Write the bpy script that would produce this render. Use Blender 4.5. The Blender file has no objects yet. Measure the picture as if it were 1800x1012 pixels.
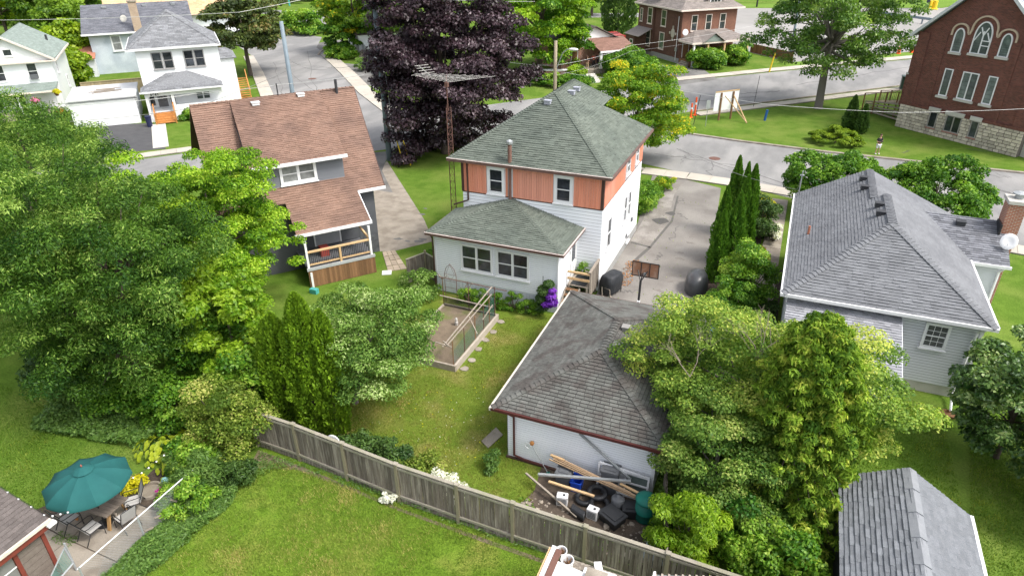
import bpy, bmesh, math, random
import numpy as np
from mathutils import Vector, Matrix

scene = bpy.context.scene
COL = scene.collection
R = math.radians

# ------------------------------------------------------------------ camera (drone, 18.5 m up, looking down 28.5 degrees)
CF, CPITCH, CROLL, CYAW, CH = 1191.37, 0.49753, 0.00964, -0.39589, 18.5
_cy, _sy, _cp, _sp = math.cos(CYAW), math.sin(CYAW), math.cos(CPITCH), math.sin(CPITCH)
FW = Vector((_sy*_cp, _cy*_cp, -_sp)); _r = Vector((_cy, -_sy, 0)); _d = FW.cross(_r)
RT = math.cos(CROLL)*_r + math.sin(CROLL)*_d
DN = -math.sin(CROLL)*_r + math.cos(CROLL)*_d
cam = bpy.data.cameras.new('camera')
cam.sensor_width = 36.0; cam.lens = CF/1800*36; cam.clip_start = 0.2; cam.clip_end = 3000
camo = bpy.data.objects.new('camera', cam); COL.objects.link(camo)
M = Matrix.Identity(4)
for i in range(3):
    M[i][0] = RT[i]; M[i][1] = -DN[i]; M[i][2] = -FW[i]
M[2][3] = CH
camo.matrix_world = M
scene.camera = camo

# ------------------------------------------------------------------ light
SUN_DIR = Vector((0.86, -0.06, 1.22)).normalized()      # towards the sun
sun_el = math.asin(SUN_DIR.z); sun_az = math.atan2(SUN_DIR.x, SUN_DIR.y)
world = bpy.data.worlds.new('World'); scene.world = world; world.use_nodes = True
nt = world.node_tree; nt.nodes.clear()
sky = nt.nodes.new('ShaderNodeTexSky'); sky.sky_type = 'NISHITA'; sky.sun_disc = False
sky.sun_elevation = sun_el; sky.sun_rotation = sun_az; sky.dust_density = 4.0; sky.air_density = 1.0; sky.ozone_density = 1.0
hs = nt.nodes.new('ShaderNodeHueSaturation'); hs.inputs['Saturation'].default_value = 0.34
bg = nt.nodes.new('ShaderNodeBackground'); bg.inputs['Strength'].default_value = 0.15
wo = nt.nodes.new('ShaderNodeOutputWorld')
nt.links.new(sky.outputs[0], hs.inputs['Color']); nt.links.new(hs.outputs[0], bg.inputs[0]); nt.links.new(bg.outputs[0], wo.inputs[0])
sl = bpy.data.lights.new('sun', 'SUN'); sl.energy = 1.28; sl.angle = R(13.0); sl.color = (1.0, 0.95, 0.86)
so = bpy.data.objects.new('sun', sl); COL.objects.link(so); so.location = (0, 0, 60)
so.rotation_euler = SUN_DIR.to_track_quat('Z', 'Y').to_euler()
scene.view_settings.view_transform = 'Standard'; scene.view_settings.look = 'None'
scene.view_settings.exposure = 1.16; scene.view_settings.gamma = 1.0; scene.view_settings.use_curve_mapping = False
scene.cycles.max_bounces = 6; scene.cycles.transparent_max_bounces = 12; scene.cycles.transmission_bounces = 4
scene.cycles.use_denoising = True

# ------------------------------------------------------------------ placing
def at(px, py, z=0.0):
    """survey: the spot in the place, at height z, that the photograph shows at a pixel"""
    v = (px-900)*RT + (py-506)*DN + CF*FW
    t = (z-CH)/v.z
    return Vector((0, 0, CH)) + v*t
def at2(px, py, z=0.0):
    p = at(px, py, z); return (p.x, p.y)

# ------------------------------------------------------------------ objects
INV = {}
def thing(name, label, cat, loc=(0, 0, 0), rot=0.0, group=None, world=True, kind=None):
    o = bpy.data.objects.new(name, None); o.empty_display_size = 0.3; COL.objects.link(o)
    o.location = loc; o.rotation_euler = (0, 0, rot)
    o['label'] = label; o['category'] = cat
    if group: o['group'] = group
    if kind: o['kind'] = kind
    m = Matrix.Translation(Vector(loc)) @ Matrix.Rotation(rot, 4, 'Z')
    INV[o.name] = m.inverted() if world else None
    return o
def inv_of(parent):
    while parent is not None:
        if parent.name in INV: return INV[parent.name]
        parent = parent.parent
    return None
def tag(o, label, cat, group=None, kind=None):
    o['label'] = label; o['category'] = cat
    if group: o['group'] = group
    if kind: o['kind'] = kind
    return o
def copy_tree(o, parent=None):
    c = o.copy(); COL.objects.link(c)
    if parent is not None: c.parent = parent
    for ch in o.children: copy_tree(ch, c)
    if o.name in INV: INV[c.name] = None
    return c

class MB:
    """collects faces, then links them as one mesh object"""
    def __init__(s): s.v = []; s.f = []; s.t = []; s.m = []; s.cm = 0
    def add(s, vs, fs, tint=0.5):
        b = len(s.v); s.v.extend([tuple(x) for x in vs])
        for f in fs: s.f.append([b+i for i in f]); s.t.append(tint); s.m.append(s.cm)
        return s
    def box(s, x0, y0, z0, x1, y1, z1, tint=0.5):
        if x0 > x1: x0, x1 = x1, x0
        if y0 > y1: y0, y1 = y1, y0
        if z0 > z1: z0, z1 = z1, z0
        return s.add([(x0,y0,z0),(x1,y0,z0),(x1,y1,z0),(x0,y1,z0),(x0,y0,z1),(x1,y0,z1),(x1,y1,z1),(x0,y1,z1)],
                     [(0,3,2,1),(4,5,6,7),(0,1,5,4),(1,2,6,5),(2,3,7,6),(3,0,4,7)], tint)
    def obox(s, c, sx, sy, sz, rot=0.0, tint=0.5, tilt=None):
        """box centred at c, turned about z (or by a matrix)"""
        m = tilt if tilt is not None else Matrix.Rotation(rot, 3, 'Z')
        vs = []
        for dz in (-.5, .5):
            for dx, dy in ((-.5,-.5),(.5,-.5),(.5,.5),(-.5,.5)):
                vs.append(Vector(c) + m @ Vector((dx*sx, dy*sy, dz*sz)))
        return s.add(vs, [(0,3,2,1),(4,5,6,7),(0,1,5,4),(1,2,6,5),(2,3,7,6),(3,0,4,7)], tint)
    def beam(s, p, q, w, h=None, tint=0.5):
        """square bar from p to q"""
        h = h or w; p = Vector(p); q = Vector(q); d = (q-p).normalized()
        up = Vector((0,0,1)) if abs(d.z) < .95 else Vector((0,1,0))
        a = d.cross(up).normalized()*w/2; b = a.normalized().cross(d).normalized()*h/2
        vs = [p-a-b, p+a-b, p+a+b, p-a+b, q-a-b, q+a-b, q+a+b, q-a+b]
        return s.add(vs, [(0,3,2,1),(4,5,6,7),(0,1,5,4),(1,2,6,5),(2,3,7,6),(3,0,4,7)], tint)
    def tube(s, pts, r, n=8, r2=None, tint=0.5, cap=True):
        pts = [Vector(p) for p in pts]; k = len(pts); b = len(s.v); vs = []
        prev = None
        for i, p in enumerate(pts):
            d = (pts[min(i+1,k-1)]-pts[max(i-1,0)]).normalized()
            if prev is None:
                up = Vector((0,0,1)) if abs(d.z) < .9 else Vector((1,0,0))
                a = d.cross(up).normalized()
            else:
                a = (prev - d*prev.dot(d)).normalized()
            prev = a; c = d.cross(a)
            rr = r if r2 is None else r+(r2-r)*i/(k-1)
            if isinstance(r, (list, tuple)): rr = r[i]
            for j in range(n):
                t = 2*math.pi*j/n; vs.append(p + a*math.cos(t)*rr + c*math.sin(t)*rr)
        fs = []
        for i in range(k-1):
            for j in range(n):
                fs.append((i*n+j, i*n+(j+1)%n, (i+1)*n+(j+1)%n, (i+1)*n+j))
        if cap:
            fs.append(tuple(reversed(range(n)))); fs.append(tuple((k-1)*n+j for j in range(n)))
        return s.add(vs, fs, tint)
    def lathe(s, prof, c=(0,0,0), n=16, tint=0.5, sx=1.0, sy=1.0, rot=0.0):
        """prof: (radius, z) from bottom to top"""
        vs = []; fs = []; k = len(prof); c = Vector(c)
        for r, z in prof:
            for j in range(n):
                t = 2*math.pi*j/n; x, y = r*math.cos(t)*sx, r*math.sin(t)*sy
                vs.append(c + Vector((x*math.cos(rot)-y*math.sin(rot), x*math.sin(rot)+y*math.cos(rot), z)))
        for i in range(k-1):
            for j in range(n): fs.append((i*n+j, i*n+(j+1)%n, (i+1)*n+(j+1)%n, (i+1)*n+j))
        if prof[0][0] > 1e-4: fs.append(tuple(reversed(range(n))))
        if prof[-1][0] > 1e-4: fs.append(tuple((k-1)*n+j for j in range(n)))
        return s.add(vs, fs, tint)
    def slab(s, poly, z0, z1, tint=0.5):
        """poly: ground outline, counter-clockwise"""
        a = sum(poly[i][0]*poly[(i+1)%len(poly)][1]-poly[(i+1)%len(poly)][0]*poly[i][1] for i in range(len(poly)))
        if a < 0: poly = list(reversed(poly))
        n = len(poly)
        vs = [(x,y,z0) for x,y in poly]+[(x,y,z1) for x,y in poly]
        fs = [tuple(range(n,2*n)), tuple(reversed(range(n)))]+[(i,(i+1)%n,n+(i+1)%n,n+i) for i in range(n)]
        return s.add(vs, fs, tint)
    def sheet(s, pts3, thick, tint=0.5):
        """a flat 3d polygon with a thickness below it"""
        p = [Vector(x) for x in pts3]; n = len(p)
        nn = Vector((0,0,0))
        for i in range(n): nn += p[i].cross(p[(i+1)%n])
        nn.normalize()
        vs = p+[x-nn*thick for x in p]
        fs = [tuple(range(n)), tuple(reversed(range(n,2*n)))]+[(i,n+i,n+(i+1)%n,(i+1)%n) for i in range(n)]
        return s.add(vs, fs, tint)
    def ico(s, c, r, sub=1, sx=1, sy=1, sz=1, jit=0.0, rnd=None, tint=0.5):
        bm = bmesh.new(); bmesh.ops.create_icosphere(bm, subdivisions=sub, radius=1.0)
        vs = []
        for v in bm.verts:
            k = 1+((rnd or random).uniform(-jit, jit) if jit else 0)
            vs.append((c[0]+v.co.x*r*sx*k, c[1]+v.co.y*r*sy*k, c[2]+v.co.z*r*sz*k))
        bm.verts.index_update()
        fs = [[v.index for v in f.verts] for f in bm.faces]; bm.free()
        return s.add(vs, fs, tint)
    def mesh(s, name, mats, inv=None, smooth=False):
        me = bpy.data.meshes.new(name)
        vs = [inv @ Vector(v) for v in s.v] if inv is not None else s.v
        me.from_pydata([tuple(v) for v in vs], [], s.f)
        if not isinstance(mats, (list, tuple)): mats = [mats]
        for m in mats: me.materials.append(m)
        at_ = me.attributes.new('tint', 'FLOAT', 'FACE'); at_.data.foreach_set('value', s.t)
        if len(mats) > 1: me.polygons.foreach_set('material_index', s.m)
        if smooth: me.polygons.foreach_set('use_smooth', [True]*len(s.f))
        me.update()
        return me
    def build(s, name, mats, parent=None, smooth=False, kind=None, bevel=0.0):
        inv = inv_of(parent)
        me = s.mesh(name, mats, inv, smooth)
        if bevel:
            bm = bmesh.new(); bm.from_mesh(me)
            bmesh.ops.bevel(bm, geom=bm.edges[:], offset=bevel, segments=2, affect='EDGES', clamp_overlap=True)
            bm.to_mesh(me); bm.free()
        o = bpy.data.objects.new(name, me); COL.objects.link(o)
        if parent is not None: o.parent = parent
        if kind: o['kind'] = kind
        return o
def solo(name, mb, mats, label, cat, group=None, smooth=False, bevel=0.0, kind=None):
    """a thing that is one mesh, with its origin at its base"""
    xs = [v[0] for v in mb.v]; ys = [v[1] for v in mb.v]; zs = [v[2] for v in mb.v]
    c = Vector(((min(xs)+max(xs))/2, (min(ys)+max(ys))/2, min(zs)))
    mb.v = [tuple(Vector(v)-c) for v in mb.v]
    o = mb.build(name, mats, None, smooth, None, bevel); o.location = c
    return tag(o, label, cat, group, kind)

def each(name, boxes, m, parent):
    for b in boxes: MB().box(*b).build(name, m, parent)
# ------------------------------------------------------------------ materials
MATS = {}
def mat(name, col, col2=None, scale=3.0, detail=6.0, rough=0.85, bump=0.0, bscale=None, tint=0.0, spec=0.3, metal=0.0, fine=0.0,
        fscale=60.0, stretch=None, patch=None, pscale=0.4, objrand=0.0, space='pos', trans=0.0, pcontrast=(0.45, 0.62)):
    """procedural surface: two colours mixed by noise, fine grain, relief, and the piece's own tint"""
    if name in MATS: return MATS[name]
    m = bpy.data.materials.new(name); m.use_nodes = True; MATS[name] = m
    t = m.node_tree; n = t.nodes; l = t.links; n.clear()
    out = n.new('ShaderNodeOutputMaterial'); p = n.new('ShaderNodeBsdfPrincipled')
    p.inputs['Roughness'].default_value = rough; p.inputs['Metallic'].default_value = metal
    p.inputs['Specular IOR Level'].default_value = spec
    if space == 'pos':
        g = n.new('ShaderNodeNewGeometry'); vec = g.outputs['Position']
    else:
        g = n.new('ShaderNodeTexCoord'); vec = g.outputs['Object']
    if stretch:
        mp = n.new('ShaderNodeMapping'); mp.inputs['Scale'].default_value = stretch; l.new(vec, mp.inputs['Vector']); vec = mp.outputs[0]
    c2 = col2 or tuple(min(1, c*1.18+.004) for c in col)
    nz = n.new('ShaderNodeTexNoise'); nz.inputs['Scale'].default_value = scale; nz.inputs['Detail'].default_value = detail
    nz.inputs['Roughness'].default_value = 0.65; l.new(vec, nz.inputs['Vector'])
    rp = n.new('ShaderNodeMapRange'); rp.inputs['From Min'].default_value = 0.3; rp.inputs['From Max'].default_value = 0.7
    l.new(nz.outputs['Fac'], rp.inputs['Value'])
    mx = n.new('ShaderNodeMixRGB'); mx.inputs[1].default_value = (*col, 1); mx.inputs[2].default_value = (*c2, 1)
    l.new(rp.outputs[0], mx.inputs[0]); cur = mx.outputs[0]
    if patch:
        pz = n.new('ShaderNodeTexNoise'); pz.inputs['Scale'].default_value = pscale; pz.inputs['Detail'].default_value = 4; l.new(vec, pz.inputs['Vector'])
        pr = n.new('ShaderNodeMapRange'); pr.inputs['From Min'].default_value = pcontrast[0]; pr.inputs['From Max'].default_value = pcontrast[1]; l.new(pz.outputs['Fac'], pr.inputs['Value'])
        pm = n.new('ShaderNodeMixRGB'); pm.inputs[2].default_value = (*patch, 1); l.new(pr.outputs[0], pm.inputs[0]); l.new(cur, pm.inputs[1]); cur = pm.outputs[0]
    def mult(sock, lo, hi):
        nonlocal cur
        r_ = n.new('ShaderNodeMapRange'); r_.inputs['To Min'].default_value = lo; r_.inputs['To Max'].default_value = hi; l.new(sock, r_.inputs['Value'])
        cc = n.new('ShaderNodeVectorMath'); cc.operation = 'SCALE'; l.new(cur, cc.inputs[0]); l.new(r_.outputs[0], cc.inputs['Scale']); cur = cc.outputs[0]
    if fine:
        fz = n.new('ShaderNodeTexNoise'); fz.inputs['Scale'].default_value = fscale; fz.inputs['Detail'].default_value = 2; l.new(vec, fz.inputs['Vector'])
        mult(fz.outputs['Fac'], 1-fine*1.6, 1+fine*1.6)
    if tint:
        a = n.new('ShaderNodeAttribute'); a.attribute_name = 'tint'; mult(a.outputs['Fac'], 1-tint, 1+tint)
    if objrand:
        oi = n.new('ShaderNodeObjectInfo'); mult(oi.outputs['Random'], 1-objrand, 1+objrand)
    l.new(cur, p.inputs['Base Color'])
    if bump:
        b = n.new('ShaderNodeBump'); b.inputs['Strength'].default_value = bump; b.inputs['Distance'].default_value = 0.05
        if bscale:
            bz = n.new('ShaderNodeTexNoise'); bz.inputs['Scale'].default_value = bscale; bz.inputs['Detail'].default_value = 4; l.new(vec, bz.inputs['Vector']); l.new(bz.outputs['Fac'], b.inputs['Height'])
        else: l.new(nz.outputs['Fac'], b.inputs['Height'])
        l.new(b.outputs[0], p.inputs['Normal'])
    l.new(p.outputs[0], out.inputs[0])
    return m
def leafmat(name, dark, light, trans=0.35, rough=0.5, spec=0.35, third=None):
    """leaf: the colour of each leaf lies between two (or three) leaf colours; light passes through"""
    if name in MATS: return MATS[name]
    m = bpy.data.materials.new(name); m.use_nodes = True; MATS[name] = m
    t = m.node_tree; n = t.nodes; l = t.links; n.clear()
    out = n.new('ShaderNodeOutputMaterial'); p = n.new('ShaderNodeBsdfPrincipled'); p.inputs['Roughness'].default_value = rough
    p.inputs['Specular IOR Level'].default_value = spec
    a = n.new('ShaderNodeAttribute'); a.attribute_name = 'tint'
    cr = n.new('ShaderNodeValToRGB'); e = cr.color_ramp.elements
    e[0].position = 0.0; e[0].color = (*dark, 1); e[1].position = 0.8 if third else 1.0; e[1].color = (*light, 1)
    if third: x = e.new(1.0); x.color = (*third, 1)
    l.new(a.outputs['Fac'], cr.inputs[0]); l.new(cr.outputs[0], p.inputs['Base Color'])
    tr = n.new('ShaderNodeBsdfTranslucent')
    br = n.new('ShaderNodeVectorMath'); br.operation = 'MULTIPLY'; br.inputs[1].default_value = (1.25, 1.3, 0.7); l.new(cr.outputs[0], br.inputs[0]); l.new(br.outputs[0], tr.inputs[0])
    mx = n.new('ShaderNodeMixShader'); mx.inputs[0].default_value = trans
    l.new(p.outputs[0], mx.inputs[1]); l.new(tr.outputs[0], mx.inputs[2]); l.new(mx.outputs[0], out.inputs[0])
    return m
def brickmat(name, c1, c2, mortar, bw=0.22, bh=0.075, ms=0.008, axis='xz', rough=.9, bump=.3):
    if name in MATS: return MATS[name]
    m = bpy.data.materials.new(name); m.use_nodes = True; MATS[name] = m
    t = m.node_tree; n = t.nodes; l = t.links; p = n['Principled BSDF']; p.inputs['Roughness'].default_value = rough; p.inputs['Specular IOR Level'].default_value = .2
    tc = n.new('ShaderNodeTexCoord'); sp = n.new('ShaderNodeSeparateXYZ'); l.new(tc.outputs['Object'], sp.inputs[0])
    ad = n.new('ShaderNodeMath'); ad.operation = 'ADD'; l.new(sp.outputs[0], ad.inputs[0]); l.new(sp.outputs[1], ad.inputs[1])
    cb = n.new('ShaderNodeCombineXYZ'); l.new(ad.outputs[0], cb.inputs[0]); l.new(sp.outputs[2], cb.inputs[1])
    b = n.new('ShaderNodeTexBrick'); b.inputs['Scale'].default_value = 1.0; b.inputs['Brick Width'].default_value = bw; b.inputs['Row Height'].default_value = bh
    b.inputs['Mortar Size'].default_value = ms; b.inputs['Color1'].default_value = (*c1, 1); b.inputs['Color2'].default_value = (*c2, 1); b.inputs['Mortar'].default_value = (*mortar, 1)
    l.new(cb.outputs[0], b.inputs['Vector'])
    nz = n.new('ShaderNodeTexNoise'); nz.inputs['Scale'].default_value = 1.3; nz.inputs['Detail'].default_value = 6; l.new(tc.outputs['Object'], nz.inputs['Vector'])
    mr = n.new('ShaderNodeMapRange'); mr.inputs['To Min'].default_value = .72; mr.inputs['To Max'].default_value = 1.28; l.new(nz.outputs['Fac'], mr.inputs['Value'])
    sc = n.new('ShaderNodeVectorMath'); sc.operation = 'SCALE'; l.new(b.outputs['Color'], sc.inputs[0]); l.new(mr.outputs[0], sc.inputs['Scale']); l.new(sc.outputs[0], p.inputs['Base Color'])
    bu = n.new('ShaderNodeBump'); bu.inputs['Strength'].default_value = bump; bu.inputs['Distance'].default_value = .02; bu.invert = True
    l.new(b.outputs['Fac'], bu.inputs['Height']); l.new(bu.outputs[0], p.inputs['Normal'])
    return m
def glassmat(name, col=(.03,.035,.04), rough=.06, spec=.6, col2=None):
    return mat(name, col, col2 or tuple(c*3.2 for c in col), scale=1.7, rough=rough, spec=spec, detail=3, objrand=.5)
def netmat(name, col, alpha):
    """fine netting: threads too thin to build, real holes between them"""
    if name in MATS: return MATS[name]
    m = bpy.data.materials.new(name); m.use_nodes = True; MATS[name] = m
    t = m.node_tree; n = t.nodes; l = t.links; p = n['Principled BSDF']; p.inputs['Base Color'].default_value = (*col, 1); p.inputs['Roughness'].default_value = .7
    p.inputs['Alpha'].default_value = alpha
    return m

# ------------------------------------------------------------------ coverings: shingles, lap siding, stones
def clip_rect(poly, x0, y0, x1, y1):
    def cut(ps, f, inter):
        o = []; n = len(ps)
        for i in range(n):
            a, b = ps[i], ps[(i+1)%n]
            ia, ib = f(a), f(b)
            if ia: o.append(a)
            if ia != ib: o.append(inter(a, b))
        return o
    def ix(x): return lambda a, b: (x, a[1]+(b[1]-a[1])*(x-a[0])/(b[0]-a[0]))
    def iy(y): return lambda a, b: (a[0]+(b[0]-a[0])*(y-a[1])/(b[1]-a[1]), y)
    p = poly
    for f, i in ((lambda q: q[0] >= x0, ix(x0)), (lambda q: q[0] <= x1, ix(x1)), (lambda q: q[1] >= y0, iy(y0)), (lambda q: q[1] <= y1, iy(y1))):
        p = cut(p, f, i)
        if len(p) < 3: return []
    q = []
    for a in p:
        if not q or abs(a[0]-q[-1][0])+abs(a[1]-q[-1][1]) > 1e-4: q.append(a)
    if len(q) > 1 and abs(q[0][0]-q[-1][0])+abs(q[0][1]-q[-1][1]) < 1e-4: q.pop()
    if len(q) < 3: return []
    ar = sum(q[i][0]*q[(i+1)%len(q)][1]-q[(i+1)%len(q)][0]*q[i][1] for i in range(len(q)))/2
    return q if ar > 2e-4 else []
SHMESH = {}
def cover(parent, poly, mat_, name='shingle', exp=0.15, width=0.33, lip=0.02, base=0.004, seed=1, separate=0, gap=0.0, wvar=0.0, thickvar=0.0, tintvar=0.5, join=None, top=0.0, patchf=None):
    """lay courses of pieces on a flat polygon (parent's authoring frame); poly[0]->poly[1] is the lower edge, outline seen from outside is counter-clockwise.
    separate > 0: that many of the pieces nearest to the camera become objects of their own; the others are joined as one part."""
    rnd = random.Random(seed)
    p = [Vector(x) for x in poly]; e = (p[1]-p[0]).normalized()
    nn = Vector((0,0,0))
    for i in range(len(p)): nn += (p[i]-p[0]).cross(p[(i+1)%len(p)]-p[0])
    nn.normalize(); s = nn.cross(e).normalized()
    q = [((x-p[0]).dot(e), (x-p[0]).dot(s)) for x in p]
    x0 = min(a[0] for a in q); x1 = max(a[0] for a in q); y0 = min(a[1] for a in q); y1 = max(a[1] for a in q)
    mb = join if join is not None else MB()
    cells = []
    rows = int(math.ceil((y1-y0)/exp))
    for r in range(rows):
        ya, yb = y0+r*exp, y0+(r+1)*exp-gap
        if width is None:
            cells.append((x0-.01, ya, x1+.01, yb)); continue
        x = x0-rnd.uniform(0, width)
        while x < x1:
            w = width*(1+rnd.uniform(-wvar, wvar)); cells.append((x, ya, x+w-gap, yb)); x += w
    pieces = []
    for (xa, ya, xb, yb) in cells:
        c = clip_rect(q, xa, ya, xb, yb)
        if not c: continue
        full = len(c) == 4 and abs(sum(c[i][0]*c[(i+1)%4][1]-c[(i+1)%4][0]*c[i][1] for i in range(4))/2-(xb-xa)*(yb-ya)) < 1e-5
        t = min(1, max(0, 0.5+rnd.uniform(-tintvar, tintvar)))
        if patchf is not None:
            pc = p[0]+e*(xa+xb)/2+s*(ya+yb)/2
            t = min(1, max(0, t+patchf(pc)))
        hi = lip*(1+rnd.choice((0, thickvar)))
        pieces.append((c, ya, yb, t, hi, full, xa, xb))
    ns = 0; sep = set()
    if separate:
        inv = inv_of(parent)
        def far(pc):
            m = p[0]+e*(pc[6]+pc[7])/2+s*(pc[1]+pc[2])/2
            return (m-Vector((0,0,CH))).length if inv is not None else (parent.matrix_basis @ m-Vector((0,0,CH))).length
        order = sorted([i for i, pc in enumerate(pieces) if pc[5]], key=lambda i: far(pieces[i]))
        sep = set(order[:separate])
    def solid(c, ya, yb, hi):
        h = max(1e-4, yb-ya)
        vs = []; n = len(c)
        for (a, b) in c:
            z = base+top+hi*(1-(b-ya)/h)
            vs.append((a, b, z))
        vs += [(a, b, 0.0) for a, b in c]
        return vs, [tuple(range(n))]+[(i, n+i, n+(i+1)%n, (i+1)%n) for i in range(n)]
    for i, (c, ya, yb, t, hi, full, xa, xb) in enumerate(pieces):
        if i in sep:
            key = (mat_.name, name, round(xb-xa, 3), round(yb-ya, 3), round(hi, 3), round(t*7))
            if key not in SHMESH:
                vs, fs = solid([(0,0),(xb-xa,0),(xb-xa,yb-ya),(0,yb-ya)], 0, yb-ya, hi)
                k = MB().add(vs, fs, round(t*7)/7); SHMESH[key] = k.mesh(name, mat_)
            o = bpy.data.objects.new(name, SHMESH[key]); COL.objects.link(o); o.parent = parent
            m = Matrix((( e.x, s.x, nn.x, 0), (e.y, s.y, nn.y, 0), (e.z, s.z, nn.z, 0), (0,0,0,1)))
            m = Matrix.Translation(p[0]+e*xa+s*ya) @ m
            inv = inv_of(parent)
            o.matrix_basis = (inv @ m) if inv is not None else m
        else:
            vs, fs = solid(c, ya, yb, hi)
            mb.add([p[0]+e*a+s*b+nn*z for a, b, z in vs], fs, t)
    if join is None and mb.f:
        return mb.build(name+'s' if separate else name, mat_, parent, kind='stuff')
    return None

# ------------------------------------------------------------------ windows and doors (local: x across, -y outwards, z up)
def place(o, parent, x, y, z, rot):
    m = Matrix.Translation((x, y, z)) @ Matrix.Rotation(rot, 4, 'Z')
    inv = inv_of(parent)
    o.parent = parent; o.matrix_basis = (inv @ m) if inv is not None else m
    return o
def window(parent, x, y, z, w, h, rot=0.0, fm=None, gm=None, cols=1, split=True, fw=0.09, sill=True, muntin=None, name='window', proud=0.06, leads=0):
    """x,y,z: middle of the lower edge on the wall face. Each pane is an object; the frame carries them."""
    fm = fm or MATS['white_paint']; gm = gm or MATS['glass']
    b = MB()
    b.box(-w/2, -proud, 0, -w/2+fw, 0, h); b.box(w/2-fw, -proud, 0, w/2, 0, h)
    b.box(-w/2+fw, -proud, h-fw, w/2-fw, 0, h); b.box(-w/2+fw, -proud, 0, w/2-fw, 0, fw)
    cw = (w-2*fw)/cols
    for c in range(1, cols): b.box(-w/2+fw+c*cw-fw/2, -proud+.004, fw, -w/2+fw+c*cw+fw/2, 0, h-fw)
    if sill: b.box(-w/2-.05, -proud-.06, -.06, w/2+.05, 0, -.002)
    f = bpy.data.objects.new(name, b.mesh(name, fm)); COL.objects.link(f); place(f, parent, x, y, z, rot)
    for c in range(cols):
        xa = -w/2+fw+c*cw+(fw/2 if c else 0); xb = -w/2+fw+(c+1)*cw-(fw/2 if c < cols-1 else 0)
        rows = [(fw, h-fw)] if not split else [(fw, h*.5-.02), (h*.5+.02, h-fw)]
        for k, (za, zb) in enumerate(rows):
            g = MB().box(xa+.02, -.016-.012*k, za+.01, xb-.02, -.002, zb-.01)
            o = bpy.data.objects.new('pane', g.mesh('pane', gm)); COL.objects.link(o); o.parent = f
        if split:
            s_ = MB().box(xa, -proud+.012, h*.5-.025, xb, -.001, h*.5+.025)
            o = bpy.data.objects.new('sash', s_.mesh('sash', fm)); COL.objects.link(o); o.parent = f
        if leads:
            g = MB()
            for i in range(1, leads): zz = fw+(h-2*fw)*i/leads; g.box(xa+.02, -.024, zz-.012, xb-.02, -.0165, zz+.012)
            o = bpy.data.objects.new('leading', g.mesh('leading', MATS['black_metal'])); COL.objects.link(o); o.parent = f
        if muntin:
            g = MB(); nx, nz = muntin
            for i in range(1, nx): xx = xa+(xb-xa)*i/nx; g.box(xx-.008, -.04, fw, xx+.008, -.03, h-fw)
            for i in range(1, nz): zz = fw+(h-2*fw)*i/nz; g.box(xa, -.043, zz-.008, xb, -.031, zz+.008)
            o = bpy.data.objects.new('muntin', g.mesh('muntin', fm)); COL.objects.link(o); o.parent = f
    return f
def door(parent, x, y, z, w, h, rot=0.0, dm=None, fm=None, glass=False):
    dm = dm or MATS['white_paint']; fm = fm or MATS['white_paint']
    b = MB().box(-w/2, -.03, .01, w/2, -.002, h)
    for (za, zb) in ((.12, h*.42), (h*.5, h-.15)):
        if glass and za > .5: continue
        for xa, xb in ((-w/2+.1, -.05), (.05, w/2-.1)): b.box(xa, -.045, za, xb, -.031, zb)
    d = bpy.data.objects.new('door', b.mesh('door', dm)); COL.objects.link(d); place(d, parent, x, y, z, rot)
    k = MB(); k.box(-w/2-.09, -.06, 0, -w/2-.002, 0, h+.09); k.box(w/2+.002, -.06, 0, w/2+.09, 0, h+.09); k.box(-w/2, -.06, h+.004, w/2, 0, h+.09)
    o = bpy.data.objects.new('door_frame', k.mesh('door_frame', fm)); COL.objects.link(o); o.parent = d
    k = MB().ico((w/2-.08, -.07, h*.47), .035, 1); o = bpy.data.objects.new('handle', k.mesh('handle', MATS['steel'])); COL.objects.link(o); o.parent = d
    if glass:
        k = MB().box(-w/2+.14, -.04, h*.48, w/2-.14, -.031, h-.14); o = bpy.data.objects.new('pane', k.mesh('pane', MATS['glass'])); COL.objects.link(o); o.parent = d
    return d
# ------------------------------------------------------------------ shared materials
mat('white_paint', (.80,.80,.80), (.72,.73,.75), scale=.8, rough=.5, fine=.03)
mat('white_metal', (.78,.78,.78), (.68,.68,.70), scale=2, rough=.4, spec=.4)
mat('steel', (.45,.46,.47), rough=.35, metal=.7)
glassmat('glass', (.018,.02,.024), .06)
glassmat('glass_curtain', (.12,.125,.125), .12, col2=(.26,.27,.27))
glassmat('glass_green', (.05,.07,.065), .14, col2=(.13,.16,.15))
mat('siding_white', (.82,.83,.84), (.74,.76,.79), scale=.5, rough=.45, spec=.35, fine=.02)
mat('siding_grey', (.638,.649,.684), (.570,.587,.626), scale=.5, rough=.5, spec=.3, tint=.05)
mat('siding_pale', (.865,.878,.904), (.786,.812,.851), scale=.6, rough=.5, spec=.3, tint=.05)
mat('orange_board', (.76,.30,.19), (.66,.245,.15), scale=2.5, rough=.7, stretch=(1,1,.15), fine=.1, tint=.13, patch=(.70,.31,.22), pscale=.7)
mat('brown_trim', (.085,.045,.035), (.06,.034,.028), rough=.5)
mat('maroon_trim', (.091,.025,.021), (.070,.021,.020), rough=.5)
mat('green_shingle', (.112,.132,.112), (.138,.156,.132), scale=9, rough=.95, tint=.17, fine=.35, fscale=45, patch=(.102,.120,.103), pscale=.4, bump=.3, bscale=60)
mat('garage_shingle', (.108,.110,.102), (.138,.139,.129), scale=7, rough=.95, tint=.26, fine=.35, fscale=45, patch=(.088,.080,.074), pscale=1.5, bump=.4, bscale=60)
mat('grey_shingle', (.160,.166,.180), (.192,.198,.212), scale=7, rough=.95, tint=.10, fine=.28, fscale=50, bump=.3, bscale=60, patch=(.148,.153,.166), pscale=.6)
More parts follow.
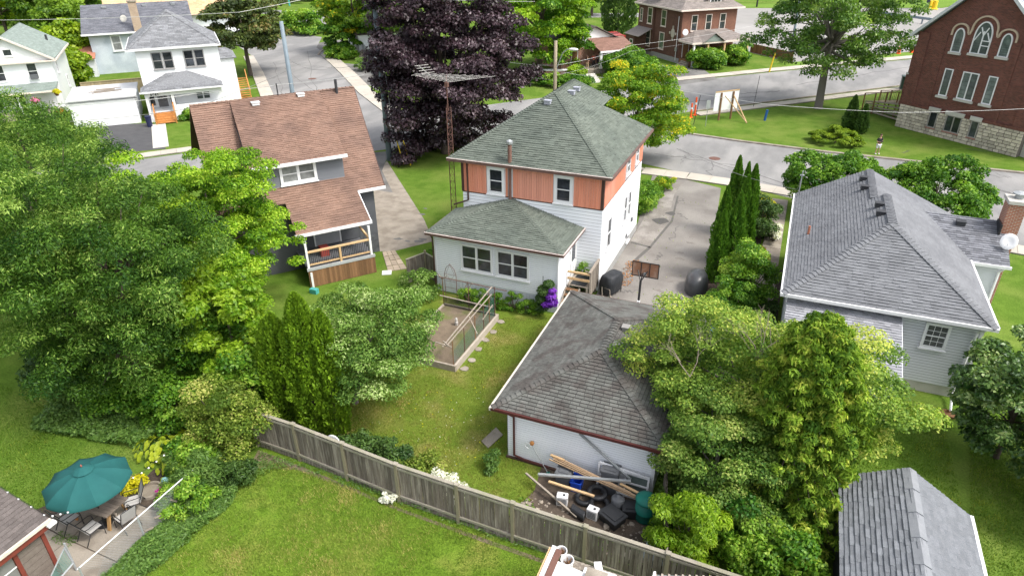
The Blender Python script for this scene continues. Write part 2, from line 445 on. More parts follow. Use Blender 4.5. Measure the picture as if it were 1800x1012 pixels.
mat('shed_shingle', (.140,.150,.166), (.185,.195,.212), scale=6, rough=.95, tint=.16, fine=.3, fscale=50, bump=.3, bscale=60)
mat('brown_shingle', (.204,.122,.091), (.244,.159,.122), scale=8, rough=.95, tint=.12, fine=.3, fscale=45, bump=.3, bscale=60, patch=(.170,.108,.085), pscale=.5)
mat('taupe_shingle', (.105,.090,.084), (.136,.118,.112), scale=8, rough=.95, tint=.22, fine=.3, fscale=45, bump=.3, bscale=60)
mat('slate_shingle', (.115,.12,.14), (.16,.165,.185), scale=5, rough=.95, tint=.3, fine=.45, fscale=12)
mat('grey_far_shingle', (.160,.168,.180), (.208,.212,.224), scale=5, rough=.95, tint=.28, fine=.4, fscale=12)
mat('sage_shingle', (.19,.235,.215), (.235,.275,.25), scale=5, rough=.95, tint=.14, fine=.3, fscale=14)
mat('tan_shingle', (.50,.33,.19), (.58,.41,.25), scale=5, rough=.95, tint=.2, fine=.4, fscale=12)
mat('grey_brown_shingle', (.20,.175,.16), (.25,.22,.205), scale=5, rough=.95, tint=.18, fine=.35, fscale=12)
mat('charcoal_siding', (.10,.105,.115), (.085,.09,.10), scale=1, rough=.6, tint=.08)
mat('blue_stucco', (.44,.49,.55), (.36,.41,.47), scale=.9, rough=.85, patch=(.50,.55,.60), pscale=.5, fine=.1, fscale=10)
mat('wood_grey', (.20,.168,.138), (.125,.104,.086), scale=7, rough=.9, stretch=(6,6,.5), fine=.25, fscale=20, objrand=.28, patch=(.27,.24,.20), pscale=2.2, bump=.3)
mat('wood_grey_rail', (.33,.30,.245), (.24,.22,.18), scale=5, rough=.9, fine=.2, fscale=25, patch=(.25,.24,.17), pscale=1.5, bump=.2)
mat('wood_post', (.30,.265,.17), (.22,.20,.14), scale=5, rough=.9, stretch=(4,4,.6), fine=.2, objrand=.15)
mat('wood_new', (.62,.43,.24), (.52,.34,.18), scale=6, rough=.7, fine=.15, fscale=25, objrand=.1)
mat('wood_orange', (.50,.23,.07), (.40,.17,.05), scale=5, rough=.65, fine=.15, objrand=.12)
mat('wood_brown', (.24,.13,.065), (.17,.09,.045), scale=5, rough=.8, stretch=(5,5,.6), fine=.2, objrand=.3)
mat('wood_weathered', (.36,.31,.255), (.25,.215,.18), scale=5, rough=.9, fine=.2, objrand=.2)
mat('black_metal', (.02,.02,.022), rough=.45, spec=.4)
mat('black_plastic', (.022,.023,.026), (.03,.032,.036), rough=.5, spec=.4)
mat('grey_plastic', (.10,.105,.115), (.13,.135,.145), rough=.55)
mat('rust_metal', (.17,.085,.065), (.11,.06,.05), scale=6, rough=.85, fine=.2)
mat('galvanised', (.42,.44,.45), (.33,.35,.36), scale=9, rough=.45, metal=.4)
mat('concrete', (.335,.295,.245), (.255,.225,.19), scale=1.4, rough=.95, fine=.16, fscale=30, patch=(.22,.19,.155), pscale=1.1, bump=.15, bscale=40)
mat('concrete_pale', (.55,.53,.49), (.46,.44,.40), scale=1.5, rough=.95, fine=.1, fscale=30, objrand=.07, bump=.15, bscale=40)
mat('sidewalk_mat', (.459,.418,.361), (.385,.353,.307), scale=1.2, rough=.95, fine=.1, fscale=25, objrand=.08)
mat('asphalt_road', (.225,.222,.220), (.180,.178,.177), scale=.8, rough=.95, fine=.16, fscale=25, patch=(.27,.263,.258), pscale=.22, stretch=(1.6,.6,1))
mat('asphalt_drive', (.200,.185,.170), (.155,.143,.132), scale=.9, rough=.95, fine=.22, fscale=22, patch=(.24,.225,.207), pscale=.3)
mat('asphalt_fresh', (.06,.06,.064), (.085,.085,.088), scale=1.2, rough=.9, fine=.2, fscale=20)
mat('asphalt_grey', (.16,.155,.15), (.20,.195,.185), scale=.7, rough=.95, fine=.15, fscale=20, patch=(.11,.105,.10), pscale=.3)
mat('tar', (.075,.072,.07), (.10,.095,.09), rough=.8, scale=4)
mat('lot_concrete', (.277,.266,.254), (.236,.228,.218), scale=.25, rough=.95, fine=.08, fscale=6, patch=(.307,.295,.284), pscale=.05)
mat('gravel', (.235,.215,.195), (.165,.15,.135), scale=9, rough=1, fine=.3, fscale=18, patch=(.27,.25,.23), pscale=.9, bump=.5)
mat('soil', (.075,.058,.045), (.05,.04,.032), scale=4, rough=1, fine=.3, fscale=25, patch=(.11,.085,.065), pscale=1.2, bump=.5)
mat('soil_light', (.20,.155,.11), (.13,.10,.072), scale=3, rough=1, fine=.3, fscale=25, patch=(.13,.14,.05), pscale=.8, bump=.5)
mat('mulch', (.045,.033,.028), (.07,.052,.042), scale=12, rough=1, fine=.4, fscale=25, bump=.6)
# lawn: several greens, worn yellow patches
mat('lawn', (.095,.170,.016), (.155,.245,.028), scale=1.6, rough=1, fine=.35, fscale=30, patch=(.23,.24,.055), pscale=.6, spec=.05, bump=.6, bscale=35, pcontrast=(.5,.75))
mat('lawn_lush', (.070,.130,.016), (.110,.185,.026), scale=1.2, rough=1, fine=.3, fscale=12, patch=(.145,.195,.040), pscale=.3, spec=.05, bump=.5, bscale=20, pcontrast=(.45,.7))
mat('lawn_worn', (.095,.155,.018), (.15,.20,.030), scale=1.3, rough=1, fine=.35, fscale=30, patch=(.24,.21,.07), pscale=.55, spec=.05, bump=.6, bscale=35, pcontrast=(.5,.75))
mat('grass_verge', (.11,.20,.03), (.15,.23,.04), scale=.6, rough=1, fine=.2, fscale=5, spec=.05)

# ------------------------------------------------------------------ ground, roads, walks
def struct(name, mb, m, smooth=False):
    o = mb.build(name, m, None, smooth); o['kind'] = 'structure'; return o
def flat(name, poly, z, m, th=0.03):
    return struct(name, MB().slab(poly, z-th, z), m)
g = MB(); g.add([(-900,-300,0),(900,-300,0),(900,1500,0),(-900,1500,0)], [(0,1,2,3)])
struct('ground', g, MATS['lawn_lush'])
flat('lawn', [(-17.4,-4),(0.3,-4),(0.3,14.9),(-6,14.8),(-17.2,15.4)], .008, MATS['lawn'], .006)
flat('lawn', [(-17.2,15.5),(-6,14.95),(-6.2,18.4),(-8.1,18.6),(-8.1,27.5),(-9.7,29.5),(-17.0,29.5)], .008, MATS['lawn_worn'], .006)
flat('dry_strip', [(-17.4,15.2),(-15.4,15.1),(-13,14.9),(-10.7,14.68),(-8.3,14.6),(-6.2,14.55),(-3.7,14.5),(-3.7,14.35),(-6.2,14.38),(-8.3,14.45),(-10.7,14.55),(-13,14.75),(-15.3,14.85),(-16.3,14.5),(-17,14.2)], .012, MATS['soil_light'], .006)
flat('dirt_yard', [(-7.0,15.0),(-.9,15.2),(-.9,18.6),(-6.6,18.6),(-6.4,17.3)], .014, MATS['soil'], .006)

# streets
flat('road', [(-75,11),(-60,26.5),(-49,37),(-36,50),(-25,60.5),(-18,66.5),(-10.4,75.6),(-2.9,83.2),(12.1,98.1),(80,165),(80,185),(14.4,117.5),(-4.2,100.5),(-17,88),(-30,73.5),(-40,61),(-46,49.8),(-53,41.5),(-61,33.5),(-78,16)], .012, MATS['asphalt_road'])
flat('road', [(-24,61.5),(-17,57.9),(-11.2,56.2),(-4.7,54.0),(1.3,52),(10,49),(26,46.5),(60,45),(60,64),(26,64.6),(12.5,64.9),(3,65.2),(-4.2,66.0),(-9.3,66.8),(-13,69),(-18,67)], .016, MATS['asphalt_road'])
flat('road', [(-40,59.5),(-45.5,52.3),(-58.3,65.5),(-69,76.2),(-79,86),(-92,96),(-90,104),(-79,97),(-71,90.5),(-59.4,79.2),(-50,69.6),(-42.9,63.4),(-34,70)], .020, MATS['asphalt_road'])
flat('road', [(-200,118),(-92,136),(-60,143),(-20,158),(0,166),(0,172),(-22,165),(-62,150),(-94,143),(-200,125)], .012, MATS['asphalt_road'])
flat('road', [(-100,96),(-92,96),(-88,104),(-92,136),(-100,136)], .014, MATS['asphalt_road'])
flat('road', [at2(682,197),at2(636,166),at2(606,131),at2(576,99),at2(556,84),at2(566,66),at2(520,58),at2(462,60),at2(455,110),at2(470,150),at2(505,235),at2(560,240)], .022, MATS['asphalt_road'])
# the wide concrete lot behind the brick house and church
flat('parking_lot', [(-8,116),(-1,109),(5,113.5),(16,123.5),(70,172),(90,240),(40,212),(27,190),(-17,175.6),(-32,168)], .016, MATS['lot_concrete'])
lt = MB()
for k in range(9):
    a = Vector((4+k*7, 121+k*6.2, 0)); d = Vector((-.68,.73,0))
    lt.slab([(a.x,a.y),(a.x+.12,a.y+.12),(a.x+.12+d.x*26,a.y+.12+d.y*26),(a.x+d.x*26,a.y+d.y*26)], .018, .0205)
struct('road_marking', lt, mat('joint_line', (.33,.31,.29), rough=.95))
flat('grass_strip', [(-32,169),(-17,177),(27,191.5),(40,214),(38,222),(22,200),(-20,183),(-36,174)], .02, MATS['grass_verge'])
flat('grass_strip', [(-3,103.3),(16,121.2),(60,163),(58.5,165.5),(15,124.6),(-1,110)], .022, MATS['grass_verge'])

# sidewalks: slabs one by one
def walk(pts, width, slab_len=1.55, z=.10, m='sidewalk_mat', name='sidewalk', gap=.012, th=.09):
    base = MB(); mid = Vector((*pts[len(pts)//2], 0))
    root = bpy.data.objects.new(name, None); COL.objects.link(root); root['kind'] = 'structure'; root.location = mid; INV[root.name] = Matrix.Translation(-mid)
    for a, b in zip(pts[:-1], pts[1:]):
        a = Vector((*a, 0)); b = Vector((*b, 0)); L = (b-a).length; d = (b-a)/L; w = Vector((-d.y, d.x, 0))*width
        k = max(1, round(L/slab_len))
        for i in range(k):
            p = a+d*(L*i/k+gap); q = a+d*(L*(i+1)/k-gap); dz = random.Random(i*7+int(a.x*10)).uniform(-.012, .004)
            mb = MB().slab([(p.x,p.y),(q.x,q.y),(q.x+w.x,q.y+w.y),(p.x+w.x,p.y+w.y)], z-th, z+dz)
            mb.build('paving_slab', MATS[m], root)
        base.slab([(a.x,a.y),(b.x,b.y),(b.x+w.x,b.y+w.y),(a.x+w.x,a.y+w.y)], .0, z-.03)
    base.build('bed', MATS['gravel'], root)
    return root
def curb(pts, w=.16, h=.12, m='concrete'):
    mb = MB()
    for a, b in zip(pts[:-1], pts[1:]):
        a = Vector((*a,0)); b = Vector((*b,0)); d = (b-a).normalized(); n = Vector((-d.y,d.x,0))*w
        mb.slab([(a.x,a.y),(b.x,b.y),(b.x+n.x,b.y+n.y),(a.x+n.x,a.y+n.y)], .0, h)
    return struct('curb', mb, MATS[m])
walk([at2(1126,306), at2(1205,316), at2(1285,328), at2(1395,347)], 1.6, 1.5)
walk([(1.9,50.6),(10,47.6),(26,45.1)], 1.5, 1.5)
walk([(-15,56.2),at2(1110,304)], 1.5, 1.5)
curb([(-12.5,68.9),(-9.3,66.9),(-4.2,66.05),(3,65.3),(12.5,65.0),(26,64.7)], -.34, .13)
curb([(-10.4,75.55),(-2.9,83.1),(12.1,98.0),(40,125.8)][::-1], .2, .12)
walk([(-10.0,75.0),(-2.6,82.4),(12.4,97.3),(40,124.6)], -1.3, 1.7, .11)
walk([(-17.2,88.3),(-4.4,100.8),(14.2,117.8),(60,161)], 1.7, 1.7, .11)
walk([(-58,36.9),(-53.1,41.9),(-46.1,50.1)], 1.4, 1.4, .11)
walk([(-46.1,52.6),(-58.6,65.9),(-69.2,76.6),(-80,87)], 1.5, 1.6, .11)
walk([(-41.6,63.5),(-49.6,70.6),(-59.0,80.2),(-70.5,91.4)][::-1], 1.9, 1.8, .11)
curb([(-70.6,91.2),(-72.5,94.5),(-73,99),(-69,103)], .3, .13)

# driveways
flat('driveway', [(-8.45,28.2),(-2.9,28.0),(-3.0,36.6),(-3.6,45),(-4.2,52.4),(-9.9,54.4),(-8.6,43),(-8.45,41.5)], .012, MATS['asphalt_drive'])
flat('gravel_strip', [(-8.4,40.2),(-7.0,40.0),(-6.7,44),(-7.3,49.5),(-7.2,52.6),(-9.6,53.6),(-8.4,44)], .018, MATS['gravel'])
tr = MB()
for p, q, w in (((-7.0,39.6),(-6.5,44.5),.16),((-6.5,44.5),(-7.0,49.5),.14),((-8.3,40.0),(-7.0,39.7),.18),((-7.6,36.5),(-7.0,39.7),.22)):
    p = Vector((*p,0)); q = Vector((*q,0)); d = (q-p).normalized(); n = Vector((-d.y,d.x,0))*w/2
    mid = (p+q)/2+n*1.1
    tr.slab([(p.x-n.x,p.y-n.y),(mid.x-2*n.x,mid.y-2*n.y),(q.x-n.x,q.y-n.y),(q.x+n.x,q.y+n.y),(mid.x,mid.y),(p.x+n.x,p.y+n.y)], .014, .021)
struct('road_crack', tr, mat('drive_seam', (.125,.118,.11), (.10,.095,.09), scale=3, rough=.95))
pt = MB()
for c, r in ((at(1100,344),.5),(at(1160,388),.55),(at(1178,375),.35)):
    rr = random.Random(int(c.x*100)); pt.slab([(c.x+math.cos(t*.628)*r*rr.uniform(.6,1.2), c.y+math.sin(t*.628)*r*rr.uniform(.6,1.3)) for t in range(10)], .014, .0225)
struct('tar_patch', pt, MATS['tar'])
flat('driveway', [at2(680,283),at2(745,385),at2(762,424),at2(690,442),at2(668,442),at2(655,320)], .012, MATS['concrete'])
flat('driveway', [(-27.6,42.3),(-31.2,46.5),(-33.5,51.5),(-35.5,50),(-30,42.4)], .014, MATS['asphalt_grey'])
st = MB()
for cx, cy, r in ((700,420,.42),(716,424,.28),(735,424,.5),(745,421,.34),(748,367,.25),(742,377,.3)):
    c = at(cx, cy); rr = random.Random(cx); st.slab([(c.x+math.cos(t*.628)*r*rr.uniform(.4,1.2), c.y+math.sin(t*.628)*r*.5*rr.uniform(.4,1.3)) for t in range(10)], .013, .0175)
struct('oil_stain', st, MATS['asphalt_grey'])
flat('driveway', [at2(166,222),at2(268,216),at2(292,262),at2(172,272)], .012, MATS['asphalt_fresh'])
flat('driveway', [at2(1140,112),at2(1185,118),at2(1236,122),at2(1262,140),at2(1180,152),at2(1130,150)], .014, MATS['asphalt_grey'])
flat('driveway', [at2(590,110),at2(640,115),at2(668,130),at2(665,160),at2(630,140)], .013, MATS['asphalt_grey'])
flat('driveway', [at2(545,78),at2(600,70),at2(612,95),at2(575,108)], .013, MATS['asphalt_grey'])
# front walk of the white house, side walk of the grey roofed house
walk([at2(297,258), at2(291,217)], 1.35, 1.2, .06, 'concrete_pale', 'front_path')
walk([(-.35,33.2),(-.35,51.5)], -1.1, 1.3, .05, 'concrete', 'side_path')
flat('flower_bed', [(.05,32.4),(1.1,32.4),(1.1,39.4),(.05,39.4)], .02, MATS['mulch'])
flat('flower_bed', [(-2.9,33),(-.5,33),(-.5,49),(-2.9,49)], .02, MATS['mulch'])
# road covers and grit
mh = MB()
for px, py, r in ((1256,279,.5),(549,139,.55)):
    c = at(px, py); mh.lathe([(r,.0),(r,.024)], (c.x,c.y,0), 20); mh.lathe([(r*.82,.02),(r*.82,.030)], (c.x,c.y,0), 20)
struct('manhole_cover', mh, MATS['rust_metal'])
ck = MB()
def crack(p, q, w, wob, seed):
    rr = random.Random(seed); p = Vector(p); q = Vector(q); n = 9; d = (q-p); s_ = Vector((-d.y,d.x,0)).normalized(); pts = []
    for i in range(n+1): pts.append(p+d*i/n+s_*rr.uniform(-wob,wob)*(0 if i in (0,n) else 1))
    for a, b in zip(pts[:-1], pts[1:]):
        k = Vector((-(b-a).y,(b-a).x,0)).normalized()*w*rr.uniform(.4,1)
        ck.slab([(a.x-k.x,a.y-k.y),(b.x-k.x,b.y-k.y),(b.x+k.x,b.y+k.y),(a.x+k.x,a.y+k.y)], .018, .0262)
for i, (a, b, w) in enumerate(((at(500,120),at(590,190),.05),(at(480,110),at(500,170),.04),(at(500,110),at(640,128),.05),(at(540,90),at(560,180),.04),(at(1190,262),at(1395,330),.05),(at(1250,285),at(1245,310),.04),
        (at(1210,180),at(1330,170),.09),(at(1300,165),at(1370,160),.12),(at(1400,150),at(1600,118),.07),(at(1150,270),at(1300,292),.04),(at(1650,300),at(1790,345),.04),(at(1740,330),at(1800,345),.05))):
    crack(a, b, w, .3, i)
rk = random.Random(77)
for i in range(26):
    p = at(rk.uniform(1120,1790), rk.uniform(262,330)); 
    if p.y < 57.5-.36*(p.x+9): continue
    a_ = rk.uniform(0,3.14); L_ = rk.uniform(1,4); crack(p, p+Vector((math.cos(a_)*L_,math.sin(a_)*L_,0)), rk.uniform(.012,.028), .35, 100+i)
for i in range(6):
    p = Vector((rk.uniform(-7.5,-3.6), rk.uniform(33,51), 0)); a_ = rk.uniform(0,3.14); L_ = rk.uniform(.8,3); q_ = p+Vector((math.cos(a_)*L_,math.sin(a_)*L_,0))
    if -8.3 < q_.x < -3.4: crack(p, q_, rk.uniform(.012,.022), .25, 140+i)
struct('road_crack', ck, mat('crack_fill', (.115,.112,.11), (.14,.137,.135), rough=.95))
dr = MB()
for i in range(16):
    c = at(1085+(i*37)%130, 405+(i*53)%120)
    if c.x < -3.3 and c.x > -8.2: rr = random.Random(i); dr.slab([(c.x+math.cos(t*.785)*rr.uniform(.1,.5), c.y+math.sin(t*.785)*rr.uniform(.05,.25)) for t in range(8)], .013, .0165)
struct('oil_stain', dr, mat('drive_stain', (.17,.155,.14), rough=.95, scale=5))
# ================================================================== main house
def roofpoly(parent, poly, name='roof', m=None, th=.05): return MB().sheet(poly, th).build(name, m, parent)
T = thing('house', 'white two storey house with an orange board band under its green hip roof', 'house', (-12.6, 37, 0))
X0, X1, Y0, Y1 = -16.7, -8.48, 32.84, 42.05
MB().box(X0, Y0, 0, X1, Y1, 6.62).box(-16.98, 29.65, .9, -9.8, Y0-.002, 3.55).build('wall', MATS['siding_white'], T)
MB().box(X0-.03, Y0+.2, 0, X1+.03, Y1+.03, .5).build('foundation', mat('foundation_grey', (.360,.360,.355), (.280,.280,.275), rough=.9), T)
mat('lap_shade', (.30,.30,.315), (.25,.25,.265), rough=.9)  # dark tone that paints the shade lines between siding laps
MB().box(X0,Y0-.003,.5,X1,Y0-.0015,4.92).box(-16.98,29.647,.98,-9.8,29.6485,3.55).build('lap_shade', MATS['lap_shade'], T)  # thin dark sheets behind the siding gaps, standing in for lap shadows
cover(T, [(X0,Y0-.004,2.6),(X1,Y0-.004,2.6),(X1,Y0-.004,4.92),(X0,Y0-.004,4.92)], MATS['siding_pale'], 'siding', .19, None, .010, gap=.022, seed=3, tintvar=.15)
cover(T, [(-9.8,Y0-.004,.5),(X1,Y0-.004,.5),(X1,Y0-.004,2.6),(-9.8,Y0-.004,2.6)], MATS['siding_pale'], 'siding', .19, None, .010, gap=.022, seed=4, tintvar=.15)
cover(T, [(X1+.004,Y0,.5),(X1+.004,Y1,.5),(X1+.004,Y1,4.92),(X1+.004,Y0,4.92)], MATS['siding_white'], 'siding', .19, None, .014, seed=5, tintvar=.1)
def ribs(x0, x1, y, along='x'):
    b = MB(); n = int(abs(x1-x0)/.135); rr = random.Random(int(x0*10))
    for i in range(n):
        a = x0+(x1-x0)*i/n; c = x0+(x1-x0)*(i+1)/n; t = rr.uniform(.2, .8)
        if along == 'x': b.box(a, y-.022-(i%2)*.014, 4.93, c-.012, y, 6.66, t)
        else: b.box(y, a, 4.93, y+.022+(i%2)*.014, c-.012, 6.66, t)
    return b
for xa, xb in ((X0+.1,-15.19),(-14.04,-13.9),(-13.6,-11.25),(-10.1,X1-.1)): ribs(xa, xb, Y0-.003).build('board_panel', MATS['orange_board'], T)
for ya, yb in ((Y0+.1,37.6),(38.75,40.0),(40.9,Y1)): ribs(ya, yb, X1+.003, 'y').build('board_panel', MATS['orange_board'], T)
b = MB()
for xa, xb, ya, yb in ((X0-.05,X0+.1,Y0-.05,Y0),(X1-.1,X1+.05,Y0-.05,Y0-.001),(X1+.001,X1+.05,Y0,Y0+.1)): b.box(xa, ya, 4.9, xb, yb, 6.65)
b.box(X0, Y0-.03, 4.88, X1, Y0, 4.925); b.box(X1, Y0, 4.88, X1+.03, Y1, 4.925)
b.build('corner_trim', MATS['brown_trim'], T)
for x, z in ((-14.615,4.98),(-10.675,4.98)): window(T, x, Y0-.01, z, 1.06, 1.58, 0, cols=1, fw=.17)
window(T, X1+.015, 34.45, 1.98, .85, 1.92, R(90), fw=.1)
window(T, X1+.015, 38.15, 2.1, .7, 1.75, R(90), fw=.1); window(T, X1+.015, 39.2, 2.1, .7, 1.75, R(90), fw=.1)
window(T, X1+.015, 38.2, 5.2, .85, 1.1, R(90), fw=.1); window(T, X1+.015, 40.45, 5.2, .7, 1.1, R(90), fw=.1)
window(T, X1+.03, 39.4, .35, .7, .45, R(90), fw=.07, split=False, name='basement_window')
each('meter_box', ((X1,40.1,1.4,X1+.1,40.35,1.62),(X1,38.95,.72,X1+.08,39.15,.95)), MATS['grey_plastic'], T)
# roof
EZ = 6.85; SW=(-17.4,32.55,EZ); SE=(-8.05,32.55,EZ); NE=(-8.05,42.45,EZ); NW=(-17.4,42.45,EZ); A=(-12.74,37.2,9.91); Bq=(-12.74,40.6,9.91)
D1=(-10.71,40.17,8.577); D2=(-10.75,42.26,8.60); D3=(-14.77,40.17,8.577); D4=(-14.73,42.26,8.60)
faces = {'rear':[SW,SE,A], 'right':[SE,NE,D1,D2,Bq,A], 'left':[NW,SW,A,Bq,D4,D3], 'front':[NE,NW,D3,D1], 'peak':[D2,D4,Bq]}
rb = MB()
for f in faces.values(): rb.sheet(f, .06)
ROOF = rb.build('roof', MATS['green_shingle'], T)
jo = MB()
for k, f in faces.items(): cover(T, f, MATS['green_shingle'], 'shingle', .15, .34, .022, seed=11, tintvar=.45, thickvar=.8, join=jo, wvar=.45)
jo.build('shingles', MATS['green_shingle'], T, kind='stuff')
def ridge_caps(parent, lines, m, name='ridge_cap', w=.3, step=.16, th=.03, seed=5, slope=.25):
    """overlapping cap shingles bent over a ridge or hip"""
    b = MB(); rr = random.Random(seed)
    for p, q in lines:
        p = Vector(p); q = Vector(q); L = (q-p).length; d = (q-p)/L; n = max(1, int(L/step)); sd = d.cross(Vector((0,0,1))).normalized()*w/2
        up = sd.normalized().cross(d); dn = Vector((0,0,-1))*w/2*slope
        for i in range(n):
            a = p+d*(L*i/n); c = p+d*(L*(i+1)/n); t = rr.uniform(.2,.8); ha = up*(th+.018); hc = up*(th*.5)
            b.add([a+sd+dn+ha, a+ha, a-sd+dn+ha, c+sd+dn+hc, c+hc, c-sd+dn+hc, a+sd+dn, a-sd+dn, c+sd+dn, c-sd+dn], [(0,3,4,1),(1,4,5,2),(6,0,1,2,7),(6,8,3,0),(2,5,9,7)], t)
    return b.build(name, m, parent, kind='stuff')
ridge_caps(T, [(SE,A),(SW,A),(A,Bq),(D2,Bq)], MATS['green_shingle'])
b = MB()
b.box(-17.46,32.44,EZ-.15,-7.99,32.55,EZ+.0); b.box(-8.05,32.552,EZ-.15,-7.95,42.45,EZ-.002); b.box(-17.46,32.55,EZ-.15,-17.40,42.45,EZ-.002)
b.build('gutter', mat('gutter_brown', (.17,.10,.085), (.12,.07,.06), rough=.45), T)
b = MB(); b.box(-17.46,32.43,EZ+.003,-7.95,32.50,EZ+.025); b.build('gutter_lip', mat('gutter_pale', (.55,.47,.44), rough=.5), T)
MB().box(-17.38,32.56,EZ-.12,-8.07,Y0-.06,EZ-.09).box(X1+.06,Y0,EZ-.12,-8.07,42.4,EZ-.09).build('soffit', MATS['white_paint'], T)
b = MB().tube([(-16.35,Y0-.08,6.62),(-16.35,Y0-.08,4.42),(-16.6,Y0-.12,4.32),(-17.25,Y0-.16,4.05)], .05, 6); b.build('downspout', MATS['brown_trim'], T)
b = MB().tube([(-13.75,Y0-.1,4.7),(-13.75,Y0-.1,6.6)], .085, 10); b.tube([(-13.75,32.75,6.8),(-13.75,32.75,7.95)], .11, 10); b.build('flue', mat('flue_brown', (.20,.11,.085), (.15,.085,.07), rough=.5), T)
b = MB().lathe([(.15,7.95),(.17,8.0),(.17,8.12),(.05,8.2),(.001,8.21)], (-13.75,32.75,0), 10); b.build('flue_cap', MATS['galvanised'], T)
def roof_vent(parent, x, y, z, m, s=.3, rot=0., lab=None):
    b = MB().obox((x,y,z+.1), s, s*.8, .2, rot); b.obox((x,y,z+.215), s*1.15, s*.95, .03, rot)
    return b.build('roof_vent', m, parent)
mat('vent_grey', (.30,.31,.36), rough=.5)
for px, py in ((966,179),(1000,161),(1012,151)):
    p = at(px, py, 9.3 if px < 970 else 9.25)
    x, y = (-12.9, 36.35) if px < 970 else ((-12.15, 38.35) if px < 1005 else (-12.15, 39.35))
    roof_vent(T, x, y, (6.85+(y-32.55)*.657) if px < 970 else 6.85+(-8.05-x)*.651, MATS['vent_grey'], .36)
# sunroom at the back
SZ = 3.75; sL=(-17.2,29.2,SZ); sR=(-9.43,29.2,SZ); sRb=(-9.43,Y0-.03,SZ); sLb=(-17.2,Y0-.03,SZ); AP=(-13.65,Y0-.03,4.86)
sf = [[sL,sR,AP],[sR,sRb,AP],[sLb,sL,AP]]
rb = MB(); jo = MB()
for f in sf: rb.sheet(f, .05); cover(T, f, MATS['green_shingle'], 'shingle', .15, .34, .022, seed=21, tintvar=.45, thickvar=.8, join=jo, wvar=.45)
rb.build('sunroom_roof', MATS['green_shingle'], T); jo.build('shingles', MATS['green_shingle'], T, kind='stuff')
ridge_caps(T, [(sL,AP),(sR,AP)], MATS['green_shingle'])
b = MB(); b.box(-17.25,29.1,SZ-.14,-9.36,29.2,SZ); b.box(-9.43,29.202,SZ-.14,-9.36,32.8,SZ-.002); b.box(-17.26,29.2,SZ-.14,-17.2,32.8,SZ-.002); b.build('gutter', MATS['gutter_brown'], T)
b = MB(); b.box(-17.26,29.08,SZ+.003,-9.34,29.14,SZ+.02); b.box(-9.40,29.15,SZ+.003,-9.33,32.8,SZ+.02); b.build('gutter_lip', MATS['gutter_pale'], T)
MB().box(-17.1,29.25,SZ-.13,-9.5,29.64,SZ-.10).build('soffit', MATS['white_paint'], T)
cover(T, [(-16.98,29.646,.98),(-9.8,29.646,.98),(-9.8,29.646,3.55),(-16.98,29.646,3.55)], MATS['siding_pale'], 'siding', .115, None, .008, gap=.020, seed=6, tintvar=.15)
cover(T, [(-9.796,29.65,.98),(-9.796,32.8,.98),(-9.796,32.8,3.6),(-9.796,29.65,3.6)], MATS['siding_white'], 'siding', .115, None, .012, seed=7, tintvar=.1)
MB().box(-16.98,29.655,3.54,-9.8,Y0-.05,3.62).build('wall', MATS['siding_white'], T)
b = MB(); rr = random.Random(4)
for i in range(36): x = -16.98+i*.2; b.box(x+.008, 29.66+rr.uniform(-.004,.004), .02, x+.192, 29.69, .98, rr.random())
for i in range(16): y = 29.70+i*.2; b.box(-9.84, y+.008, .02, -9.815, y+.192, .98, rr.random())
b.build('skirting', mat('skirt_white', (.66,.69,.74), (.58,.61,.66), rough=.6, tint=.08, stretch=(3,3,.4)), T)
for x in (-14.43, -12.33): window(T, x, 29.63, 1.66, 1.9, 1.56, 0, cols=2, fw=.12, gm=MATS['glass'])
each('corner_board', ((-9.86,29.6,.98,-9.78,29.645,3.6),(-17.0,29.6,.98,-16.9,29.645,3.6)), MATS['white_paint'], T)
MB().tube([(-17.02,29.3,3.62),(-17.02,29.5,3.3),(-17.02,29.58,.1)], .045, 6).build('downspout', MATS['brown_trim'], T)
door(T, -9.785, 32.1, 1.12, .85, 2.0, R(90), glass=True)
MB().box(-9.78,31.4,2.75,-9.68,31.52,2.95).build('porch_lamp', MATS['white_metal'], T)

# back steps
S = thing('back_steps', 'weathered wooden back steps and landing with a black mat beside the sunroom door', 'steps', (-9.1, 31, 0))
b = MB()
for i in range(6): b.box(-9.72, 31.05+i*.28, 1.06, -8.56, 31.05+i*.28+.265, 1.1)
b.build('landing', MATS['wood_weathered'], S)
for x in (-9.66,-8.62):
    for y in (31.1,32.7): MB().box(x-.05,y-.05,0,x+.05,y+.05,1.055).build('post', MATS['wood_weathered'], S)
for i in range(5): MB().box(-9.7,31.0-.3*(i+1),.92-.2*i,-9.02,31.0-.3*i-.02,.96-.2*i).build('tread', MATS['wood_brown'], S)
for x in (-9.74,-9.0): MB().beam((x,31.0,.95),(x,29.45,-.02),.05,.24).build('stringer', MATS['wood_weathered'], S)
MB().box(-9.0,31.0,1.85,-8.5,31.1,1.95).box(-9.0,31.0,1.45,-8.5,31.06,1.58).box(-9.72,31.0,1.45,-9.02,31.06,1.58).box(-9.72,31.0,1.85,-9.02,31.1,1.95).build('front_rail', MATS['wood_new'], S)
for i in range(7): MB().box(-8.52,31.05+i*.25,.5,-8.49+.02,31.05+i*.25+.235,2.0).build('rail_board', MATS['wood_grey'], S)
MB().box(-8.56,31.0,2.0,-8.42,32.8,2.06).build('top_rail', MATS['wood_weathered'], S)
MB().beam((-8.75,32.75,1.15),(-8.75,31.2,2.0),.1,.06).build('brace', MATS['wood_weathered'], S)
mt = MB().slab([(-9.6,31.15),(-8.75,31.15),(-8.7,32.2),(-9.05,32.6),(-9.55,32.4)], 1.103, 1.118); solo('door_mat', mt, MATS['black_plastic'], 'black rubber mat lying on the landing of the back steps', 'mat')

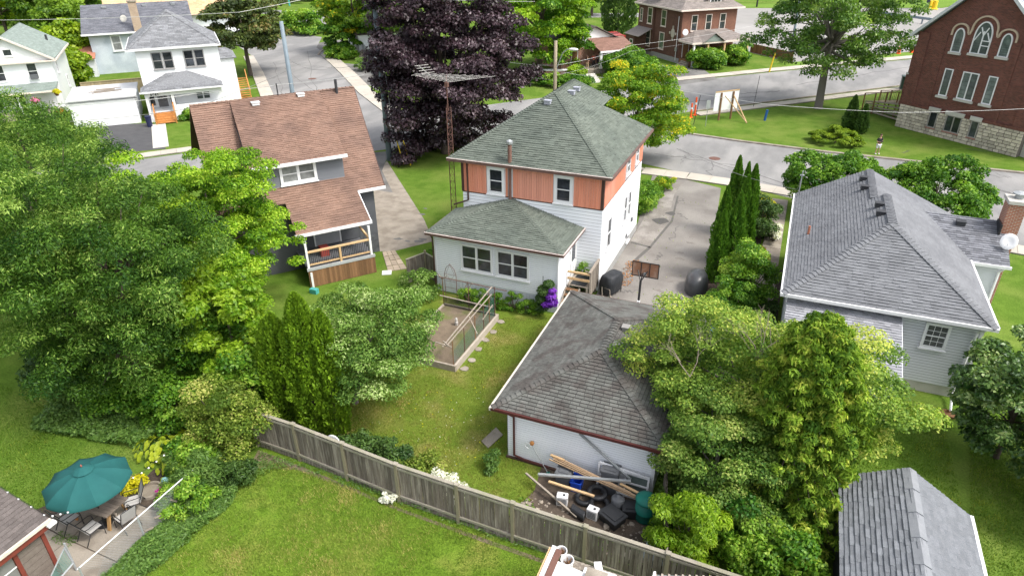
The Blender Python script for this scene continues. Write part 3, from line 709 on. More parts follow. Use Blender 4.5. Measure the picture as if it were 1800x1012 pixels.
# ================================================================== garage
T = thing('garage', 'pale sided garage with a worn grey hip roof partly under the tree', 'garage', (-5.2, 23.2, 0))
MB().box(-8.03,18.62,0,-2.35,27.7,2.4).build('wall', MATS['siding_pale'], T)
MB().box(-8.03,18.617,.06,-2.35,18.6185,2.4).build('lap_shade', MATS['lap_shade'], T)  # dark sheet behind the courses, paints the shade under each lap
cover(T, [(-8.0,18.616,.06),(-2.42,18.616,.06),(-2.42,18.616,2.4),(-8.0,18.616,2.4)], MATS['siding_pale'], 'siding', .105, None, .008, gap=.018, seed=8, tintvar=.15)
GE=2.45; a=(-8.53,18.35,GE); b_=(-1.85,18.35,GE); c=(-1.85,28.05,GE); d=(-8.53,28.05,GE); r1=(-5.19,21.3,4.0); r2=(-5.19,23.8,4.0)
gf = [[a,b_,r1],[b_,c,r2,r1],[c,d,r2],[d,a,r1,r2]]
rb = MB()
for f in gf: rb.sheet(f, .05)
rb.build('roof', mat('underlay', (.035,.034,.034), (.05,.048,.046), scale=5, rough=1), T)
def gpatch(p):
    v = math.sin(p.x*2.1+1.3)*math.sin(p.y*1.7+.4)+.6*math.sin(p.x*4.3+p.y*3.1)
    return -.14*v
cover(T, gf[0], MATS['garage_shingle'], 'shingle', .145, .32, .024, seed=31, tintvar=.28, separate=170, gap=.020, wvar=.12, patchf=gpatch)
cover(T, gf[3], MATS['garage_shingle'], 'shingle', .145, .32, .022, seed=32, tintvar=.32, separate=90, gap=.012, wvar=.2, patchf=gpatch)
cover(T, gf[1], MATS['garage_shingle'], 'shingle', .145, .32, .026, seed=33, tintvar=.28, separate=40, gap=.02, wvar=.12, patchf=gpatch)
cover(T, gf[2], MATS['garage_shingle'], 'shingle', .145, .32, .022, seed=34, tintvar=.25, gap=.008)
ridge_caps(T, [(a,r1),(b_,r1),(r1,r2),(d,r2),(c,r2)], MATS['garage_shingle'], w=.28, step=.2, th=.035)
MB().box(-8.57,18.27,GE-.11,-1.8,18.35,GE+.005).build('fascia', MATS['maroon_trim'], T)
MB().box(-8.63,18.27,GE-.12,-8.53,28.1,GE+.012).build('gutter', mat('gutter_weathered', (.60,.55,.48), (.48,.44,.38), rough=.5), T)
MB().box(-1.85,18.35,GE-.12,-1.76,28.1,GE+.005).box(-8.53,28.05,GE-.12,-1.85,28.13,GE+.003).build('gutter', MATS['brown_trim'], T)
MB().box(-2.45,18.58,0,-2.33,18.615,2.38).build('corner_board', MATS['white_paint'], T)
MB().tube([(-8.0,18.36,2.36),(-7.72,18.52,2.1),(-7.72,18.53,.22),(-7.3,18.53,.12),(-6.3,18.53,.08)], .045, 6).build('downspout', MATS['maroon_trim'], T)
MB().box(-8.06,18.5,0,-2.33,18.6,.07).build('sill_board', MATS['brown_trim'], T)
for y in (21.9, 23.3): roof_vent(T, -4.72, y, 3.80, mat('vent_taupe', (.24,.23,.22), rough=.6), .34)

# ================================================================== grey roofed house on the right
T = thing('house', 'single storey grey sided house with a large grey shingle roof and brick chimney', 'house', (5, 35, 0))
MB().box(1.25,29.2,.5,8.8,41.3,3.75).build('wall', MATS['siding_grey'], T)
MB().box(1.28,29.23,0,8.77,41.3,.498).build('foundation', MATS['concrete_pale'], T)
MB().box(5.7,29.197,.52,8.8,29.1985,3.72).build('lap_shade', mat('lap_shade_dark', (.19,.195,.21), (.16,.165,.18), rough=.9), T)  # darker sheet added behind the gaps, its colour stands in for lap shadow
cover(T, [(5.7,29.196,.52),(8.8,29.196,.52),(8.8,29.196,3.72),(5.7,29.196,3.72)], MATS['siding_grey'], 'siding', .135, None, .008, gap=.024, seed=9, tintvar=.12)
cover(T, [(8.804,29.2,.52),(8.804,41.3,.52),(8.804,41.3,3.72),(8.804,29.2,3.72)], MATS['siding_grey'], 'siding', .135, None, .008, gap=.024, seed=10, tintvar=.12)
window(T, 7.2, 29.17, 2.27, .95, 1.22, 0, fw=.11, gm=MATS['glass_curtain'], muntin=(3,4))
RZ=3.9; a=(.94,28.8,RZ); b_=(9.1,28.8,RZ); ne=(9.1,41.9,RZ); nw=(.94,42.0,RZ); r1=(5.0,32.5,6.39); r2=(5.0,36.5,6.39); f1=(4.5,36.5,6.085); f2=(4.5,41.3,6.085)
fr=(8.1,41.6,4.3)
left=[nw,a,r1,r2,f1,f2]; rear=[a,b_,r1]; right=[b_,(9.1,35.6,RZ),(7.5,38.85,4.88),r2,r1]; right2=[(9.1,35.6,RZ),(9.1,41.9,RZ),f2,f1]
rb = MB(); rb.sheet(left,.05).sheet(rear,.05).sheet(right,.05).sheet([(9.1,35.0,RZ),(9.1,41.7,RZ),(4.5,41.3,6.085),(4.5,36.5,6.085)],.05)
rb.build('roof', MATS['grey_shingle'], T)
cover(T, left, MATS['grey_shingle'], 'shingle', .15, .32, .02, seed=41, tintvar=.4, wvar=.3, thickvar=.5, separate=60)
cover(T, rear, MATS['grey_shingle'], 'shingle', .15, .32, .022, seed=42, tintvar=.5, wvar=.4, thickvar=.8, separate=180)
cover(T, right, MATS['grey_shingle'], 'shingle', .15, .32, .02, seed=43, tintvar=.4, wvar=.3, separate=60)
cover(T, [(9.1,35.0,RZ-.01),(9.1,41.7,RZ-.01),(4.5,41.3,6.075),(4.5,36.5,6.075)], MATS['grey_shingle'], 'shingle', .15, .32, .02, seed=44, tintvar=.4)
ridge_caps(T, [(a,r1),(b_,r1),(r1,r2),(f1,f2)], MATS['grey_shingle'], w=.38, step=.2, th=.03)
b = MB(); b.box(.86,28.7,RZ-.14,9.16,28.8,RZ+.005); b.box(.85,28.8,RZ-.13,.94,42,RZ+.02); b.box(9.1,28.8,RZ-.13,9.19,35.5,RZ+.02); b.build('gutter', MATS['white_metal'], T)
bk = MB()
for k in range(15): bk.box(.86,29.2+k*.85,RZ+.021,1.04,29.23+k*.85,RZ+.028)
bk.build('gutter_strap', MATS['white_metal'], T)
MB().box(1.0,28.82,RZ-.12,9.08,29.18,RZ-.09).build('soffit', MATS['white_paint'], T)
MB().box(8.71,29.15,.5,8.83,29.194,3.7).build('corner_board', MATS['white_paint'], T)
MB().tube([(8.75,28.78,3.75),(8.58,29.1,3.4),(8.48,29.12,.6),(8.45,28.9,.35),(8.32,27.95,.14)], .055, 6).build('downspout', MATS['white_metal'], T)
# lean-to at the back
LZ=3.5; lf=[(1.2,25.9,2.47),(5.78,25.9,2.47),(5.78,29.15,LZ),(1.2,29.15,LZ)]
MB().sheet(lf,.05).build('lean_to_roof', mat('pale_shingle', (.259,.263,.288), (.302,.306,.331), scale=7, rough=.95, tint=.22, fine=.25, fscale=45), T)
cover(T, lf, MATS['pale_shingle'], 'shingle', .15, .32, .022, seed=45, tintvar=.5, wvar=.4, thickvar=.8)
MB().box(1.3,26.2,0,5.7,29.19,2.42).build('lean_to_wall', MATS['siding_grey'], T)
MB().box(1.15,25.82,2.38,5.82,25.9,2.47).build('gutter', MATS['white_metal'], T)
MB().beam((5.80,25.9,2.43),(5.80,29.1,3.44),.03,.06).build('rake_board', MATS['siding_grey'], T)
# wing with chimney
wr=[(8.6,35.45,3.86),(10.75,35.45,3.86),(10.75,38.3,5.06),(7.2,38.3,5.06)]
MB().sheet(wr,.05).sheet([(10.75,41.2,3.86),(7.6,41.2,3.86),(7.2,38.3,5.06),(10.75,38.3,5.06)],.05).build('wing_roof', MATS['grey_shingle'], T)
cover(T, wr, mat('grey_shingle_dark', (.15,.155,.175), (.19,.195,.215), scale=7, rough=.95, tint=.3, fine=.3, fscale=45), 'shingle', .15, .32, .022, seed=46, tintvar=.5, wvar=.4, thickvar=.8)
MB().box(8.8,35.75,0,10.55,41,3.8).build('wing_wall', MATS['siding_grey'], T)
cover(T, [(8.9,35.746,.3),(10.55,35.746,.3),(10.55,35.746,3.75),(8.9,35.746,3.75)], MATS['siding_grey'], 'siding', .135, None, .008, gap=.024, seed=47, tintvar=.12)
MB().box(8.9,35.35,3.73,10.82,35.45,3.87).build('gutter', MATS['white_metal'], T)
MB().tube([(10.6,35.5,3.7),(10.45,35.68,3.4),(10.45,35.7,.2)], .05, 6).build('downspout', MATS['white_metal'], T)
brickmat('chimney_brick', (.36,.115,.06), (.28,.08,.045), (.42,.36,.30), .22, .075, .012)
MB().box(10.42,37.45,0,11.15,38.4,6.25).build('chimney', MATS['chimney_brick'], T)
MB().box(10.34,37.37,6.25,11.23,38.48,6.42).build('chimney_cap', MATS['concrete_pale'], T)
MB().lathe([(.2,6.42),(.2,6.6),(.32,6.62),(.32,6.68),(.1,6.75)], (10.85,38.0,0), 10).build('chimney_pot', MATS['galvanised'], T)
MB().box(10.33,37.3,4.3,10.41,38.2,5.2).build('flashing', MATS['black_metal'], T)
mat('vent_black', (.035,.036,.04), rough=.6)
for x, y in ((4.14,39.83),(4.14,38.3),(4.60,35.1),(4.60,33.95)): roof_vent(T, x, y, 3.9+.614*(x-.94), MATS['vent_black'], .36)
roof_vent(T, 8.75, 37.7, 4.80, MATS['vent_black'], .38)
MB().tube([(1.75,34.7,4.35),(1.75,34.7,4.85)], .06, 8).build('vent_pipe', mat('copper', (.33,.13,.08), rough=.5), T)
MB().tube([(1.1,41.2,3.7),(1.1,41.2,5.6)], .035, 6).box(.98,41.14,5.3,1.22,41.26,5.36).build('service_mast', MATS['galvanised'], T)
D = thing('satellite_dish', 'pale satellite dish on a white post beside the brick chimney', 'satellite dish', (10.62, 36.6, 0))
MB().tube([(10.62,36.6,0),(10.62,36.6,4.3),(10.62,36.45,4.6)], .05, 8).build('post', MATS['white_metal'], D)
def dish(c, d, r):
    d = Vector(d).normalized(); up = Vector((0,0,1)); a = d.cross(up).normalized(); b2 = a.cross(d); vs = []; fs = []; n = 16
    for k, (q, h) in enumerate(((0,-.18),(.5,-.13),(1,0),(1.02,-.02),(.5,-.16),(0,-.21))):
        for j in range(n):
            t = 2*math.pi*j/n; vs.append(Vector(c)+a*math.cos(t)*r*q+b2*math.sin(t)*r*q*1.1+d*h*r)
    for k in range(5):
        for j in range(n): fs.append((k*n+j,k*n+(j+1)%n,(k+1)*n+(j+1)%n,(k+1)*n+j))
    return MB().add(vs, fs)
dish((10.62,36.4,4.75), (-.35,-.8,.5), .36).build('dish', MATS['white_metal'], D, True)
MB().tube([(10.62,36.4,4.55),(10.5,36.05,4.75)], .015, 5).build('feed_arm', MATS['galvanised'], D)

# ================================================================== shed bottom right
T = thing('shed', 'small shed with a grey shingle gable roof and white gutter by the bottom edge', 'shed', (5.4, 16.5, 0))
MB().box(3.75,13.2,0,7.0,19.4,2.1).build('wall', MATS['charcoal_siding'], T)
sl_=[(3.5,19.65,2.15),(3.5,12.8,2.15),(5.4,12.8,3.05),(5.4,19.8,3.05)]; sr_=[(7.25,12.8,2.1),(7.25,19.4,2.1),(5.4,19.8,3.05),(5.4,12.8,3.05)]
MB().sheet(sl_,.05).sheet(sr_,.05).build('roof', MATS['shed_shingle'], T)
cover(T, sl_, MATS['shed_shingle'], 'shingle', .145, .30, .028, seed=51, tintvar=.5, wvar=.3, thickvar=.6, separate=200)
cover(T, sr_, MATS['shed_shingle'], 'shingle', .145, .30, .024, seed=52, tintvar=.35, wvar=.3, thickvar=.3, separate=100)
ridge_caps(T, [((5.4,12.8,3.06),(5.4,19.8,3.06))], mat('cap_shingle', (.19,.20,.22), (.235,.245,.262), scale=4, rough=.95, fine=.2), w=.42, step=.9, th=.03, slope=.47)
MB().box(7.25,12.8,2.0,7.36,19.4,2.115).build('gutter', MATS['white_metal'], T)
MB().add([(3.75,19.402,2.1),(7.0,19.402,2.1),(5.4,19.402,2.95)], [(0,1,2),(2,1,0)]).build('gable', MATS['charcoal_siding'], T)
# ================================================================== brown roofed bungalow (own frame: x along its rear eave, y away)
BO = (-22.86, 32.91); BA = R(51.3)
T = thing('house', 'charcoal bungalow with a brown shingle roof, shed dormer and covered back deck', 'house', (*BO, 0), BA, world=False)
MB().box(-8.4,0,0,0,11.2,4.25).build('wall', MATS['charcoal_siding'], T)
cover(T, [(-1.15,-.004,1.3),(0,-.004,1.3),(0,-.004,4.25),(-1.15,-.004,4.25)], MATS['charcoal_siding'], 'siding', .12, None, .018, seed=61, tintvar=.2)
mat('grey_block', (.115,.12,.13), (.09,.095,.105), rough=.85, tint=.2, objrand=.15)
for r in range(6):
    for k in range(3):
        xa = -1.15+.4*k-(.2 if r%2 else 0); xb = min(0.0, xa+.39); xa = max(xa, -1.15)
        if xb-xa > .05: MB().box(xa,-.025,r*.21,xb-.01,-.003,r*.21+.2).build('block', MATS['grey_block'], T)
def zs(v): return 4.651+.75*v
rear=[(-5.3,-2.1,zs(-2.1)),(-.98,-2.1,zs(-2.1)),(-1.08,-.36,zs(-.36)),(.6,-.36,zs(-.36)),(1.2,5.9,zs(5.9)),(-8.7,5.9,zs(5.9)),(-9.0,-.36,zs(-.36)),(-5.3,-.36,zs(-.36))]
front=[(1.2,12.2,zs(-.4)),(-8.9,12.2,zs(-.4)),(-8.7,5.9,zs(5.9)),(1.2,5.9,zs(5.9))]
MB().sheet(rear,.06).sheet(front,.06).build('roof', MATS['brown_shingle'], T)
jo = MB()
cover(T, rear, MATS['brown_shingle'], 'shingle', .16, .34, .02, seed=62, tintvar=.45, wvar=.4, thickvar=.8, join=jo)
dz = [(-6.8,.14,6.52),(-1.35,.14,6.52),(-1.05,5.85,9.09),(-6.45,5.85,9.09)]
MB().sheet(dz,.08).build('dormer_roof', MATS['brown_shingle'], T)
cover(T, dz, MATS['brown_shingle'], 'shingle', .16, .34, .02, seed=63, tintvar=.45, wvar=.4, thickvar=.8, join=jo)
jo.build('shingles', MATS['brown_shingle'], T, kind='stuff')
ridge_caps(T, [((-8.7,5.9,zs(5.9)),(1.2,5.9,zs(5.9)))], MATS['brown_shingle'], w=.3, step=.25)
dw = MB(); dw.add([(-6.6,.54,4.9),(-1.5,.54,4.9),(-1.5,.54,6.62),(-6.6,.54,6.62),(-1.5,4.8,8.2),(-6.6,4.8,8.2)], [(0,1,2,3),(1,4,2),(0,3,5)])
dw.build('dormer_wall', MATS['charcoal_siding'], T)
cover(T, [(-6.6,.536,5.05),(-1.5,.536,5.05),(-1.5,.536,6.6),(-6.6,.536,6.6)], mat('slate_siding', (.17,.18,.20), (.15,.16,.18), scale=1, rough=.6, tint=.1), 'siding', .13, None, .02, seed=64, tintvar=.2)
cover(T, [(-1.496,.54,5.06),(-1.496,4.8,8.2),(-1.496,.54,6.6)], MATS['slate_siding'], 'siding', .13, None, .015, seed=65)
window(T, -4.15, .52, 5.16, 2.1, 1.2, 0, cols=2, fw=.16, gm=MATS['glass_curtain'])
MB().box(-6.85,.04,6.36,-1.28,.14,6.54).box(-6.8,.14,6.38,-1.3,.5,6.41).build('gutter', MATS['white_metal'], T)
MB().box(-5.4,-2.2,zs(-2.1)-.16,-.92,-2.1,zs(-2.1)+.01).box(-1.05,-.46,zs(-.36)-.16,.66,-.36,zs(-.36)+.005).build('gutter', MATS['white_metal'], T)
MB().beam((-.96,-2.1,zs(-2.1)-.06),(-1.06,-.4,zs(-.36)-.06),.05,.16).build('rake_board', MATS['white_paint'], T)
MB().beam((.62,-.4,zs(-.36)-.07),(1.22,5.9,zs(5.9)-.07),.05,.10).build('rake_trim', MATS['brown_trim'], T)
MB().add([(-8.4,11.2,4.2),(-8.4,0,4.2),(-8.4,5.9,8.9),(0,0,4.2),(0,11.2,4.2),(0,5.9,8.9)], [(0,1,2),(3,4,5)]).build('gable', MATS['charcoal_siding'], T)
for x, y, s in ((-5.1,5.2,.42),(-2.3,5.5,.4)):
    b = MB().obox((x,y,6.52+(y-.14)*.45+.08), s, s*.8, .16, 0); b.obox((x,y,6.52+(y-.14)*.45+.17), s*1.2, s, .03, 0); b.build('roof_vent', MATS['white_metal'], T)
MB().tube([(.0,5.6,8.6),(.0,5.6,9.7)], .09, 8).build('vent_pipe', MATS['vent_black'], T)
MB().tube([(-3.6,5.8,8.9),(-3.6,5.8,9.8)], .04, 6).build('vent_pipe', MATS['vent_black'], T)
# covered deck: floor, posts, rails, skirt
MB().box(-5.1,-2.75,1.12,-1.2,-.01,1.2).build('deck_floor', MATS['grey_plastic'], T)
MB().box(-5.15,-2.8,1.05,-1.15,-2.72,1.22).build('deck_edge', mat('deck_edge_grey', (.33,.34,.35), rough=.7), T)
for x in (-5.02,-1.32): MB().box(x-.06,-2.72,1.2 if x > -2 else 0,x+.06,-2.6,3.0).build('post', MATS['white_paint'], T)
MB().box(-5.02,-2.82,.95,-4.9,-2.7,.0).build('downspout', MATS['white_metal'], T)
b = MB(); b.box(-4.95,-2.74,2.12,-1.38,-2.58,2.2); b.box(-4.95,-2.7,1.34,-1.38,-2.62,1.42); b.build('rail', MATS['wood_new'], T)
MB().box(-3.2,-2.73,1.22,-3.08,-2.6,2.12).build('rail_post', MATS['wood_new'], T)
for i in range(34):
    x = -4.9+i*.104
    if abs(x+3.14) > .09: MB().box(x-.012,-2.672,1.42,x+.012,-2.648,2.12).build('baluster', MATS['black_metal'], T)
for i in range(27): MB().box(-5.1+i*.146,-2.77,.02,-5.1+i*.146+.138,-2.74,1.05).build('skirt_board', MATS['wood_brown'], T)
MB().beam((-1.4,-2.6,2.3),(-1.9,-.05,3.4),.1).build('brace', MATS['wood_new'], T)
MB().box(-4.9,-.06,1.25,-4.0,-.01,3.3).box(-2.3,-.06,1.25,-1.3,-.01,3.3).build('dark_panel', MATS['charcoal_siding'], T)
MB().box(-3.95,-.07,1.25,-2.35,-.012,3.3).build('patio_door', mat('door_grey', (.26,.27,.29), rough=.4), T)
MB().box(-3.98,-.1,1.25,-3.9,-.072,3.35).box(-2.42,-.1,1.25,-2.34,-.072,3.35).build('door_frame', MATS['white_paint'], T)
MB().box(-4.0,-1.6,1.2,-3.5,-1.1,1.75).build('cushion_box', mat('red_cloth', (.28,.05,.04), rough=.8), T)
# stone path behind it, flag by flag
pr = bpy.data.objects.new('stone_path', None); COL.objects.link(pr); pr['kind'] = 'structure'; pr.location = (-21.2,31.2,0); INV[pr.name] = Matrix.Translation((21.2,-31.2,0))
mat('paver_tan', (.40,.33,.255), (.32,.26,.20), scale=3, rough=.95, fine=.12, objrand=.14)
P0 = Vector(at2(672,444)); P1 = Vector(at2(694,440)); P2 = Vector(at2(716,473)); P3 = Vector(at2(682,478))
for i in range(3):
    for j in range(4):
        def bl(u, v): return P0*(1-u)*(1-v)+P1*u*(1-v)+P2*u*v+P3*(1-u)*v
        u0, u1, v0, v1 = i/3+.012, (i+1)/3-.012, j/4+.012, (j+1)/4-.012
        MB().slab([tuple(bl(u0,v0)),tuple(bl(u1,v0)),tuple(bl(u1,v1)),tuple(bl(u0,v1))], .0, .05+random.Random(i*5+j).uniform(-.01,.012)).build('paver', MATS['paver_tan'], pr)
c = at(680,480); MB().obox((c.x,c.y,.035), .55,.5,.05,R(30)).build('paver', MATS['white_paint'], pr)

# ================================================================== generic far house helpers
def rafter_roof(T, polys, m, exp=.22, width=.6, seed=1):
    b = MB(); j = MB()
    for i, f in enumerate(polys):
        b.sheet(f, .08); cover(T, f, m, 'shingle', exp, width, .02, seed=seed+i, tintvar=.45, wvar=.4, join=j)
    b.build('roof', m, T); j.build('shingles', m, T, kind='stuff')
def letters(parent, s, x, y, z, h, m, rot=0.0, name='house_number', depth=.02):
    cu = bpy.data.curves.new(name, 'FONT'); cu.body = s; cu.size = h*1.35; cu.extrude = depth; cu.align_x = 'CENTER'; cu.space_character = 1.25; cu.offset = .012
    o = bpy.data.objects.new(name, cu); COL.objects.link(o); o.data.materials.append(m)
    me = bpy.data.meshes.new_from_object(o.evaluated_get(bpy.context.evaluated_depsgraph_get())); bpy.data.objects.remove(o); me.name = name
    o = bpy.data.objects.new(name, me); COL.objects.link(o)
    o.parent = parent; o.matrix_basis = Matrix.Translation((x,y,z)) @ Matrix.Rotation(rot,4,'Z') @ Matrix.Rotation(R(90),4,'X')
    return o
# ---- white house with porch and number
T = thing('house', 'white two storey house with grey hip roof, front porch and orange wooden steps', 'house', (-62.6,51.34,0), R(47), world=False)
MB().box(.0,2.4,0,8.05,11.5,7.0).box(8.05,5.5,0,9.6,10,5.0).build('wall', MATS['siding_white'], T)
MB().box(-.05,2.38,0,8.1,11.5,.5).build('foundation', MATS['foundation_grey'], T)
e=7.05; q=[(-.75,2.0,e),(8.3,2.0,e),(8.3,11.9,e),(-.75,11.9,e)]; r1=(3.75,6.5,10.2); r2=(3.75,7.6,10.2)
rafter_roof(T, [[q[0],q[1],r1],[q[1],q[2],r2,r1],[q[2],q[3],r2],[q[3],q[0],r1,r2]], MATS['grey_far_shingle'], seed=71)
MB().box(-.85,1.9,e-.2,8.4,2.0,e+.01).box(8.3,2.0,e-.2,8.4,11.9,e).box(-.85,2.0,e-.2,-.75,11.9,e).build('gutter', MATS['white_metal'], T)
ridge_caps(T, [(q[0],r1),(q[1],r1)], MATS['grey_far_shingle'], w=.4, step=.4)
e=3.15; q=[(-.3,-.4,e),(7.75,-.4,e),(7.75,2.39,e),(-.3,2.39,e)]; r1=(2.4,2.39,4.35); r2=(4.5,2.39,4.5)
rafter_roof(T, [[q[0],q[1],r2,r1],[q[1],q[2],r2],[q[3],q[0],r1]], MATS['grey_far_shingle'], seed=75)
MB().box(-.4,-.5,e-.14,7.85,-.4,e+.01).box(7.75,-.4,e-.14,7.85,2.38,e).build('gutter', MATS['white_metal'], T)
MB().box(0,-.15,2.62,7.5,.1,3.0).box(0,.1,2.95,7.5,2.38,3.0).box(7.3,.1,2.62,7.5,2.38,2.94).build('porch_beam', MATS['white_paint'], T)
letters(T, '5941', .95, -.16, 2.68, .25, MATS['black_metal'])
for x in (.15,2.6,7.35): MB().box(x-.14,-.13,.9,x+.14,.09,2.62).build('porch_post', MATS['white_paint'], T)
MB().box(0,-.15,0,7.5,2.38,.9).build('porch_floor', MATS['siding_white'], T)
MB().box(2.75,-.12,.92,7.2,.02,1.55).build('porch_wall', MATS['siding_white'], T)
door(T, 1.5, 2.37, .95, .95, 1.95, 0, dm=mat('door_dark', (.13,.13,.135), rough=.5), glass=True)
for x in (.5,2.5): window(T, x, 2.37, 1.1, .6, 1.6, 0, gm=MATS['glass'], name='sidelight', fw=.06, split=False)
window(T, 5.6, 2.37, 1.35, 1.5, .95, 0, cols=2, gm=MATS['glass_green'])
for x in (1.9,2.95,5.0,6.05): window(T, x, 2.38, 4.85, .98, 1.70, 0, fm=mat('frame_grey', (.30,.29,.29), rough=.6), fw=.07)
cover(T, [(8.054,2.4,.5),(8.054,11.5,.5),(8.054,11.5,6.8),(8.054,2.4,6.8)], MATS['siding_white'], 'siding', .2, None, .012, seed=79)
w2=[(7.9,5.2,5.0),(9.9,5.2,5.0),(9.9,10.3,5.0),(7.9,10.3,5.0)]; rafter_roof(T, [[w2[0],w2[1],(9.0,7.2,5.9),(8.05,7.2,5.9)],[w2[1],w2[2],(9.0,7.2,5.9)]], MATS['grey_far_shingle'], seed=80)
S = thing('steps', 'orange stained wooden steps leading up to the porch of the white house', 'steps', (-62.6,51.34,0), R(47), world=False)
for i in range(5): MB().box(.62,-1.55+i*.28,.12+i*.17,2.4,-1.55+i*.28+.3,.17+i*.17).build('tread', MATS['wood_orange'], S); MB().box(.62,-1.27+i*.28-.02,.0+i*.17+.17,2.4,-1.27+i*.28,.12+i*.17+.17).build('riser', MATS['wood_orange'], S)
for x in (.55,2.46): MB().box(x-.06,-1.6,0,x+.06,-1.46,1.15).box(x-.06,-.3,0,x+.06,-.17,1.9).build('newel', MATS['wood_orange'], S); MB().beam((x,-1.53,1.1),(x,-.22,1.85),.1,.07).build('handrail', MATS['wood_orange'], S)
S = thing('steps', 'orange stained wooden side staircase with rails behind the white house', 'steps', (-62.6,51.34,0), R(47), world=False)
for i in range(10): MB().box(9.7,9.2-i*.3,1.9-i*.19,10.8,9.5-i*.3,1.95-i*.19).build('tread', MATS['wood_orange'], S)
for x in (9.72,10.8):
    MB().beam((x,9.5,2.9),(x,6.4,1.0),.08).beam((x,9.5,1.85),(x,6.3,-.02),.08,.2).build('handrail', MATS['wood_orange'], S)
    for i in range(10): MB().box(x-.025,9.35-i*.3,1.8-i*.18,x+.025,9.4-i*.3,2.8-i*.18).build('baluster', MATS['wood_orange'], S)
# ---- flat white garage
T = thing('garage', 'flat roofed white garage between the two white houses', 'garage', (-62.6,51.34,0), R(47), world=False)
MB().box(-7.0,.3,0,-.95,7.4,2.75).build('wall', MATS['siding_white'], T)
MB().box(-7.15,.15,2.75,-.8,7.5,2.87).build('roof', mat('flat_roof_white', (.66,.66,.66), (.56,.56,.57), scale=.7, rough=.7), T)
MB().box(-6.5,.24,.05,-1.6,.298,2.15).build('garage_door', MATS['white_paint'], T)
b = MB()
for k in range(4): b.box(-6.5,.225,.05+k*.525,-1.6,.238,.05+k*.525+.5)
b.build('door_panel', MATS['white_paint'], T)
MB().box(-7.2,.1,2.60,-.75,.149,2.67).build('roof_edge', MATS['grey_plastic'], T)
b = MB(); rr = random.Random(7)
for k in range(5): b.beam((-4.8+rr.uniform(-.6,.6),3.5+rr.uniform(-.8,.8),2.92+k*.03),(-2.4+rr.uniform(-.6,.6),4.2+rr.uniform(-.8,.8),2.94+k*.03),.22,.04)
b.v = [tuple(Matrix.Translation((-62.6,51.34,0)) @ Matrix.Rotation(R(47),4,'Z') @ Vector(v)) for v in b.v]
solo('plank_pile', b, MATS['wood_weathered'], 'loose grey planks lying on the flat white garage roof', 'planks')
# ---- sage roofed white house far left
T = thing('house', 'white gabled house with sage green roofs and flower baskets at the far left', 'house', (-62.6,51.34,0), R(47), world=False)
MB().box(-16.5,9.2,0,-8.6,20.4,5.7).build('wall', MATS['siding_white'], T)
gz=5.8; rz=8.25
MB().add([(-16.5,9.195,5.7),(-8.6,9.195,5.7),(-12.4,9.195,8.0)], [(0,1,2)]).build('gable', MATS['siding_white'], T)
cover(T, [(-16.4,9.19,3.3),(-8.7,9.19,3.3),(-8.7,9.19,5.5),(-16.4,9.19,5.5)], MATS['siding_white'], 'siding', .2, None, .02, seed=90)
cover(T, [(-16.2,9.18,5.85),(-8.9,9.18,5.85),(-12.4,9.18,7.95)], MATS['siding_white'], 'siding', .2, None, .02, seed=91)
rafter_roof(T, [[(-8.25,8.75,gz-.05),(-8.05,20.8,gz-.05),(-12.3,20.8,rz+.05),(-12.4,10.8,rz),(-12.4,8.75,rz)],[(-16.8,20.8,gz-.05),(-16.6,8.75,gz-.05),(-12.4,8.75,rz),(-12.3,20.8,rz+.05)]], MATS['sage_shingle'], seed=92)
b = MB(); b.beam((-8.2,8.72,gz-.12),(-12.4,8.72,rz-.06),.1,.2); b.beam((-16.6,8.72,gz-.12),(-12.4,8.72,rz-.06),.1,.2); b.box(-16.7,8.7,gz-.3,-8.1,9.18,gz-.16); b.box(-8.12,8.8,gz-.22,-8.0,20.8,gz-.04); b.build('fascia', mat('cream_trim', (.62,.54,.48), rough=.6), T)
window(T, -12.3, 9.16, 6.25, .9, .75, 0, split=False)
window(T, -13.6, 9.17, 3.75, 1.0, 1.7, 0); window(T, -10.6, 9.17, 3.75, 1.0, 1.7, 0)
MB().box(-10.95,8.85,3.8,-10.25,9.15,4.25).build('air_conditioner', MATS['grey_plastic'], T)
for y in (11.5,16): window(T, -8.585, y, 3.9 if y < 12 else 1.6, .8, 1.3, R(90))
rafter_roof(T, [[(-17.5,7.15,2.8),(-8.75,7.15,2.8),(-8.6,9.17,3.35),(-17.5,9.17,3.35)]], MATS['sage_shingle'], seed=95)
MB().box(-17.5,7.05,2.65,-8.7,7.15,2.8).build('gutter', MATS['cream_trim'], T)
for x in (-15.8,-12.4,-9.0): MB().box(x-.08,7.25,0,x+.08,7.4,2.65).build('porch_post', MATS['white_paint'], T)
MB().box(-16.5,7.2,0,-8.8,9.17,.6).build('porch_floor', MATS['wood_weathered'], T)
window(T, -14.6, 9.17, 1.0, 1.0, 1.5, 0); door(T, -12.6, 9.17, .62, .9, 1.9, 0, dm=MATS['glass'])
brickmat('far_brick', (.38,.16,.11), (.30,.11,.08), (.40,.33,.28), .24, .08, .012)
MB().box(-14.3,12.5,7.2,-13.5,13.3,9.0).build('chimney', MATS['far_brick'], T)
MB().tube([(-9.6,17.2,6.5),(-9.6,17.2,7.25)], .12, 6).build('vent_pipe', MATS['vent_black'], T)
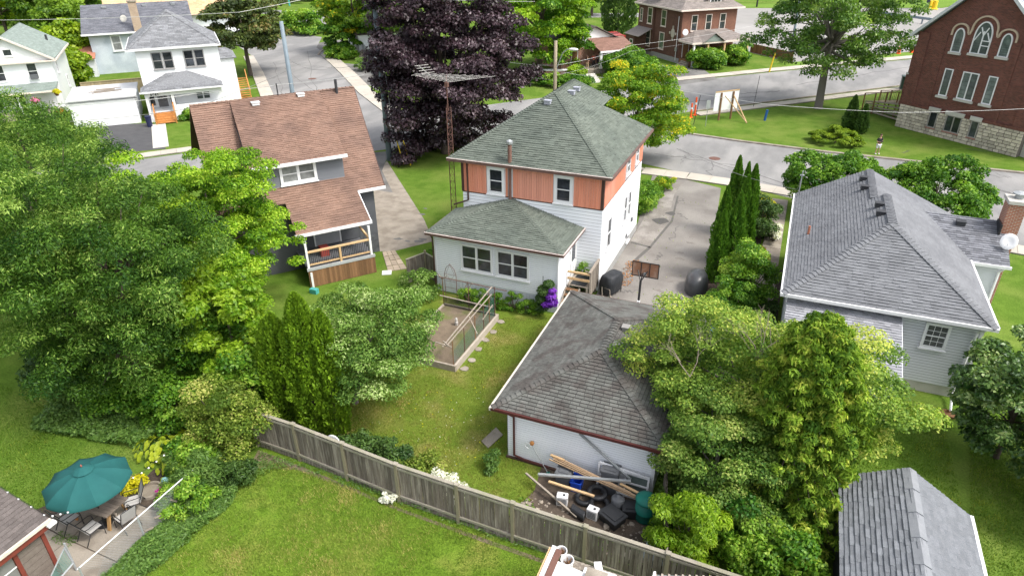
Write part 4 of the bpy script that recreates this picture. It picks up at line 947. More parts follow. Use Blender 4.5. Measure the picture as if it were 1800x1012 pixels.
# ---- pale blue house
T = thing('house', 'pale blue stucco house with dark slate roof and a tall tan chimney', 'house', (-62.6,51.34,0), R(47), world=False)
MB().box(-6.9,31.6,0,6.0,46.5,5.4).build('wall', MATS['blue_stucco'], T)
rafter_roof(T, [[(-7.6,31.0,5.35),(6.6,31.0,5.35),(6.5,39,8.3),(-7.6,39,8.3)],[(6.6,47,5.35),(-7.6,47,5.35),(-7.6,39,8.3),(6.5,39,8.3)]], MATS['slate_shingle'], seed=97)
MB().box(-7.65,30.85,5.15,6.7,31.0,5.37).build('gutter', MATS['white_metal'], T)
MB().add([(-6.9,46.5,5.3),(-6.9,31.6,5.3),(-6.9,39,8.1)], [(0,1,2)]).build('gable', MATS['blue_stucco'], T)
window(T, -3.7, 31.57, 2.9, 1.3, 2.1, 0, gm=MATS['glass_curtain'], fw=.16)
brickmat('tan_brick', (.42,.31,.22), (.34,.24,.17), (.45,.38,.31), .24, .08, .012)
MB().box(-1.1,30.9,0,-.1,31.58,9.1).build('chimney', MATS['tan_brick'], T)
MB().box(-1.2,30.8,9.1,0,31.7,9.3).build('chimney_cap', MATS['concrete'], T)
dish((-2.2,33,6.9), (-.2,-.9,.35), .42).build('satellite_dish', MATS['concrete_pale'], T, True)
for x in (-4.6,.6,4.4): roof_vent(T, x, 37.9, 7.9, MATS['galvanised'], .55)
# ---- tan roofed house behind
T = thing('house', 'house behind the pale blue one showing only its tan shingle roof', 'house', (-62.6,51.34,0), R(47), world=False)
MB().box(-5,52,0,14,62,5.0).build('wall', MATS['siding_pale'], T)
rafter_roof(T, [[(-6,51,5.0),(15,51,5.0),(15,57,9.4),(-6,57,9.4)],[(15,63,5.0),(-6,63,5.0),(-6,57,9.4),(15,57,9.4)]], MATS['tan_shingle'], seed=99, exp=.3)
# ---- low red roofed outbuilding
T = thing('outbuilding', 'low outbuilding with a rust red roof between the sage and blue houses', 'shed', (-62.6,51.34,0), R(47), world=False)
MB().box(-11.4,30,0,-6.8,34,2.6).build('wall', MATS['siding_grey'], T)
MB().sheet([(-11.9,29.5,2.5),(-6.6,29.5,2.5),(-6.6,34.3,3.5),(-11.9,34.3,3.5)],.1).build('roof', mat('red_roof', (.36,.15,.095), (.42,.19,.12), rough=.8, scale=2), T)
window(T, -8.2, 29.98, 1.2, .9, .8, 0)
# ---- tan wooden yard fence behind the flat garage
T = thing('fence', 'tan board fence behind the flat roofed white garage', 'fence', (-62.6,51.34,0), R(47), world=False)
for i in range(34): MB().box(-7.4+i*.2,15.2,0,-7.4+i*.2+.19,15.24,1.9).build('board', mat('fence_tan', (.38,.30,.19), (.30,.235,.15), scale=3, rough=.9, objrand=.12), T)
MB().box(-7.4,15.14,1.9,-.6,15.28,1.97).build('rail', MATS['fence_tan'], T)

# ================================================================== church
CHO = (9.80, 76.89); CHA = R(-40.5)
T = thing('church', 'red brick church gable with pointed arch windows on a pale stone base', 'church', (*CHO, 0), CHA, world=False)
brickmat('church_brick', (.190,.066,.048), (.100,.036,.028), (.18,.125,.105), .23, .08, .010, bump=.5)
SB = 2.25; EV = 9.1; W = 11.35; PK = 14.25
def pent(y, x0=.12, x1=W-.12): return [(x0,y,SB),(x1,y,SB),(x1,y,EV-.1),(W/2,y,PK-.25),(x0,y,EV-.1)]
f = pent(.0); bck = pent(24.0); n = 5
MB().add(f+bck, [(0,1,2,3,4),(9,8,7,6,5)]+[(i,5+i,5+(i+1)%5,(i+1)%5) for i in range(5)]).build('wall', MATS['church_brick'], T)
# corner piers and shallow panels
each('buttress', ((-.12,-.14,SB+.02,.95,-.002,EV-.15),(W-.95,-.14,SB+.02,W+.12,-.002,EV-.15),(-.12,0,SB+.02,.119,1.1,EV-1.4),(2.35,-.07,SB+.02,2.62,-.004,EV),(W-2.62,-.07,SB+.02,W-2.35,-.004,EV)), MATS['church_brick'], T)
each('side_buttress', [(-.45+.12*k,.0,SB-.2 if k == 0 else 5.0,-.12,.9,z) for k, z in enumerate((5.0,7.6))], MATS['church_brick'], T)
for k, z in enumerate((5.0,7.6)): MB().box(-.5+.12*k,-.03,z,-.10,.95,z+.14).build('buttress_cap', MATS['concrete_pale'], T)
MB().box(-.14,-.17,SB-.02,W+.14,-.142,SB+.22).build('plinth_course', MATS['church_brick'], T)
# roof planes with verge
mat('church_slate', (.30,.34,.37), (.38,.42,.45), scale=3, rough=.7, tint=.25, fine=.25, fscale=10)
rl = [(-.65,24.5,EV-.45),(-.65,-.6,EV-.45),(W/2,-.6,PK),(W/2,24.5,PK)]; rrt = [(W+.65,-.6,EV-.45),(W+.65,24.5,EV-.45),(W/2,24.5,PK),(W/2,-.6,PK)]
rafter_roof(T, [rl, rrt], MATS['church_slate'], .3, .6, 101)
b = MB(); b.beam((-.65,-.62,EV-.55),(W/2,-.62,PK-.1),.06,.26); b.beam((W+.65,-.62,EV-.55),(W/2,-.62,PK-.1),.06,.26); b.build('verge_board', mat('verge_grey', (.52,.54,.55), rough=.5), T)
MB().box(-.72,-.6,EV-.6,-.65,24,EV-.42).build('gutter', MATS['verge_grey'], T)
MB().box(-1.9,11,0,.1,15,17).build('tower', MATS['church_brick'], T)
# stone base, stone by stone
mat('ashlar', (.60,.535,.44), (.47,.415,.34), scale=4, rough=.95, fine=.14, fscale=20, objrand=.26, space='obj', bump=.5, bscale=9)
MB().box(-.1,-.1,0,W+.1,24,SB-.03).build('base_core', mat('mortar', (.15,.135,.12), rough=1), T)
rs = random.Random(12)
openings = [(2.98,3.82,.70,2.22),(4.62,6.12,.70,2.22),(6.95,7.72,.70,2.22)]
def stone(x0, z0, x1, z1, face='f'):
    d = rs.uniform(.02,.06); g_ = .022
    if face == 'f': mb = MB().box(x0+g_,-.13-d,z0+g_,x1-g_,-.101,z1-g_)
    else: mb = MB().box(-.131-d,x0+g_,z0+g_,-.101,x1-g_,z1-g_)
    o = mb.build('stone', MATS['ashlar'], T, bevel=.012); return o
zz = 0.0; row = 0
while zz < SB-.1:
    h = .285 if zz < SB-.4 else SB-.02-zz
    x = -.16
    while x < W+.1:
        w = rs.uniform(.34,.72); x1 = min(x+w, W+.16)
        if W+.16-x1 < .2: x1 = W+.16
        segs = [(x, x1)]
        for (a, b_, z0, z1) in openings:
            if zz+h > z0+.05 and zz < z1-.05:
                ns = []
                for s, t in segs:
                    if t <= a or s >= b_: ns.append((s, t))
                    else:
                        if a-s > .08: ns.append((s, a))
                        if t-b_ > .08: ns.append((b_, t))
                segs = ns
        for s, t in segs: stone(s, zz, t, zz+h)
        x = x1
    y = -.1
    while y < 2.5:
        w = rs.uniform(.4,.7); stone(y, zz, y+w, zz+h, 's'); y += w
    zz += h; row += 1
for a, b_, z0, z1 in openings:
    MB().box(a-.15,-.22,z1,b_+.15,-.1,z1+.36).build('lintel', MATS['concrete_pale'], T)
    window(T, (a+b_)/2, -.105, z0, b_-a-.02, z1-z0, 0, fm=mat('dull_frame', (.30,.28,.26), rough=.7), cols=2 if b_-a > 1.2 else 1, split=False, fw=.09, sill=False, proud=.05)
    MB().box(a-.05,-.2,z0-.1,b_+.05,-.1,z0).build('sill', MATS['far_brick'], T)
# main windows
for a, b_, z0, z1, cols in ((3.2,4.0,3.72,6.15,1),(4.92,6.38,3.76,6.15,2),(7.22,8.02,3.76,6.15,1)):
    window(T, (a+b_)/2, -.005, z0, b_-a, z1-z0, 0, cols=cols, split=False, fw=.09, gm=MATS['glass_green'], sill=False, leads=6)
    MB().box(a-.14,-.2,z0-.2,b_+.14,-.002,z0-.003).build('sill', MATS['concrete_pale'], T)
def arch_pts(xa, xb, z0, zsp, zt, n=8):
    xm = (xa+xb)/2; pts = [(xa,z0),(xa,zsp)]
    for i in range(1, n): t = i/n; pts.append((xa+(xm-xa)*(1-math.cos(t*math.pi/2)), zsp+(zt-zsp)*math.sin(t*math.pi/2)**.85))
    pts.append((xm,zt))
    for i in range(n-1, 0, -1): t = i/n; pts.append((xb-(xb-xm)*(1-math.cos(t*math.pi/2)), zsp+(zt-zsp)*math.sin(t*math.pi/2)**.85))
    pts += [(xb,zsp),(xb,z0)]
    return pts
def arch_window(xa, xb, z0, zsp, zt, wide):
    f = MB(); p = arch_pts(xa, xb, z0, zsp, zt)
    for a, b_ in zip(p, p[1:]+p[:1]): f.beam((a[0],-.05,a[1]),(b_[0],-.05,b_[1]),.09,.1)
    if wide:
        xm = (xa+xb)/2; f.beam((xm,-.045,z0),(xm,-.045,zt-.75),.09,.09)
        f.beam((xm,-.04,zt-1.1),(xa+.42,-.04,zt-.45),.07,.08); f.beam((xm,-.04,zt-1.1),(xb-.42,-.04,zt-.45),.07,.08)
        f.beam((xa+.05,-.04,zsp-.2),(xm-.3,-.04,zt-.85),.06,.08); f.beam((xb-.05,-.04,zsp-.2),(xm+.3,-.04,zt-.85),.06,.08)
        f.beam((xm,-.04,z0+1.1),(xb,-.04,z0+1.1),.07,.07); f.beam((xm,-.04,z0+.7),(xb,-.04,z0+.7),.05,.07)
    w = f.build('arched_window', MATS['white_paint'], T)
    g_ = MB().add([(x,-.02,z) for x, z in p], [tuple(range(len(p)))[::-1]]); g_.build('pane', MATS['glass_green'], w)
    l_ = MB()
    for k in range(1, 6): z = z0+(zsp-z0)*k/6; l_.box(xa+.06,-.032,z-.012,xb-.06,-.022,z+.012)
    l_.build('leading', MATS['black_metal'], w)
    MB().box(xa-.14,-.2,z0-.2,xb+.14,-.002,z0-.003).build('sill', MATS['concrete_pale'], T)
arch_window(3.22,4.06,7.62,8.85,9.62,False); arch_window(4.95,6.42,7.75,9.0,10.38,True); arch_window(7.35,8.15,7.8,8.95,9.66,False)
h = MB(); hp = [(2.92,9.0),(2.92,9.25)]+arch_pts(2.92,4.36,9.25,9.3,10.02)[2:-2]+[(4.36,9.3),(4.5,9.25),(4.6,9.6)]+arch_pts(4.6,6.8,9.6,9.62,10.85)[2:-2]+[(6.8,9.6),(6.9,9.3),(7.02,9.35)]+arch_pts(7.02,8.5,9.35,9.38,10.02)[2:-2]+[(8.5,9.3),(8.5,9.05)]
for a, b_ in zip(hp[:-1], hp[1:]): h.beam((a[0],-.08,a[1]),(b_[0],-.08,b_[1]),.14,.14)
h.build('hood_mould', mat('sandstone', (.52,.42,.31), (.45,.36,.27), rough=.9), T)
MB().box(W+.12,.5,0,W+2.6,6,2.6).box(W+.12,.5,3.3,W+2.4,5,5.2).build('side_porch', MATS['concrete_pale'], T)
MB().box(-.85,7.6,5.6,-.1,8.4,6.6).build('vent_hood', MATS['galvanised'], T)

# wooden ramp and stair beside the church
T = thing('ramp', 'weathered wooden access ramp with plank sides and railings beside the church', 'ramp', (*CHO, 0), CHA, world=False)
for k in range(5): MB().beam((-.4,1.2,.30+k*.40),(-6.0,2.6,.10+k*.22),.06,.15).build('side_plank', MATS['wood_weathered'], T)
MB().add([(-.4,1.25,2.05),(-.4,4.4,2.05),(-6.0,5.0,.8),(-6.0,2.65,.8)], [(0,1,2,3),(3,2,1,0)]).build('deck', mat('ramp_deck', (.40,.32,.23), rough=.9, scale=4), T)
for k in range(5):
    x = -.8-k*1.25; z = 1.95-k*.27; MB().box(x-.05,2.0,.0,x+.05,2.1,z+1.05).build('post', MATS['wood_brown'], T); MB().box(x-.05,4.5,.0,x+.05,4.6,z+1.05).build('post', MATS['wood_brown'], T)
MB().beam((-.8,2.05,3.0),(-5.8,2.05,1.92),.07).beam((-.8,4.55,3.0),(-5.8,4.55,1.92),.07).build('handrail', MATS['wood_brown'], T)
for k in range(26):
    x = -.9-k*.19; z = 1.95-(-.8-x)*.216; MB().box(x-.02,4.53,z,x+.02,4.57,z+.95).build('baluster', MATS['wood_weathered'], T)

# ================================================================== brown brick house at the top
kx, ky = at2(1192,112)
T = thing('house', 'dark brown brick two storey house with dormers and a timber front porch', 'house', (kx,ky,0), R(44), world=False)
brickmat('brown_brick', (.15,.075,.055), (.115,.055,.042), (.13,.085,.07), .24, .08, .01)
brickmat('rust_brick', (.236,.109,.070), (.180,.080,.055), (.189,.123,.095), .24, .08, .01)
MB().box(0,0,.7,9.2,11.5,7.3).build('wall', MATS['rust_brick'], T)
MB().box(-.06,.02,.7,-.002,11.4,7.25).box(-.3,7.0,.7,-.062,11.3,7.2).build('side_wall', MATS['brown_brick'], T)
MB().box(-.1,-.05,0,9.3,11.6,.7).build('foundation', MATS['foundation_grey'], T)
e = 7.25; q = [(-.7,-.6,e),(9.9,-.6,e),(9.9,12,e),(-.7,12,e)]; r1=(4.6,4.7,10.8); r2=(4.6,7,10.8)
rafter_roof(T, [[q[0],q[1],r1],[q[1],q[2],r2,r1],[q[2],q[3],r2],[q[3],q[0],r1,r2]], MATS['grey_brown_shingle'], seed=111)
MB().box(-.8,-.7,e-.2,10,-.6,e+.01).box(-.8,-.6,e-.2,-.7,12,e+.01).build('gutter', MATS['cream_trim'], T)
def dormer(x, y, rot, w=2.6):
    o = bpy.data.objects.new('dormer', None); COL.objects.link(o); o.parent = T; o.matrix_basis = Matrix.Translation((x,y,7.7)) @ Matrix.Rotation(rot,4,'Z'); INV[o.name] = None
    MB().add([(-w/2,0,0),(w/2,0,0),(w/2,0,1.1),(0,0,2.3),(-w/2,0,1.1),(-w/2,3.5,1.1),(w/2,3.5,1.1),(0,3.5,2.3)],[(0,1,2,3,4),(0,4,5),(1,6,2)]).build('dormer_wall', MATS['grey_brown_shingle'], o)
    MB().sheet([(-w/2-.35,-.4,.85),(0,-.4,2.4),(0,3.6,2.4),(-w/2-.35,3.6,.85)][::-1],.08).sheet([(0,-.4,2.4),(w/2+.35,-.4,.85),(w/2+.35,3.6,.85),(0,3.6,2.4)][::-1],.08).build('dormer_roof', MATS['grey_brown_shingle'], o)
    g_ = MB(); 
    for k in (-.55,0,.55): g_.box(k-.24,-.04,.28,k+.24,-.012,1.0)
    MB().box(-.95,-.06,.16,.95,-.005,1.12).build('dormer_frame', MATS['white_paint'], o); 
    for v in range(len(g_.v)): g_.v[v] = (g_.v[v][0], g_.v[v][1]-.035, g_.v[v][2])
    g_.build('dormer_panes', MATS['glass'], o)
dormer(5.6, .55, 0); dormer(.55, 7.6, R(-90))
mat('stone_trim', (.55,.50,.42), (.48,.43,.36), rough=.8)
for x in (2.0,4.4,6.8): window(T, x, -.01, 4.3, 1.05, 2.15, 0, fm=MATS['cream_trim'], fw=.1)
for y in (4.6,8.0): window(T, -.065 if y < 5 else -.305, y, 4.5, 1.3, 2.3, R(-90), fm=MATS['cream_trim'], fw=.12)
for y in (4.7,8.1): window(T, -.065 if y < 5 else -.305, y, 1.3, 1.3, 2.4, R(-90), fm=MATS['cream_trim'], fw=.12, gm=MATS['glass_green'])
window(T, -.31, 10.4, 4.6, .7, 1.9, R(-90), fm=MATS['cream_trim'])
k = MB().lathe([(.5,0),(.62,.05),(.5,.1)], (0,0,0), 20); 
k.v = [(-.09-v[2], 1.9+v[0]*.8, 3.9+v[1]*1.1) for v in k.v]; k.build('oculus', MATS['stone_trim'], T)
k = MB().lathe([(.44,0),(.44,.02)], (0,0,0), 16); k.v = [(-.12-v[2], 1.9+v[0]*.8, 3.9+v[1]*1.1) for v in k.v]; k.build('oculus_pane', MATS['glass'], T)
b = MB()
for dx, dz_ in ((0,.85),(0,-.85),(.75,0),(-.75,0)): b.box(-.2,1.9+dx-.1,3.9+dz_-.16,-.07,1.9+dx+.1,3.9+dz_+.16)
b.build('keystone', MATS['stone_trim'], T)
MB().tube([(-.14,.7,.3),(-.14,.7,6.3)], .05, 6).build('conduit', MATS['white_metal'], T)
MB().box(-.25,.5,1.6,-.07,.9,2.1).build('meter_box', MATS['galvanised'], T)
dish((.3,-.55,4.3), (-.4,-.8,.3), .4).build('satellite_dish', MATS['white_metal'], T, True)
# its front porch
e=3.3; q=[(-.3,-3.4,e),(9.6,-3.4,e),(9.6,-.02,e),(-.3,-.02,e)]; r1=(2.2,-.02,4.4); r2=(7.4,-.02,4.4)
rafter_roof(T, [[q[0],q[1],r2,r1],[q[1],q[2],r2],[q[3],q[0],r1]], MATS['grey_brown_shingle'], seed=117)
MB().box(-.4,-3.5,e-.25,9.7,-3.4,e).box(-.4,-3.4,e-.25,-.3,-.05,e).build('porch_fascia', MATS['cream_trim'], T)
MB().add([(1.6,-3.55,e),(4.6,-3.55,e),(3.1,-3.55,e+.95)], [(0,1,2)]).build('pediment', MATS['sage_shingle'], T)
MB().sheet([(1.3,-3.75,e-.05),(3.1,-3.75,e+1.1),(3.1,-1.4,e+1.1),(1.3,-1.4,e+.2)][::-1],.06).sheet([(3.1,-3.75,e+1.1),(4.9,-3.75,e-.05),(4.9,-1.4,e+.2),(3.1,-1.4,e+1.1)][::-1],.06).build('pediment_roof', MATS['grey_brown_shingle'], T)
for x in (.1,2.4,5.2,9.2): MB().box(x-.12,-3.35,.0,x+.12,-3.1,e-.25).build('porch_post', MATS['white_paint'] if x < 1 else MATS['wood_new'], T)
MB().box(0,-3.3,0,9.4,-.06,.75).build('porch_floor', MATS['wood_brown'], T)
MB().box(2.4,-3.32,.8,9.2,-3.22,1.55).build('porch_rail', MATS['wood_weathered'], T)
door(T, .95, -.02, .8, .95, 2.0, 0, dm=MATS['wood_brown']); window(T, 3.6, -.01, 1.2, 1.6, 1.2, 0, split=False, gm=MATS['glass_curtain'])
for i in range(4): MB().box(-1.7+i*.3,-3.2,0,-1.4+i*.3,-1.6,.18*(i+1)).build('step', MATS['concrete'], T)
# side porch of it
MB().sheet([(-2.6,7.2,2.9),(-2.6,11.4,2.9),(-.07,11.4,4.0),(-.07,7.2,4.0)][::-1],.08).build('side_porch_roof', MATS['grey_brown_shingle'], T)
MB().box(-2.4,8.6,0,-.31,11.2,2.85).build('side_porch_wall', MATS['brown_brick'], T)
window(T, -2.41, 9.4, 1.1, .9, 1.2, R(-90))
T = thing('fence', 'low brown board fence beyond the porch of the brick house', 'fence', (*at2(1318,92), 0), R(-44), world=False)
for i in range(30): MB().box(i*.3,0,0,i*.3+.28,.05,1.3).build('board', MATS['wood_brown'], T)
# ================================================================== red roofed porch house behind the yellow tree
rx, ry = at2(1061,140)
T = thing('house', 'small brick house with a brown porch roof on white posts behind clipped shrubs', 'house', (-26.2,91.8,0), R(46), world=False)
MB().box(-3,3.5,0,7,12,3.2).build('wall', MATS['far_brick'], T)
MB().add([(-3,3.49,3.2),(7,3.49,3.2),(2,3.49,5.4)], [(0,1,2)]).build('gable', MATS['white_paint'], T)
rafter_roof(T, [[(7.5,3.0,3.1),(7.5,12.5,3.1),(2,12.5,5.6),(2,3.0,5.6)],[(-3.5,12.5,3.1),(-3.5,3.0,3.1),(2,3.0,5.6),(2,12.5,5.6)]], MATS['taupe_shingle'], seed=121)
pf = [(.9,-.4,2.85),(6.6,-.4,2.85),(6.6,3.45,4.0),(.9,3.45,4.0)]
rafter_roof(T, [pf], mat('porch_brown', (.20,.115,.09), (.25,.145,.115), scale=5, rough=.95, tint=.2, fine=.3, fscale=12), seed=123)
MB().box(.8,-.5,2.65,6.7,-.4,2.88).build('porch_fascia', MATS['white_paint'], T)
for x in (1.1,3.6,6.3): MB().box(x-.16,-.3,0,x+.16,0,2.65).build('porch_post', MATS['white_paint'], T)
MB().box(-1.6,-.3,0,6.5,3.48,.6).build('porch_floor', MATS['concrete'], T)
window(T, 4.5, 3.48, 1.2, 1.4, 1.3, 0); door(T, -1.0, 3.48, .62, .9, 1.9, 0, dm=MATS['wood_brown'])
S = thing('steps', 'concrete front steps with thin iron rails before the brown porch', 'steps', (*at2(1048,146),0), R(46), world=False)
for i in range(6): MB().box(-.8,i*.34,0,.8,i*.34+.36,.13*(i+1)).build('step', MATS['concrete_pale'], S)
for x in (-.85,.85): MB().tube([(x,0,0),(x,0,.9),(x,2.0,1.65),(x,2.0,.7)], .025, 6).build('handrail', MATS['black_metal'], S)
S = thing('planter_wall', 'red brick retaining wall with a white cap beside the street lamp', 'wall', (*at2(986,138),0), R(20), world=False)
MB().box(-2.6,-.2,0,2.0,.2,1.0).build('brick_wall', MATS['far_brick'], S); MB().box(-2.7,-.3,1.0,2.1,.3,1.14).build('cap', MATS['white_paint'], S)
# white stoop house behind the blue pole
T = thing('house', 'small white house with grey side steps half hidden behind trees at the top', 'house', (*at2(648,104),0), R(47), world=False)
MB().box(-.5,3.5,0,8,11,3.2).build('wall', MATS['siding_white'], T)
rafter_roof(T, [[(-1,3,3.1),(8.5,3,3.1),(8.5,7.2,5.2),(-1,7.2,5.2)],[(8.5,11.5,3.1),(-1,11.5,3.1),(-1,7.2,5.2),(8.5,7.2,5.2)]], MATS['taupe_shingle'], seed=125)
MB().box(0,0,0,2.6,3.45,1.1).box(0,0,1.1,.12,3.4,1.75).box(2.48,0,1.1,2.6,3.4,1.75).build('stoop', mat('stoop_white', (.60,.62,.66), rough=.7), T)
for i in range(6): MB().box(-.3*(i+1),1.0,0,-.3*i,2.9,1.05-.17*(i+1)+.1).build('step', MATS['concrete'], T)
window(T, 5.3, 3.48, 1.2, 1.2, 1.2, 0)
# ================================================================== plants
def fastmesh(name, V, nper, tint, m):
    """V: (n*nper, 3) array of polygons with nper corners each"""
    n = len(V)//nper
    me = bpy.data.meshes.new(name)
    me.vertices.add(len(V)); me.vertices.foreach_set('co', V.astype(np.float32).ravel())
    me.loops.add(len(V)); me.loops.foreach_set('vertex_index', np.arange(len(V), dtype=np.int32))
    me.polygons.add(n); me.polygons.foreach_set('loop_start', np.arange(0, len(V), nper, dtype=np.int32))
    try: me.polygons.foreach_set('loop_total', np.full(n, nper, dtype=np.int32))
    except Exception: pass
    a = me.attributes.new('tint', 'FLOAT', 'FACE'); a.data.foreach_set('value', tint.astype(np.float32))
    me.materials.append(m); me.update(calc_edges=True)
    return me
def nrm(a): return a/np.maximum(1e-9, np.linalg.norm(a, axis=1))[:, None]
def leaves(name, clumps, n, L, Wd, m, parent, seed, up=.55, droop=.25, shell=.45, flat=.8, rand=.6, ctint=.26, kind=None, hang=0.0, lowcut=.0):
    """clumps: list of (x,y,z,r) in the thing's frame. n leaves shared by clump surface."""
    rs = np.random.RandomState(seed); C = np.array(clumps, float)
    w = C[:, 3]**2; idx = rs.choice(len(C), n, p=w/w.sum())
    d = nrm(rs.normal(size=(n, 3))); d[:, 2] = np.where(d[:, 2] < -.25-lowcut, -d[:, 2]*.6, d[:, 2]); d = nrm(d)
    rad = C[idx, 3]*(shell+(1.05-shell)*rs.rand(n)**.6)
    pos = C[idx, :3]+d*rad[:, None]*np.array([1, 1, flat])
    nr = nrm(d*.7+np.array([0, 0, up])+rs.normal(size=(n, 3))*rand)
    ax = rs.normal(size=(n, 3))*.7+d+np.array([0, 0, -droop]); ax = ax-nr*(ax*nr).sum(1)[:, None]; ax = nrm(ax)
    if hang: ax = nrm(ax*(1-hang)+np.array([0, 0, -1.0])*hang+rs.normal(size=(n,3))*.15); nr = nrm(nr-ax*(ax*nr).sum(1)[:, None])
    sd = np.cross(nr, ax)
    l = L*(.65+.7*rs.rand(n))[:, None]; k = Wd*(.65+.7*rs.rand(n))[:, None]
    p0 = pos-ax*l*.5; p2 = pos+ax*l*.5-nr*l*.12; p1 = pos+sd*k*.5+nr*k*.15; p3 = pos-sd*k*.5+nr*k*.15
    V = np.stack([p0, p1, p2, p3], 1).reshape(-1, 3)
    ct = rs.normal(size=len(C))*ctint
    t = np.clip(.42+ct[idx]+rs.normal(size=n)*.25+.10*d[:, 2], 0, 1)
    me = fastmesh(name, V, 4, t, m)
    o = bpy.data.objects.new(name, me); COL.objects.link(o)
    if parent is not None: o.parent = parent
    if kind: o['kind'] = kind
    return o
def blob(rx, ry, rz, cz, n, rc, seed, inner=.55, low=-.75, rv=.3, sq=1.0, mind=.75):
    """clump centres spread through an ellipsoid crown (base frame), kept apart so that gaps stay"""
    rr = random.Random(seed); out = []; tries = 0
    while len(out) < n and tries < n*60:
        tries += 1
        v = Vector((rr.gauss(0,1), rr.gauss(0,1), rr.gauss(0,1))).normalized()
        if v.z < low: continue
        k = inner+(1-inner)*rr.random()**.5
        lump = 1+.16*math.sin(v.x*5+seed)+.13*math.sin(v.y*6+seed*2)+.10*math.sin(v.z*7+seed*3)
        p = (v.x*rx*k*lump, v.y*ry*k*lump, cz+v.z*rz*k*lump)
        r = rc*(1+rr.uniform(-rv, rv))
        if any((p[0]-q[0])**2+(p[1]-q[1])**2+(p[2]-q[2])**2 < (mind*(r+q[3])/2)**2 for q in out): continue
        out.append((*p, r))
    return out
mat('bark', (.12,.095,.075), (.085,.068,.055), scale=8, rough=.95, stretch=(4,4,.8), fine=.2, bump=.6)
mat('bark_grey', (.20,.18,.155), (.14,.125,.11), scale=8, rough=.95, stretch=(4,4,.8), fine=.2, bump=.6)
mat('twig_dead', (.27,.225,.18), (.20,.165,.13), scale=8, rough=.95)
def trunk(parent, h, r, clumps, m, seed, nl=9, split=.45, lean=(0,0)):
    rr = random.Random(seed); b = MB()
    top = Vector((lean[0], lean[1], h*.8)); pts = [Vector((0,0,-.15)), Vector((0,0,.15)), Vector((lean[0]*.3+rr.uniform(-.1,.1)*r*4, lean[1]*.3, h*split*.6)), Vector((lean[0]*.6, lean[1]*.6, h*split)), top]
    b.tube(pts, [r*1.5, r*1.05, r*.85, r*.7, r*.15], 9)
    cs = sorted(clumps, key=lambda c: rr.random())[:nl]
    for c in cs:
        e = Vector(c[:3]); t = rr.uniform(.35, .95); s = Vector((lean[0]*.5, lean[1]*.5, h*split*(.6+.4*t))) if e.z > h*split*.6 else Vector((0,0,h*split*.55))
        mid = s.lerp(e, .5)+Vector((0,0,-.08*(e-s).length+rr.uniform(-.1,.25)*(e-s).length))
        b.tube([s, s.lerp(mid,.5)+Vector((rr.uniform(-.1,.1),rr.uniform(-.1,.1),.05)), mid, e], [r*.45, r*.32, r*.2, r*.05], 5)
    return b.build('trunk', m, parent, True)
def tree(name, label, cat, base, h, rx, ry, czf, rzf, nclump, rc, nleaf, L, Wd, lm, seed, group=None, r=.18, tm='bark', inner=.5, up=.55, droop=.3, nl=10, lean=(0,0), low=-.75, rot=0, shell=.4, rand=.6, ctint=.22, mind=.75, hang=0., extra=None, flat=.62):
    t = thing(name, label, cat, (*base, 0), rot, group, world=False)
    cl = blob(rx, ry, h*rzf, h*czf, nclump, rc, seed, inner, low, mind=mind)
    cl = [(c[0]+lean[0], c[1]+lean[1], max(c[2], .25), c[3]) for c in cl]
    if extra: cl += extra
    trunk(t, h, r, cl, MATS[tm], seed, nl, lean=lean)
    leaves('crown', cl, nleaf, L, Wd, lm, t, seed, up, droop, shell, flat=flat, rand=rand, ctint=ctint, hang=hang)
    return t
def shrub(name, label, base, rx, ry, h, nclump, rc, nleaf, L, Wd, lm, seed, group=None, cat='shrub', up=.5, rot=0, ctint=.22, hang=0., inner=.5, rand=.6, tm='bark', part='foliage'):
    t = thing(name, label, cat, (*base, 0), rot, group, world=False)
    cl = [(c[0], c[1], max(c[2], rc*.55), c[3]) for c in blob(rx, ry, h*.55, h*.48, nclump, rc, seed, inner, -.9)]
    b = MB(); rr = random.Random(seed)
    for c in rr.sample(cl, min(6, len(cl))): b.tube([(rr.uniform(-.1,.1),rr.uniform(-.1,.1),-.05),(c[0]*.4,c[1]*.4,c[2]*.5),(c[0],c[1],c[2])], [.04,.03,.012], 5)
    b.build('stems', MATS[tm], t)
    leaves(part, cl, nleaf, L, Wd, lm, t, seed, up, .2, .35, ctint=ctint, hang=hang, rand=rand)
    return t
